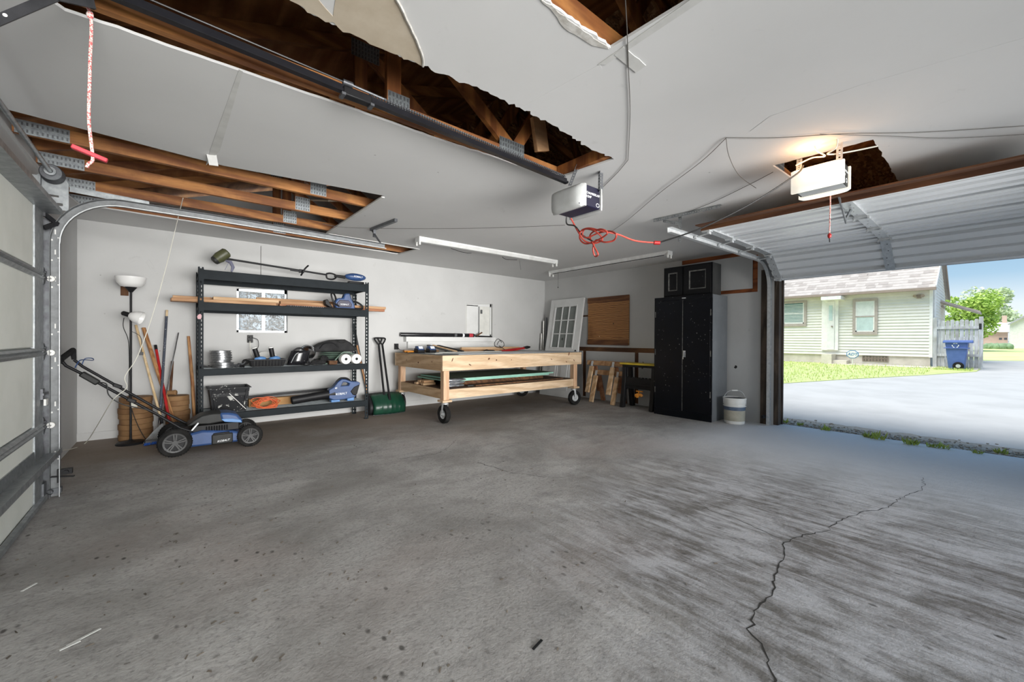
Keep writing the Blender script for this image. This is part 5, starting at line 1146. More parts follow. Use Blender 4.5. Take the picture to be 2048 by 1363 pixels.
# outlet with cords beside the bench and outlet under the window
o1=thing('wall_outlet','black outlet with plugged cord beside the left end of workbench','outlet',(2.97,6.68,1.04))
MB().box((2.93,6.66,1.00),(3.0,6.69,1.10)).build('outlet_box','blk',o1,bevel=.004); MB().box((2.945,6.63,1.05),(2.985,6.66,1.085)).build('plug','blk',o1,bevel=.005)
MB().tube(smooth_path([(2.965,6.63,1.06),(2.99,6.60,1.0),(3.0,6.5,.99),(2.99,6.42,1.0)],5),.004,6).build('cord','cord_black',o1)
o2=thing('wall_outlet','outlet box with cords on the wall below the frosted window','outlet',(.825,6.68,1.17))
MB().box((.795,6.655,1.12),(.86,6.69,1.225)).build('outlet_box','grey_dark',o2,bevel=.004); MB().box((.805,6.63,1.135),(.845,6.66,1.16)).build('plug','blk',o2,bevel=.004); MB().box((.81,6.63,1.18),(.85,6.66,1.205)).build('plug','blk',o2,bevel=.004)
MB().tube(smooth_path([(.82,6.63,1.14),(.82,6.62,1.05),(.835,6.60,.95),(.835,6.5,.93)],5),.004,6).build('cord','wire_white',o2); MB().tube(smooth_path([(.85,6.63,1.19),(.91,6.62,1.16),(.92,6.62,1.08),(.90,6.62,1.02)],5),.004,6).build('cord','cord_black',o2)
one('wall_plate',MB().box((-.475,6.683,1.68),(-.405,6.69,1.79)),'old_brown_z','small brown blank plate on the wall beside the floor lamp','plate',(-.44,6.69,1.7),bevel=.002)
# ================================================================ RIGHT WALL THINGS
# --- white nine-light door leaning on the wall
dr=thing('white_door','old white door with nine glass lights leaning in the right corner','door',(6.12,5.9,0))
DW,DH=.93,2.075
fr=frame((6.13,6.40,.004),(0,-1,0),(.36,0,2.05))     # local x to the right, y up, z towards the room
fr=fr@Matrix.Scale(1,4)
if (fr.to_3x3()@Vector((0,0,1))).x>0: fr=frame((6.13,6.40,.004),(0,-1,0),(.36,0,2.05))@Matrix.Diagonal((1,1,-1,1))
gx0,gx1,gy0,gy1=.17,.76,1.03,1.905
MB(fr).slab([(0,0),(DW,0),(DW,DH),(0,DH)],[[(gx0,gy0),(gx1,gy0),(gx1,gy1),(gx0,gy1)]],'z',-.02,.02).build('door_frame','white_paint',dr,smooth=False)
m=MB(fr)
for a,b in (((gx0-.03,gy0-.03),(gx1+.03,gy0)),((gx0-.03,gy1),(gx1+.03,gy1+.03)),((gx0-.03,gy0),(gx0,gy1)),((gx1,gy0),(gx1+.03,gy1))): m.box((a[0],a[1],.018),(b[0],b[1],.032))
m.build('glazing_frame','white_paint',dr,bevel=.004)
pw=(gx1-gx0)/3; ph=(gy1-gy0)/3
for i in range(3):
    for k in range(3): MB(fr).box((gx0+i*pw+.008,gy0+k*ph+.008,-.004),(gx0+(i+1)*pw-.008,gy0+(k+1)*ph-.008,.004)).build('pane','pane_grey',dr,smooth=False)
for i in (1,2): MB(fr).box((gx0+i*pw-.009,gy0,-.012),(gx0+i*pw+.009,gy1,.024)).build('muntin','white_paint',dr,smooth=False)
for k in (1,2): MB(fr).box((gx0,gy0+k*ph-.009,-.011),(gx1,gy0+k*ph+.009,.022)).build('muntin','white_paint',dr,smooth=False)
for i in range(2):
    x0=.16+i*.33
    m=MB(fr); m.box((x0,.14,.018),(x0+.28,.90,.026)); m.box((x0+.05,.20,.02),(x0+.23,.84,.034)); m.build('raised_panel','white_paint',dr,bevel=.006)
MB(fr).lathe([(.0,0),(.022,0),(.022,.003),(.014,.004),(0,-.002)],(DW-.06,.965,.02),(0,0,1),16).build('lock_hole','blk',dr)
MB(fr).lathe([(.014,0),(.024,0),(.024,.003),(.014,.003),(.014,0)],(gx0+pw*1.45,gy0+ph*.62,.005),(0,0,1),16).build('sticker_ring','blk',dr)
# --- pipes in the corner
for k,(x,y,h,r,mt,l) in enumerate(((6.42,6.60,1.60,.018,'alu_pipe','pale metal pipe standing in the right corner'),(6.47,6.55,1.68,.02,'galv_dark','dark metal pipe standing in the right corner'),(6.38,6.63,1.32,.014,'alu_pipe','short pale metal pipe at the left in the right corner'))):
    one('corner_pipe',MB().tube([(x-.06,y-.03,0.003),(x,y,h)],r,12),mt,l,'pipe',(x-.06,y-.03,0))
# --- plywood square
pl=thing('plywood_square','square of brown plywood with battens screwed to the right wall','panel',(6.53,4.92,1.09))
MB().box((6.522,4.436,1.09),(6.539,5.408,2.02)).build('sheet','ply_panel',pl,smooth=False)
MB().box((6.514,4.43,1.925),(6.522,5.415,2.03)).build('batten','batten_dark',pl,smooth=False); MB().box((6.514,4.45,1.085),(6.522,5.415,1.185)).build('batten','batten_dark',pl,smooth=False)
MB().lathe([(0,0),(.012,0),(.012,.004),(0,.006)],(6.521,4.78,1.50),(-1,0,0),10).build('knob','blk',pl)
MB().box((6.528,5.41,1.66),(6.538,5.55,1.69)).build('hasp','old_brown',pl,smooth=False)
# --- wooden sawhorses, one stacked over the other
def sawhorse(dz,dy,dx,label):
    t=thing('sawhorse',label,'sawhorse',(6.31+dx,4.72+dy,dz),'wooden sawhorses')
    xc=6.31+dx
    MB().box((xc-.019,4.38,.52+dz),(xc+.019,5.13+dy,.61+dz)).build('beam','board_tan',t,bevel=.003)
    for y in (4.99+dy,4.50+dy):
        for s in (-1,1):
            MB().bar((xc+s*.05,y,.50+dz),(xc+s*.185,y+.0,.004+dz),.088,.036,up=(1,0,.3)).build('leg',('board_pale' if s<0 else 'board_red'),t,bevel=.003)
        m=MB(); m.bar((xc-.028,y,.60+dz),(xc-.062,y,.46+dz),.05,.004,up=(1,0,.3)); m.bar((xc+.028,y,.60+dz),(xc+.062,y,.46+dz),.05,.004,up=(1,0,.3)); m.build('bracket','galv_light',t,smooth=False)
sawhorse(0,0,0,'lower wooden sawhorse standing on the floor below the plywood square'); sawhorse(.175,.10,.0,'upper wooden sawhorse stacked over the other below the plywood square')
# --- folding work stand
ws=thing('work_stand','black plastic work stand with yellow top beside the black cabinet','work stand',(6.25,3.98,0))
MB().box((6.10,3.64,.755),(6.40,4.335,.785)).build('top','yellow_plastic',ws,bevel=.006); MB().box((6.13,3.66,.715),(6.37,4.30,.755)).build('top_beam','blk',ws,bevel=.006)
for y in (4.27,3.70):
    for s in (-1,1):
        MB().prism([(6.25+s*.05,.715),(6.25+s*.11,.715),(6.25+s*.13,.42),(6.25+s*.19,.004),(6.25+s*.11,.004),(6.25+s*.06,.40)],'y',y-.035,y+.035).build('leg','blk',ws,bevel=.006)
    MB().box((6.15,y-.03,.36),(6.35,y+.03,.47)).build('leg_brace','blk',ws,bevel=.006)
m=MB().box((6.13,3.66,.40),(6.37,4.28,.44))
tray=m.build('tray','blk',ws,bevel=.005)
m=MB().box((6.13,3.66,.44),(6.145,4.26,.53))
for k in range(9): m.box((6.128,3.68+k*.064,.53),(6.147,3.72+k*.064,.545))
m.build('bit_rack','blk',tray,bevel=.003)
MB().prism([(3.70,.30),(3.70,.40),(4.27,.40),(4.27,.30),(4.20,.34),(3.78,.34)],'x',6.15,6.19).build('stretcher','blk',ws,bevel=.004)
m=MB().blob((6.12,3.99,.235),(.02,.05,.04),.4,3,2); m.blob((6.12,3.92,.245),(.02,.045,.03),.4,5,2); m.box((6.12,3.95,.26),(6.13,3.97,.31))
one('hand_clamp',m.box((6.13,3.90,.30),(6.16,4.02,.315)),'orange_plastic','small orange clamp hanging under the black work stand','clamp',(6.13,3.96,.2))
# --- black cabinet
cb=thing('metal_cabinet','tall chipped black two door metal cabinet against the right wall','cabinet',(6.24,3.13,0))
CX0,CX1,CY0,CY1,CZ=5.985,6.505,2.675,3.592,1.862
MB().box((CX0+.02,CY0+.003,.0),(CX1,CY1,CZ)).build('carcass','cabinet_side_daylit',cb,bevel=.003)
MB().box((CX0,CY0,.0),(CX0+.021,CY1,.105)).build('kick_plate','cabinet_black',cb,bevel=.003); MB().box((CX0,CY0,CZ-.055),(CX0+.021,CY1,CZ)).build('top_rail','cabinet_black',cb,bevel=.003)
MB().box((CX0+.004,CY0,.105),(CX0+.021,CY0+.024,CZ-.055)).build('side_rail','cabinet_black',cb,smooth=False); MB().box((CX0+.004,CY1-.024,.105),(CX0+.021,CY1,CZ-.055)).build('side_rail','cabinet_black',cb,smooth=False)
ym=3.118
dl=MB().box((CX0-.002,ym+.005,.108),(CX0+.018,CY1-.026,CZ-.058)).build('door','cabinet_black',cb,bevel=.003); dr2=MB().box((CX0-.002,CY0+.026,.108),(CX0+.018,ym-.005,CZ-.058)).build('door','cabinet_black',cb,bevel=.003)
MB().box((CX0+.001,ym-.0045,.108),(CX0+.006,ym+.0045,CZ-.058)).build('seam_edge','cupboard_edge',cb,smooth=False)
m=MB().box((CX0-.008,3.065,.93),(CX0-.002,3.105,1.03)); m.bar((CX0-.02,3.085,1.02),(CX0-.026,3.09,.90),.016,.014); m.lathe([(0,0),(.012,0),(.012,.016),(0,.016)],(CX0-.004,3.085,1.01),(-1,0,0),12); m.build('handle','chrome',dr2)
m=MB()
for z in (.35,.95,1.55): m.box((CX0-.004,CY0+.014,z),(CX0+.006,CY0+.026,z+.09)); m.box((CX0-.004,CY1-.026,z),(CX0+.006,CY1-.014,z+.09))
m.build('hinges','cupboard_edge',cb)
MB().box((CX0-.002,3.07,CZ-.04),(CX0+.0,3.13,CZ-.025)).build('name_plate','galv_light',cb,smooth=False)
# --- small cupboard on top
cu=thing('small_cupboard','small black two door wooden cupboard on top of the metal cabinet','cupboard',(6.3,3.14,CZ))
UX0,UX1,UY0,UY1,UZ=6.15,6.45,2.752,3.525,2.353
MB().box((UX0+.02,UY0,CZ+.001),(UX1,UY1,UZ)).build('carcass','cupboard_side',cu,bevel=.003)
MB().slab([(UY0,CZ+.001),(UY1,CZ+.001),(UY1,UZ),(UY0,UZ)],[[(UY0+.05,CZ+.06),(3.16,CZ+.06),(3.16,UZ-.05),(UY0+.05,UZ-.05)],[(3.22,CZ+.06),(UY1-.05,CZ+.06),(UY1-.05,UZ-.05),(3.22,UZ-.05)]],'x',UX0+.004,UX0+.021).build('face_frame','cupboard_black',cu,smooth=False)
for y0,y1 in ((UY0+.012,3.175),(3.215,UY1-.008)):
    z0,z1=CZ+.035,UZ-.018
    d=MB().slab([(y0,z0),(y1,z0),(y1,z1),(y0,z1)],[[(y0+.075,z0+.075),(y1-.075,z0+.075),(y1-.075,z1-.075),(y0+.075,z1-.075)]],'x',UX0-.014,UX0+.004).build('door','cupboard_black',cu,bevel=.003)
    m=MB(); a=.075;b=.092
    o=[(y0+a,z0+a),(y1-a,z0+a),(y1-a,z1-a),(y0+a,z1-a)]; i=[(y0+b,z0+b),(y1-b,z0+b),(y1-b,z1-b),(y0+b,z1-b)]
    m.add([(UX0-.014,*p) for p in o]+[(UX0-.006,*p) for p in i],[(k,(k+1)%4,(k+1)%4+4,k+4) for k in range(4)]); m.build('moulding','cupboard_edge',d,smooth=False)
    m=MB(); c=.12; j=[(y0+c,z0+c),(y1-c,z0+c),(y1-c,z1-c),(y0+c,z1-c)]
    m.add([(UX0-.006,*p) for p in i]+[(UX0-.012,*p) for p in j],[(k,(k+1)%4,(k+1)%4+4,k+4) for k in range(4)]+[(4,5,6,7)]); m.build('raised_panel','cupboard_black',d,smooth=False)
# --- bucket
bk_=thing('paint_bucket','white five gallon bucket with wire handle beside the black cabinet','bucket',(6.225,2.455,0)); bx,by=6.225,2.455
MB().lathe([(0,.003),(.128,.003),(.132,.012),(.139,.30),(.148,.30),(.148,.345),(.152,.348),(.152,.37),(.143,.37),(.136,.30),(.125,.02),(0,.016)],(bx,by,0),(0,0,1),36).build('pail','white_plastic',bk_)
m=MB()
for z in (.255,.285): m.lathe([(.140,z-.004),(.149,z-.004),(.149,z+.004),(.140,z+.004)],(bx,by,0),(0,0,1),36)
m.build('rim_rings','white_plastic',bk_)
MB().lathe([(.1335,.045),(.1348,.045),(.1375,.20),(.1362,.20)],(bx,by,0),(0,0,1),36).build('label_wrap','bucket_label',bk_)
MB().lathe([(.1372,.195),(.1385,.195),(.1395,.245),(.138,.245)],(bx,by,0),(0,0,1),36).build('label_band','band_blue',bk_)
MB().lathe([(0,.352),(.13,.352),(.143,.36)],(bx,by,0),(0,0,1),30).build('lid','grey_plastic',bk_)
u=Vector((.77,-.64,0)); c=Vector((bx,by,.345)); hp=[c-u*.152,c-u*.14+Vector((0,0,.055)),c-u*.09+Vector((0,0,.11)),c+Vector((0,0,.125)),c+u*.09+Vector((0,0,.11)),c+u*.14+Vector((0,0,.055)),c+u*.152]
MB().tube(smooth_path(hp,5),.0035,6).build('bail','galv_light',bk_); MB().tube([c-u*.04+Vector((0,0,.124)),c+u*.04+Vector((0,0,.124))],.009,10).build('grip','white_plastic',bk_)
# ================================================================ RIGHT DOORWAY: jamb, track, raised door
jb=struct(MB().box((6.50,2.115,0),(6.54,2.215,2.2)).build('trim_5','jamb_wood',smooth=False))
struct(MB().box((6.54,2.0,0),(6.66,2.06,2.12)).build('trim_6','jamb_wood',smooth=False)); struct(MB().box((6.66,1.985,0),(6.70,2.16,2.2)).build('trim_7','jamb_wood',smooth=False))
struct(MB().box((6.54,-.46,0),(6.66,-.40,2.12)).build('trim_8','old_brown_z',smooth=False)); struct(MB().box((6.54,-.46,2.06),(6.66,2.06,2.12)).build('trim_9','old_brown',smooth=False))
tp=[(6.445,0.0),(6.445,.9),(6.445,1.93)]
for k in range(1,13):
    a=PI/2*k/12; tp.append((6.445-.35*(1-math.cos(a)),1.93+.35*math.sin(a)))
tp+=[(5.2,2.28),(4.4,2.275),(3.74,2.27)]
for y0,y1,lab in ((2.068,2.112,'galvanized roller track along the cabinet side of the raised door'),(-.512,-.468,'galvanized roller track along the far side of the raised door')):
    if y0<0 : tp2=[(p[0],p[1]) for p in tp]
    t=thing('door_track',lab,'track',(6.445,(y0+y1)/2,0))
    ch=channel(tp,y0,y1,.026) if y0>0 else channel(tp,y0,y1,.026)
    ch.build('track_channel','galv_light',t)
    m=sweepbox([p for p in tp if p[1]>1.9],.022,.028,y0-.004 if y0<0 else y1-.002,y0+.002 if y0<0 else y1+.004); m.build('track_lip','galv_light',t)
    if y0>0:
        m=MB().box((6.43,y1+.001,.08),(6.51,y1+.005,.16)); m.box((6.43,y1+.001,1.4),(6.51,y1+.005,1.46)); m.box((6.43,y1+.001,.75),(6.51,y1+.005,.8)); m.build('jamb_bracket','galv_dark',t)
        m=MB().box((6.35,2.12,.10),(6.43,2.15,.14)); m.lathe([(.014,0),(.014,.02),(0,.02)],(6.38,2.135,.12),(-1,0,0),10); m.build('photo_eye','blk',t)
rd=struct(MB().box((4.255,-.42,2.402),(6.0,2.02,2.408)).build('door_2','door_steel',smooth=False))
def section(p,q):
    """pan section of the door from p to q in XZ, its open face towards the room"""
    p=Vector((p[0],p[1])); q=Vector((q[0],q[1])); L=(q-p).length; d=(q-p)/L; n=Vector((d.y,-d.x)); n=n if n.y<0 else -n
    g=.003
    prof=[(g,.0),(g,.055),(.030,.055),(.030,.046),(.012,.046),(.012,-.012),(.085,-.012),(.090,.044),(.165,.044),(.170,-.012)]
    prof+=[(L*.5-.055,-.012),(L*.5-.050,.044),(L*.5+.050,.044),(L*.5+.055,-.012)]
    prof+=[(L-.170,-.012),(L-.165,.044),(L-.090,.044),(L-.085,-.012),(L-.012,-.012),(L-.012,.046),(L-.030,.046),(L-.030,.055),(L-g,.055),(L-g,0)]
    pts=[p+d*s+n*h for s,h in prof]
    o=MB(); 
    vs=[(a.x,-.42,a.y) for a in pts]+[(a.x,2.02,a.y) for a in pts]; N=len(pts); o.add(vs,[(k,k+1,k+1+N,k+N) for k in range(N-1)]+[(N-1,0,N,2*N-1)])
    s=o.build('section_panel','door_steel',rd,smooth=False)
    for y,w in ((.83,.085),(1.965,.08),(-.365,.08)):
        m=MB(); a0=p+d*.006+n*.056; a1=q-d*.006+n*.056; b0=p+d*.006+n*.018; b1=q-d*.006+n*.018
        vs=[(a.x,yy,a.y) for a in (a0,a1,b1,b0) for yy in (y-w/2,y+w/2)]
        m.add(vs,[(0,2,3,1),(2,4,5,3),(4,6,7,5),(6,0,1,7),(0,6,4,2),(1,3,5,7)]); st=m.build('stile','galv_light',s,smooth=False)
        m=MB()
        for f in (.18,.38,.6,.82):
            c=p+d*L*f+n*.0565; m.lathe([(0,0),(.006,0)],(c.x,y+.012*(-1)**int(f*10),c.y),(n.x,0,n.y),8)
        m.build('stile_holes','blk_matte',st)
    return n
zt=2.385
secs=[((4.255,zt),(4.845,zt)),((4.845,zt),(5.435,zt)),((5.435,zt),(6.02,zt-.012)),((6.045,zt-.02),(6.445,2.06))]
for a,b in secs: section(a,b)
m=MB()
for (a,b) in secs[:-1]:
    for y in (.83,):
        x,z=b; m.box((x-.035,y-.05,z-.072),(x+.035,y+.05,z-.056)); m.tube([(x,y-.055,z-.074),(x,y+.055,z-.074)],.008,8); m.box((x-.02,y-.06,z-.085),(x+.02,y-.045,z-.06)); m.box((x-.02,y+.045,z-.085),(x+.02,y+.06,z-.06))
m.build('centre_hinges','galv_light',rd)
m=MB()
for x,z in ((4.28,zt),(4.845,zt),(5.435,zt),(6.02,zt-.02),(6.40,2.10)):
    m.box((x-.04,1.93,z-.07),(x+.04,2.01,z-.056)); m.tube([(x,1.95,z-.085),(x,2.10,z-.10 if z>2.2 else z-.02)],.006,8); m.lathe([(.004,-.01),(.02,-.01),(.02,.01),(.004,.01)],(x,2.09,z-.10 if z>2.2 else z-.02),(0,1,0),14); m.box((x-.025,1.94,z-.095),(x+.025,1.96,z-.06))
m.build('end_rollers','galv_light',rd)
MB().prism([(4.12,2.36),(4.12,2.372),(4.256,2.392),(4.256,2.33),(4.244,2.33),(4.244,2.37)],'y',-.42,2.02).build('top_strut','header_brown',rd,smooth=False)
m=MB().bar((6.452,-.42,2.046),(6.452,2.02,2.046),.05,.012,up=(1,0,-1)); m.bar((6.462,-.42,2.035),(6.462,2.02,2.035),.03,.02,up=(1,0,-1)); m.build('bottom_seal','galv_light',rd)
MB().bar((6.25,1.78,2.20),(6.29,1.74,2.165),.06,.003,up=(0,1,0)).build('rating_label','white_plastic',rd)
# --- lit opener and its rail
op2=opener('garage_door_opener','lit white opener unit glowing below the right ceiling hole',3.40,3.68,.69,.98,2.255,2.41,('lit_lens','grey_dark','sheet_grey'),True)
text('brand_name','CHAMBERLAIN',.0215,frame((3.555,.6935,2.36),(1,0,0),(0,0,1)),'letters',op2,shear=.2); text('power_mark','1/2HP',.022,frame((3.52,.6935,2.33),(1,0,0),(0,0,1)),'letters',op2)
m=MB()
for k in range(8):
    a=2*PI*k/8; m.box((3.58+.016*math.cos(a)-.004,.6925,2.30+.013*math.sin(a)-.003),(3.58+.016*math.cos(a)+.004,.694,2.30+.013*math.sin(a)+.003))
m.build('emblem','letters',op2,smooth=False)
for bx_,be_ in ((3.35,2.0),(3.74,3.0)):
    bl_=bpy.data.lights.new('opener_bulb','POINT'); bl_.energy=be_; bl_.color=(1,.52,.22); bl_.shadow_soft_size=.03
    blo=bpy.data.objects.new('opener_bulb',bl_); COL.objects.link(blo); blo.location=(bx_,.84,2.435)
r2=thing('opener_rail','steel rail with arm running from the lit opener to the raised door','rail',(4.6,.835,2.42))
m=MB().bar((3.60,.835,2.43),(6.45,.835,2.44),.034,.004); m.bar((3.60,.835,2.45),(6.45,.835,2.46),.006,.04); m.build('rail_bar','galv_dark',r2,smooth=False)
MB().box((3.98,.81,2.41),(4.12,.86,2.455)).build('trolley','blk',r2,bevel=.005)
a=at(1676,386,'y',.86); b=at(1692,445,'y',.86); c=at(1704,415,'y',.84)
m=MB().bar(a,b,.010,.026,up=(1,0,0)); m.bar(b+Vector((-.02,0,.02)),c,.012,.02,up=(0,0,1)); m.build('door_arm','galv',r2)
b=at(1659,468,'y',.84); a=Vector((b.x,.835,2.43))
rp2=thing('release_rope','thin red pull rope with bead below the lit opener','rope',b)
MB().tube([a,(a+b)/2+Vector((.002,0,0)),b],.004,6).build('cord','red_rope',rp2); MB().blob(b+Vector((0,0,-.012)),(.013,.013,.02),.25,2,2).build('bead','red_paint',rp2); MB().tube([b+Vector((0,0,-.03)),b+Vector((.006,0,-.06))],.0035,6).build('tail','blk',rp2)
hs=perforated((3.43,.72,2.40),(3.44,.72,H+.06),(0,-.034,0),(.02,0,0)); one('hanger_strap',hs,'galv_light','light perforated strap on the near side of the lit opener','bracket',(3.43,.72,2.4),smooth=False)
hs=perforated((3.43,.95,2.40),(3.56,.98,H+.06),(0,-.034,0),(.02,0,0)); one('hanger_strap',hs,'galv_light','light perforated strap at the far side of the lit opener','bracket',(3.43,.95,2.4),smooth=False)
# --- perforated hanger for the right track
h1=perforated((4.05,2.45,H-.004),(4.10,1.76,H-.004),(0,0,-.034),(.034,0,0)); h1b=perforated((4.10,2.19,2.23),(4.10,2.19,H-.01),(0,-.034,0),(.034,0,0)); h1c=perforated((4.09,2.36,H-.02),(4.10,2.16,2.42),(0,0,-.03),(.02,0,0))
t=thing('track_hanger','perforated steel hanger holding the free end of the right track','bracket',(4.08,2.2,2.3)); h1.build('ceiling_angle','galv',t,smooth=False); h1b.build('drop_angle','galv',t,smooth=False); h1c.build('brace_angle','galv',t,smooth=False)
# ================================================================ FLUORESCENT FIXTURES
def fixture(p,q,label,dirty):
    p=Vector(p);q=Vector(q); d=(q-p).normalized(); s=Vector((-d.y,d.x,0)); t=thing('light_fixture',label,'light fixture',((p.x+q.x)/2,(p.y+q.y)/2,H-.07),'unlit fluorescent fixtures')
    body='white_fixture'
    m=MB(); c=[(-.062,0),(-.062,-.02),(-.03,-.058),(.03,-.058),(.062,-.02),(.062,0)]
    vs=[p+s*a+Vector((0,0,H-.0005+b-p.z)) for a,b in c]+[q+s*a+Vector((0,0,H-.0005+b-q.z)) for a,b in c]; n=len(c)
    m.add(vs,[tuple(range(n))[::-1],tuple(range(n,2*n))]+[(k,(k+1)%n,(k+1)%n+n,k+n) for k in range(n)]); m.build('housing',body,t,smooth=False)
    for e,sg in ((p,1),(q,-1)):
        for k in (-1,1):
            cc=e+d*.012*sg+s*.045*k; MB().box((cc.x-.011-.004*abs(s.x),cc.y-.011,H-.105),(cc.x+.011,cc.y+.011,H-.02)).build('lamp_holder','white_plastic',t,bevel=.004)
        MB().bar(e+Vector((0,0,H-.03-e.z))-s*.063,e+Vector((0,0,H-.03-e.z))+s*.063,.006,.06).build('end_cap','white_fixture',t)
    return t,d,s
f1,d,s=fixture((2.46,4.90,H),(4.96,4.83,H),'unlit white fluorescent fixture on the ceiling parallel to the back wall',False)
m=MB(); m.tube(smooth_path([(3.0,4.95,H-.062),(3.2,4.96,H-.085),(3.35,4.96,H-.078)],5),.004,6); m.tube(smooth_path([(3.9,4.93,H-.062),(3.98,4.93,H-.09),(4.2,4.93,H-.07)],5),.004,6); m.tube([(4.25,4.93,H-.06),(4.28,4.93,H-.22)],.002,5); m.build('loose_wires','cord_black',f1)
f2,d,s=fixture((5.70,5.66,H),(5.70,3.17,H),'unlit dusty fluorescent fixture on the ceiling along the right wall',True)
MB().box((5.655,3.25,H-.061),(5.672,5.58,H-.056)).build('dark_slot','blk_matte',f2,smooth=False); MB().tube([(5.63,5.40,H-.05),(5.628,5.40,H-.33)],.0025,5).build('pull_cord','cord_black',f2); MB().blob((5.628,5.40,H-.34),(.008,.008,.014),.1,1,2).build('pull_knob','blk',f2)
# ================================================================ WIRES
def cw(pts,z=H-.006,n=5): return smooth_path([at(x,y,'z',z) for x,y in pts],n)
one('ceiling_wire',MB().tube(cw([(1250,-10),(1254,60),(1257,140),(1260,230),(1256,320)])+cw([(1256,320),(1235,345),(1206,374)])+[Vector((2.60,2.12,2.385))],.0022,5),'wire_grey','thin wire running down the ceiling to the navy opener','wire',at(1256,200,'z',H-.006))
one('ceiling_wire',MB().tube(cw([(1452,275),(1560,275),(1690,267),(1850,264),(2060,251)]),.0026,5).tube(cw([(1640,268),(1780,272),(1900,276),(2060,268)],H-.012),.0022,5),'wire_grey','pair of thin wires crossing the ceiling above the lit opener','wire',at(1700,267,'z',H-.006))
one('ceiling_wire',MB().tube(cw([(1452,276),(1400,325),(1320,385),(1255,440),(1222,463)],H-.012),.0022,5),'wire_grey','thin wire slanting over the ceiling towards the red cord','wire',at(1320,385,'z',H-.006))
one('ceiling_wire',MB().tube(smooth_path([at(1452,276,'z',H-.006),at(1458,312,'z',H-.05),at(1478,350,'z',H-.08),at(1512,376,'z',H-.09)],6),.0022,5),'wire_grey','short loose wire end curling down from the ceiling','wire',at(1460,300,'z',H-.05))
one('ceiling_wire',MB().tube(cw([(1546,344),(1500,368),(1430,402),(1375,424)],H-.008),.0025,5),'wire_grey','thin wire from the right ceiling hole to the track hanger','wire',at(1450,390,'z',H-.01))
one('ceiling_wire',MB().tube(cw([(645,447),(700,455),(860,457),(1000,455),(1130,450)],H-.01),.0025,5),'wire_grey','thin wire crossing the ceiling from the left hole to navy opener','wire',at(900,456,'z',H-.01))
one('looped_cable',MB().tube(smooth_path([Vector((3.42,.95,2.44)),Vector((3.44,.86,2.47)),at(1650,312,'x',3.38),at(1633,300,'x',3.36),at(1630,283,'x',3.36),at(1650,273,'x',3.36),at(1672,275,'x',3.36),at(1672,295,'x',3.36),at(1655,308,'x',3.38),at(1690,305,'x',3.5),at(1755,292,'x',3.62)],6),.005,6),'wire_white','white cable looped above the lit opener','cable',at(1650,312,'x',3.38))
pk=at(1320,484,'x',2.95)
one('black_cable',MB().tube(smooth_path([Vector((3.405,.90,2.42)),at(1590,350,'x',3.36),at(1500,408,'x',3.2),at(1400,457,'x',3.05),pk],8),.006,7).tube([pk-Vector((.0,-.03,.0)),pk+Vector((-.01,.05,0))],.014,8),'cord_black','black cable sagging from the lit opener to the red plug','cable',pk)
c0=at(1308,485,'x',2.9)
rc=[c0,at(1270,481,'x',2.75),at(1235,468,'x',2.6),at(1205,462,'x',2.5)]
r_=random.Random(3)
for (x,y) in [(1178,456),(1162,462),(1160,478),(1172,487),(1195,480),(1215,466),(1200,458),(1180,470),(1188,492),(1196,508),(1190,512),(1186,498),(1192,480),(1210,484),(1228,480),(1232,468),(1218,462),(1196,466),(1175,475),(1165,470),(1170,458),(1190,462),(1205,478),(1190,486),(1170,482),(1158,466),(1150,452),(1142,436)]:
    rc.append(at(x,y,'x',2.5+r_.uniform(-.03,.03)))
rd_=thing('hanging_red_cord','knotted red extension cord hanging below the navy opener','cord',at(1190,490,'x',2.5))
MB().tube(smooth_path(rc,5),.0065,7).build('cord','red_cord',rd_); MB().tube([c0,c0+Vector((.035,-.03,-.002))],.015,10).build('socket','red_paint',rd_)
MB().tube(smooth_path([at(1133,433,'x',2.5),at(1134,448,'x',2.5),at(1150,452,'x',2.5),at(1165,470,'x',2.52),at(1185,482,'x',2.5)],5),.006,6).build('black_lead','cord_black',rd_)
one('white_wire',MB().tube(smooth_path([at(366,396,'z',H),at(355,440,'y',5.35),at(333,530,'y',5.35),at(305,630,'y',5.3),at(275,712,'y',5.25),at(250,752,'y',5.22),at(253,775,'y',5.24),at(225,800,'y',5.24),at(196,848,'y',5.8),Vector((-.74,6.50,.012)),Vector((-.80,6.2,.02)),at(112,905,'x',-.81),Vector((-.70,4.56,.15))],6),.0035,6),'wire_white','thin white wire hanging from the left ceiling hole down to the floor','wire',Vector((-.70,5.45,0)))
one('wall_wire',MB().tube([(.955,6.684,2.48),(.955,6.684,1.92)],.003,5),'wire_grey','thin grey wire down the back wall above the frosted window','wire',(.955,6.684,1.92))
# ================================================================ OUTSIDE
GS=.0175
def gz(x): return -.012+max(0,(x-7.0))*GS
def ground(name,poly,mat,lift,kind='structure',label=None,cat=None):
    m=MB(); n=len(poly); vs=[(x,y,gz(x)+lift) for x,y in poly]+[(x,y,gz(x)-.3) for x,y in poly]
    m.add(vs,[tuple(range(n)),tuple(range(2*n-1,n-1,-1))]+[(i,i+n,(i+1)%n+n,(i+1)%n) for i in range(n)])
    o=m.build(name,mat,smooth=False); o['kind']=kind; return o
def ragged(x,seed,y0=-3.0,y1=2.6,n=60,amp=.05):
    q=random.Random(seed); return [(x+q.uniform(-amp,amp),y0+(y1-y0)*k/n) for k in range(n+1)]
e1=ragged(7.30,1,amp=.06); e2=ragged(6.80,2,amp=.035)
ground('driveway',[(7.3,-45),(120,-45),(120,45),(7.3,45)]+e1[::-1],'asphalt',0)
ground('gravel_strip',e1+e2[::-1],'gravel',-.002)
ground('dirt_strip',[(6.70,-3)]+e2+[(6.70,2.6)],'soil',-.006)
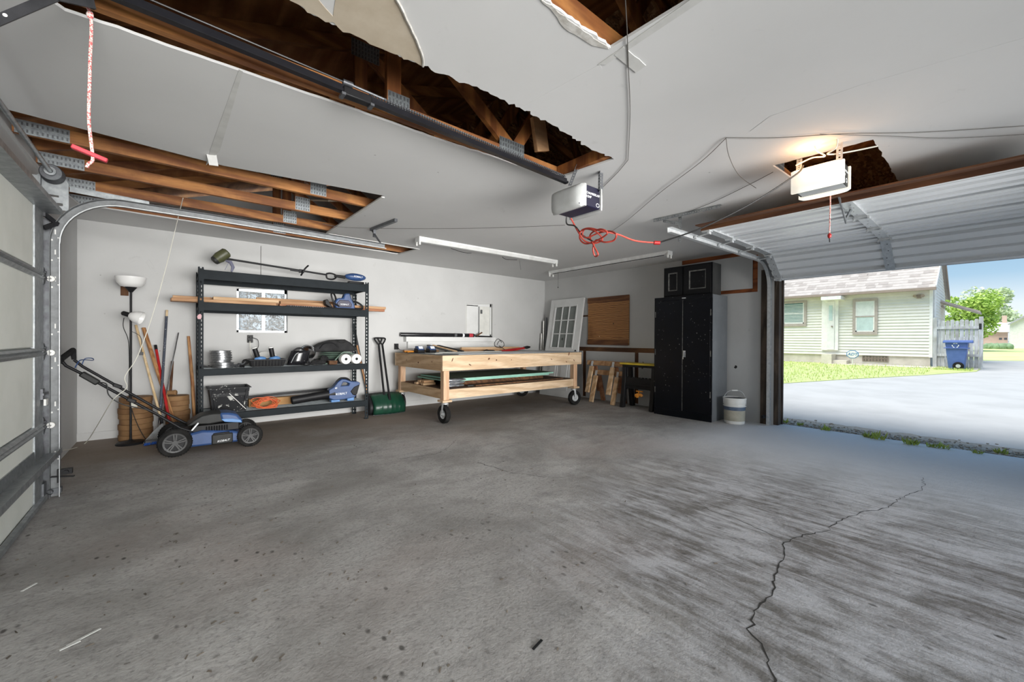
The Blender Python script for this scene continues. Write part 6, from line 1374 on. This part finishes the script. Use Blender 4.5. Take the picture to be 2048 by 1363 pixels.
def gp(px,py):   # pixel on the sloping ground
    d=_F+_R*((px-1024)/FPX)-_U*((py-681.5)/FPX); o=Vector((0,0,HC)); t=(HC+.012+GS*7.0)/(GS*d.x-d.z); return o+d*t
gA=gp(1500,771); gB=gp(1700,758); gC=gp(1850,750); gD=gp(1953,743)
ground('lawn',[(gA.x,gA.y),(gB.x,gB.y),(gC.x,gC.y),(gD.x,gD.y),(21.45,.45),(21.45,16),(gA.x,16)],'grass_ground',.012)
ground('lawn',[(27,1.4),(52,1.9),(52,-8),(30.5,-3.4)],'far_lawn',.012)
r=random.Random(5); m=MB()
for k in range(5200):
    u=r.random(); y=.6+8*r.random(); x=gD.x+ (21.4-gD.x)*r.random() if y<1.5 else gA.x+(21.4-gA.x)*r.random()
    # keep inside the lawn: in front edge line from gA to gD
    t=(y-gD.y)/(gA.y-gD.y); xe=gD.x+(gA.x-gD.x)*t
    if x<xe+.05 or x>21.4: continue
    h=r.uniform(.03,.09); a=r.uniform(0,PI); z=gz(x)+.01; dx,dy=.012*math.cos(a),.012*math.sin(a)
    m.add([(x-dx,y-dy,z),(x+dx,y+dy,z),(x+r.uniform(-.02,.02),y+r.uniform(-.02,.02),z+h)],[(0,1,2)])
tag(m.build('grass_blades','grass_blade',None,(18,4,gz(18)),smooth=False,kind='stuff'),'short bright green grass in front of the house','grass')
# gravel and weeds at the threshold
m=MB()
for k in range(900):
    x=6.74+abs(r.gauss(0,.22)); y=r.uniform(-1.2,2.1); s=r.uniform(.005,.02); z=gz(x)-.001
    if x>7.4: continue
    m.blob((x,y,z+s*.4),(s,s*r.uniform(.6,1.2),s*.6),.4,k,1)
tag(m.build('loose_gravel','gravel',None,(6.9,.5,0),kind='stuff'),'loose gravel along the garage threshold','gravel')
for k,(px,py) in enumerate(((1567,842),(1600,848),(1652,858),(1735,872),(1755,876),(1822,887),(1862,892),(1886,895),(1955,905),(2003,905))):
    p=at(px,py+3,'z',-.01); s=r.uniform(.7,1.15)*(1.3 if k in (3,4,5) else 1)
    t=thing('weed_tuft',f"green weed tuft in the gravel, {['first','second','third','fourth','fifth','sixth','seventh','eighth','ninth','tenth'][k]} from the door jamb",'weed',(p.x,p.y,-.012),'weeds along the threshold')
    m=MB()
    for j in range(26):
        a=r.uniform(0,2*PI); L=r.uniform(.03,.085)*s; b=Vector((p.x+r.uniform(-.03,.03)*s,p.y+r.uniform(-.04,.04)*s,-.012)); e=b+Vector((math.cos(a)*L*.7,math.sin(a)*L*.7,L)); n_=Vector((-math.sin(a),math.cos(a),0))*.009*s
        m.add([b,(b+e)/2+n_,e,(b+e)/2-n_],[(0,1,2,3)])
    m.build('leaves','weed',t,smooth=False)
# ---- the house
HX,HY0,HY1=21.5,1.65,10.5; HZ0=.20; HZ1=.62; HZ2=3.20; HB=26.9; HM=(HX+HB)/2; HR=HZ2+1.75
hs=thing('neighbour_house','cream sided single storey house across the driveway','house',(24,5,gz(24)))
MB().box((HX+.03,HY0+.03,HZ0-.3),(HB,HY1,HZ1)).build('foundation','foundation',hs,smooth=False)
def siding(face):
    m=MB(); n=22; ex=(HZ2-HZ1)/n; vs=[]; fs=[]
    for k in range(n):
        z0=HZ1+k*ex; z1=z0+ex
        if face=='front': m.add([(HX-.032,HY0,z0),(HX-.032,HY1,z0),(HX,HY1,z1),(HX,HY0,z1),(HX+.02,HY0,z0),(HX+.02,HY1,z0)],[(0,1,2,3),(0,4,5,1)])
        else: m.add([(HX,HY0-.016,z0),(HB,HY0-.016,z0),(HB,HY0,z1),(HX,HY0,z1),(HX,HY0+.02,z0),(HB,HY0+.02,z0)],[(0,3,2,1),(0,1,5,4)])
    if face!='front':
        for k in range(14):
            z0=HZ2+k*.125; f=(z0-HZ2)/(HR-HZ2); a=HX+(HM-HX)*f; b=HB-(HB-HM)*f
            m.add([(a,HY0-.016,z0),(b,HY0-.016,z0),(b,HY0,z0+.125),(a,HY0,z0+.125),(a,HY0+.02,z0),(b,HY0+.02,z0)],[(0,3,2,1),(0,1,5,4)])
    return m.build('siding','siding',hs,smooth=False)
siding('front'); siding('side')
MB().box((HX+.02,HY0+.02,HZ1),(HB-.02,HY1,HZ2)).build('wall_core','siding',hs,smooth=False)
MB().prism([(HX+.03,HZ2),(HB-.03,HZ2),(HM,HR-.02)],'y',HY0+.02,HY1).build('gable_core','siding',hs,smooth=False)
MB().box((HX-.03,HY0-.03,HZ1-.02),(HX+.06,HY0+.06,HZ2)).build('corner_trim','siding_trim',hs,smooth=False)
# roof
m=MB(); n=16; pit=(HR-HZ2)/(HM-HX)
for k in range(n):
    a=HX-.38+(HM-HX+.38)*k/n; b=HX-.38+(HM-HX+.38)*(k+1)/n; za=HZ2-.38*pit+(a-HX+.38)*pit+.10; zb=HZ2-.38*pit+(b-HX+.38)*pit+.10
    m.add([(a,HY0-.12,za+.014),(a,HY1,za+.014),(b,HY1,zb),(b,HY0-.12,zb),(a,HY0-.12,za),(a,HY1,za)],[(0,1,2,3),(0,4,5,1)])
m.add([(HM,HY0-.12,HR+.10),(HM,HY1,HR+.10),(HB+.4,HY1,HZ2-.1),(HB+.4,HY0-.12,HZ2-.1)],[(0,1,2,3)])
rf=m.build('roof','shingle',hs,smooth=False)
m=MB()
for k in range(n):
    for j in range(26):
        if r.random()<.42:
            a=HX-.38+(HM-HX+.38)*k/n; b=a+(HM-HX+.38)/n*.9; y=HY0+j*.33+r.uniform(-.1,.1); za=HZ2-.38*pit+(a-HX+.38)*pit+.10+.016; zb=za+(b-a)*pit-.012
            m.add([(a-.002,y,za),(a-.002,y+.30,za),(b,y+.30,zb),(b,y,zb)],[(0,1,2,3)])
m.build('shingle_tabs','gutter_pale',rf,smooth=False,kind='stuff')
MB().box((HX-.46,HY0-.14,HZ2-.14),(HX-.36,HY1,HZ2-.05)).build('gutter','gutter',hs,smooth=False); MB().box((HX-.40,HY0-.12,HZ2-.12),(HX,HY1,HZ2-.09)).build('soffit','taupe_trim',hs,smooth=False)
MB().bar((HM,HY0-.13,HR+.10),(HB+.4,HY0-.13,HZ2-.08),.03,.14).build('rake_board','gutter',hs,smooth=False); MB().bar((HX-.4,HY0-.13,HZ2-.03),(HM,HY0-.13,HR+.10),.03,.12).build('rake_board','siding_trim',hs,smooth=False)
def facade(px,py,x=HX): p=at(px,py,'x',x); return p.y,p.z
def hwin(a,b,kind):
    y1,z1=facade(*a,HX-.03); y0,z0=facade(*b,HX-.03)
    f=MB().slab([(y0,z0),(y1,z0),(y1,z1),(y0,z1)],[[(y0+.09,z0+.12),(y1-.09,z0+.12),(y1-.09,z1-.09),(y0+.09,z1-.09)]],'x',HX-.075,HX).build('window','taupe_trim',hs,smooth=False)
    ya,yb,za,zb=y0+.09,y1-.09,z0+.12,z1-.09; zm=(za+zb)/2
    MB().box((HX-.05,ya,za),(HX-.042,yb,zm)).build('pane','dark_glass' if kind=='blind' else 'house_glass',f,smooth=False); MB().box((HX-.05,ya,zm),(HX-.042,yb,zb)).build('pane','dark_glass' if kind=='blind' else 'blind',f,smooth=False)
    MB().box((HX-.065,ya,zm-.025),(HX-.04,yb,zm+.025)).build('sash_rail','white_metal' if kind=='blind' else 'taupe_trim',f,smooth=False)
    m=MB().box((HX-.062,ya,za),(HX-.042,ya+.04,zb)); m.box((HX-.062,yb-.04,za),(HX-.042,yb,zb)); m.box((HX-.062,ya,za),(HX-.042,yb,za+.05)); m.build('sash_frame','white_metal',f,smooth=False)
    if kind=='blind':
        n=13
        for k in range(n):
            z=za+.06+(zb-za-.08)*k/n; MB().box((HX-.058,ya+.04,z),(HX-.051,yb-.04,z+.028)).build('blind_slat','blind',f,smooth=False)
hwin((1563,604),(1613,652),'blind'); hwin((1706,599),(1755,669),'plain')
# entry
y1,z1=facade(1645,598); y0,z0=facade(1677,700)
MB().box((HX-.10,y0,z0),(HX,y1,z1)).build('entry_surround','siding_trim',hs,smooth=False)
ya,_=facade(1656,650); yb,_=facade(1670,650); ed=MB().box((HX-.14,yb,z0+.03),(HX-.10,ya,z1-.12)).build('entry_door','white_metal',hs,smooth=False)
MB().box((HX-.15,yb+.06,z0+1.25),(HX-.139,ya-.06,z1-.3)).build('door_glass','house_glass',ed,smooth=False); MB().lathe([(0,0),(.03,0),(.03,.05),(0,.05)],(HX-.14,yb+.07,z0+1.0),(-1,0,0),8).build('knob','gutter',ed)
y1,z1=facade(1651,589); y0,z0=facade(1690,600); MB().box((HX-.7,y0,z0),(HX,y1,z0+.14)).build('canopy','white_metal',hs,smooth=False)
y1,_=facade(1652,700); y0,_=facade(1672,700); MB().box((HX-.7,y0,gz(21)-.1),(HX,y1,HZ1+.02)).build('entry_step','foundation',hs,smooth=False)
y0b,_=facade(1700,700); MB().box((HX-.6,y0b,gz(21)-.1),(HX,y0,HZ1-.22)).build('entry_step','foundation',hs,smooth=False)
y1,z1=facade(1725,711); y0,z0=facade(1776,723); gb=MB().box((HX+.0,y0,z0),(HX+.04,y1,HZ1-.02)).build('glass_block_window','glassblock',hs,smooth=False)
m=MB()
for k in range(9): yy=y0+(y1-y0)*k/8; m.box((HX-.004,yy-.012,z0),(HX+.004,yy+.012,HZ1-.02))
m.box((HX-.004,y0,(z0+HZ1)/2-.01),(HX+.004,y1,(z0+HZ1)/2+.01)); m.build('mortar','gutter',gb,smooth=False)
p=at(1838,590,'x',HX-.05); m=MB().box((HX-.10,p.y-.06,p.z-.12),(HX-.02,p.y+.06,p.z+.02)); m.lathe([(.02,0),(.06,.08),(0,.08)],(HX-.08,p.y+.08,p.z),(-1,.4,-.5),10); m.lathe([(.02,0),(.06,.08),(0,.08)],(HX-.08,p.y-.08,p.z),(-1,-.4,-.5),10); m.build('flood_light','gutter',hs)
m=MB().prism([(25.2,3.0-.25),(25.2,3.0-.35),(26.8,3.0-.35),(26.8,3.0-.25)],'y',HY0-.02,HY0); m.build('awning_ledger','taupe_trim',hs,smooth=False)
MB().add([(24.6,HY0,2.92),(26.6,HY0,2.92),(26.6,HY0-1.1,2.42),(24.6,HY0-1.1,2.42),(24.6,HY0,2.84),(26.6,HY0,2.84),(26.6,HY0-1.1,2.34),(24.6,HY0-1.1,2.34)],[(0,3,2,1),(4,5,6,7),(0,1,5,4),(1,2,6,5),(2,3,7,6),(3,0,4,7)]).build('side_awning','taupe_trim',hs,smooth=False)
MB().tube([(HX+.3,HY0-.05,HZ0),(HX+.3,HY0-.05,HZ2)],.04,8).build('downspout','siding_trim',hs)
ground('walkway',[(20.72,.5),(21.42,.5),(21.42,4.6),(20.72,4.6)],'foundation',.03)
# ---- yard sign
p=at(1705,708,'x',20.6); sg=thing('yard_sign','blue and white security yard sign in front of the house','sign',(20.6,p.y,gz(20.6)))
oc=[(p.y+.20*math.cos(a),p.z+.17*math.sin(a)) for a in [PI/8+k*PI/4 for k in range(8)]]
MB().prism(oc,'x',20.59,20.61).build('face','sign_blue',sg,smooth=False); MB().prism([(p.y+.175*math.cos(a),p.z+.145*math.sin(a)) for a in [PI/8+k*PI/4 for k in range(8)]],'x',20.582,20.59).build('field','white_metal',sg,smooth=False)
text('sign_letters','ADT',.15,frame((20.578,p.y,p.z),(0,-1,0),(0,0,1)),'sign_blue',sg,shear=.2)
MB().tube([(20.615,p.y,gz(20.6)-.1),(20.615,p.y,p.z)],.015,6).build('stake','white_metal',sg)
# ---- fence
fc=thing('wood_fence','weathered grey board fence between the house and driveway','fence',(21.5,1.0,gz(21.5)))
fy1,fy0=1.53,.50; zb=gz(21.5); nb=9; bw=(fy1-fy0)/nb
for k in range(nb):
    y=fy0+k*bw; h=zb+1.72+r.uniform(-.03,.03)
    MB().prism([(y+.006,zb-.05),(y+bw-.006,zb-.05),(y+bw-.006,h-.04),(y+bw*.75,h),(y+bw*.25,h),(y+.006,h-.04)],'x',21.50,21.525).build('fence_board','fence_wood',fc,smooth=False)
for z in (.42,1.40): MB().box((21.46,fy0-.02,zb+z),(21.50,fy1,zb+z+.09)).build('rail','fence_wood',fc,smooth=False)
for y in (fy0-.1,fy1-.02): MB().box((21.45,y,zb-.1),(21.55,y+.10,zb+1.82)).build('post','fence_wood',fc,smooth=False)
MB().box((21.44,fy0-.06,zb+1.38),(21.455,fy0+.0,zb+1.58)).build('hinge','grey_dark',fc,smooth=False)
# ---- recycling bin
bx0=20.55; ya=at(1891,720,'x',bx0).y; yb=at(1934,720,'x',bx0).y; z0=gz(bx0); zt_=at(1910,685,'x',bx0).z
rb=thing('recycling_bin','blue wheeled recycling bin in front of the grey fence','bin',(bx0+.3,(ya+yb)/2,z0))
W_=ya-yb; m=MB(); b=[(bx0+.10,yb+.06,z0+.02),(bx0+.10,ya-.06,z0+.02),(bx0+.55,ya-.06,z0+.02),(bx0+.55,yb+.06,z0+.02),(bx0,yb-.02,zt_),(bx0,ya+.02,zt_),(bx0+.62,ya+.02,zt_),(bx0+.62,yb-.02,zt_)]
m.add(b,[(0,1,2,3),(4,7,6,5),(0,4,5,1),(1,5,6,2),(2,6,7,3),(3,7,4,0)]); m.build('body','bin_blue',rb,bevel=.03)
MB().box((bx0-.03,yb-.05,zt_-.20),(bx0+.64,ya+.05,zt_-.17)).build('rim','bin_blue',rb,bevel=.008)
MB().prism([(bx0-.06,zt_-.01),(bx0-.06,zt_+.05),(bx0+.3,zt_+.09),(bx0+.68,zt_+.05),(bx0+.68,zt_-.01)],'y',yb-.13,ya+.07).build('lid','bin_blue',rb,bevel=.012)
wy=yb+.20; 
MB().lathe([(.05,-.04),(.12,-.04),(.135,-.02),(.135,.02),(.12,.04),(.05,.04),(.05,-.04)],(bx0+.03,wy,z0+.136),(1,0,0),24).build('wheel','rubber',rb); MB().lathe([(0,-.05),(.06,-.05),(.06,.03),(0,.03)],(bx0+.03,wy,z0+.136),(1,0,0),14).build('wheel_hub','galv_light',rb)
for k in range(3):
    a=PI/2+k*2*PI/3; cy,cz=(ya+yb)/2+.02,zt_-.09
    m=MB(); R_=.075
    for s in (0,1):
        a0=a-.75+s*.8; a1=a0+.62; m.bar((bx0-.008+.012,cy+R_*math.cos(a0),cz+R_*math.sin(a0)),(bx0-.008+.012,cy+R_*math.cos(a1),cz+R_*math.sin(a1)),.024,.012,up=(1,0,0))
    o=m; o.v=[v+Vector((-.010,0,0)) for v in o.v]; o.build('recycling_arrow','letters',rb,smooth=False)
m=MB()
for k in range(9): yy=(ya+yb)/2-.12+k*.03; m.box((bx0-.006,yy,zt_-.155),(bx0+.03,yy+.022,zt_-.135))
# ---- trees, far buildings
def tree(c,rad,nleaf,size,mat,label,zg,trunk=True):
    t=thing('garden_tree' ,label,'tree',(c[0],c[1],zg)); m=MB(); q=random.Random(int(c[0]))
    bl=[(Vector((q.uniform(-.6,.6)*rad[0],q.uniform(-.6,.6)*rad[1],q.uniform(-.7,.7)*rad[2])),q.uniform(.28,.5)) for _ in range(22)]
    for k in range(nleaf):
        b,s=q.choice(bl); d=Vector((q.gauss(0,1),q.gauss(0,1),q.gauss(0,1))).normalized()
        p=Vector(c)+b+Vector((d.x*rad[0],d.y*rad[1],d.z*rad[2]))*s*q.uniform(.6,1); u=Vector((q.gauss(0,1),q.gauss(0,1),q.gauss(0,.6))).normalized()*size; w=u.cross(Vector((q.gauss(0,1),q.gauss(0,1),q.gauss(0,1)))).normalized()*size*.6
        m.add([p-u,p+w,p+u,p-w],[(0,1,2,3)])
    m.build('foliage',mat,t,smooth=False,kind='stuff')
    m=MB().tube([(c[0],c[1],zg),(c[0]+.1,c[1],c[2]-rad[2]*.4)],[.16,.10],8)
    for k in range(6):
        a=k*1.05; m.tube([(c[0]+.1,c[1],c[2]-rad[2]*.5),(c[0]+rad[0]*.5*math.cos(a),c[1]+rad[1]*.5*math.sin(a),c[2]+rad[2]*.25)],[.06,.02],6)
    m.build('trunk','trunk',t)
c=at(1938,632,'x',40); tree(tuple(c),(1.5,1.55,1.45),9000,.085,'leaf','bright green leafy tree beyond the grey fence',gz(40))
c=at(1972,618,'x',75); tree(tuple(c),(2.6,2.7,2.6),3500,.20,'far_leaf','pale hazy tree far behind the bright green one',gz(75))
def facedat(px,py,x): p=at(px,py,'x',x); return p.y,p.z
X_=54.0
fb=thing('brick_house','far low pinkish brick house behind the lawn','house',(X_+2,1,gz(X_)))
ya,zt2=facedat(1952,664,X_); yb,_=facedat(2016,664,X_); MB().box((X_,yb,gz(X_)-.2),(X_+4,ya,zt2)).build('walls','far_brick',fb,smooth=False); MB().prism([(X_-.3,zt2),(X_+4.3,zt2),(X_+2,zt2+.9)],'y',yb-.2,ya+.2).build('roof','far_white',fb,smooth=False)
for a,b in ((1998,2004),(2008,2014)):
    y1,z1=facedat(a,675,X_); y0,z0=facedat(b,679,X_); MB().box((X_-.02,y0,z0),(X_+.02,y1,z1)).build('window','grey_plastic',fb,smooth=False)
y1,z1=facedat(2004,631,X_+2); y0,z0=facedat(2014,640,X_+2); MB().box((X_+1.8,y0,zt2+.6),(X_+2.3,y1,z1)).build('chimney','far_brick',fb,smooth=False)
X2=48.0; fw=thing('white_garage','far white gabled garage at the right edge of view','house',(X2+2,-1.3,gz(X2)))
ya,ze=facedat(2020,648,X2); yr,zr_=facedat(2060,628,X2); yb=2*yr-ya
MB().prism([(ya,gz(X2)-.2),(ya,ze),(yr,zr_),(yb,ze),(yb,gz(X2)-.2)],'x',X2,X2+5).build('walls','far_white',fw,smooth=False); m=MB().bar((X2-.1,ya+.1,ze-.03),(X2-.1,yr,zr_+.05),.3,.10,up=(0,0,1)); m.bar((X2-.1,yb-.1,ze-.03),(X2-.1,yr,zr_+.05),.3,.10,up=(0,0,1)); m.build('roof_edge','far_roof',fw,smooth=False)
p0=facedat(1972,692,46); p1=facedat(2018,692,46); m=MB()
for k in range(9): yy=p0[0]+(p1[0]-p0[0])*k/8; m.blob((46,yy,gz(46)+.18),(.25,.22,.25),.3,k,2)
tag(m.build('low_hedge','hedge',None,(46,(p0[0]+p1[0])/2,gz(46))),'low grey green hedge in front of the far brick house','hedge')
# ================================================================ FLOOR DEBRIS
m=MB(); q=random.Random(21)
for k in range(260):
    x=q.uniform(-.6,2.6); y=q.uniform(.9,4.6)
    if q.random()<.5: x=q.uniform(-.7,.8); y=q.uniform(1.2,3.6)
    if x*.64+y*.77<.9: continue
    a=q.uniform(0,2*PI) if q.random()<.4 else q.gauss(.55,.35); L=q.uniform(.003,.014); w=q.uniform(.0015,.004); c_=Vector((x,y,.0)); u=Vector((math.cos(a),math.sin(a),0)); v=Vector((-u.y,u.x,0))
    m.add([c_-u*L-v*w+Vector((0,0,.0005)),c_+u*L-v*w*.4+Vector((0,0,.001)),c_+u*L*.7+v*w+Vector((0,0,.004)),c_-u*L*.8+v*w+Vector((0,0,.0035))],[(0,1,2,3)])
tag(m.build('dry_debris','crumb',None,(1,2.5,0),smooth=False,kind='stuff'),'scattered dry bits and leaf crumbs on the concrete floor','debris')
for k,(px,py,a,L,mt,l) in enumerate(((168,1275,.5,.05,'tape_paper','pale wood splinter lying on the floor at the lower left'),(140,1292,.3,.028,'tape_paper','small pale wood chip on the floor near the lower left splinter'),(58,1175,.9,.03,'tape_paper','thin pale straw on the floor beside the left door'),(1075,1290,.2,.03,'blk_matte','dark crumpled leaf on the floor at lower middle'))):
    p=at(px,py,'z',0); u=Vector((math.cos(a),math.sin(a),0)); one('floor_chip',MB().bar(p-u*L+Vector((0,0,.003)),p+u*L+Vector((0,0,.005)),.010,.003),mt,l,'chip',p,smooth=False)
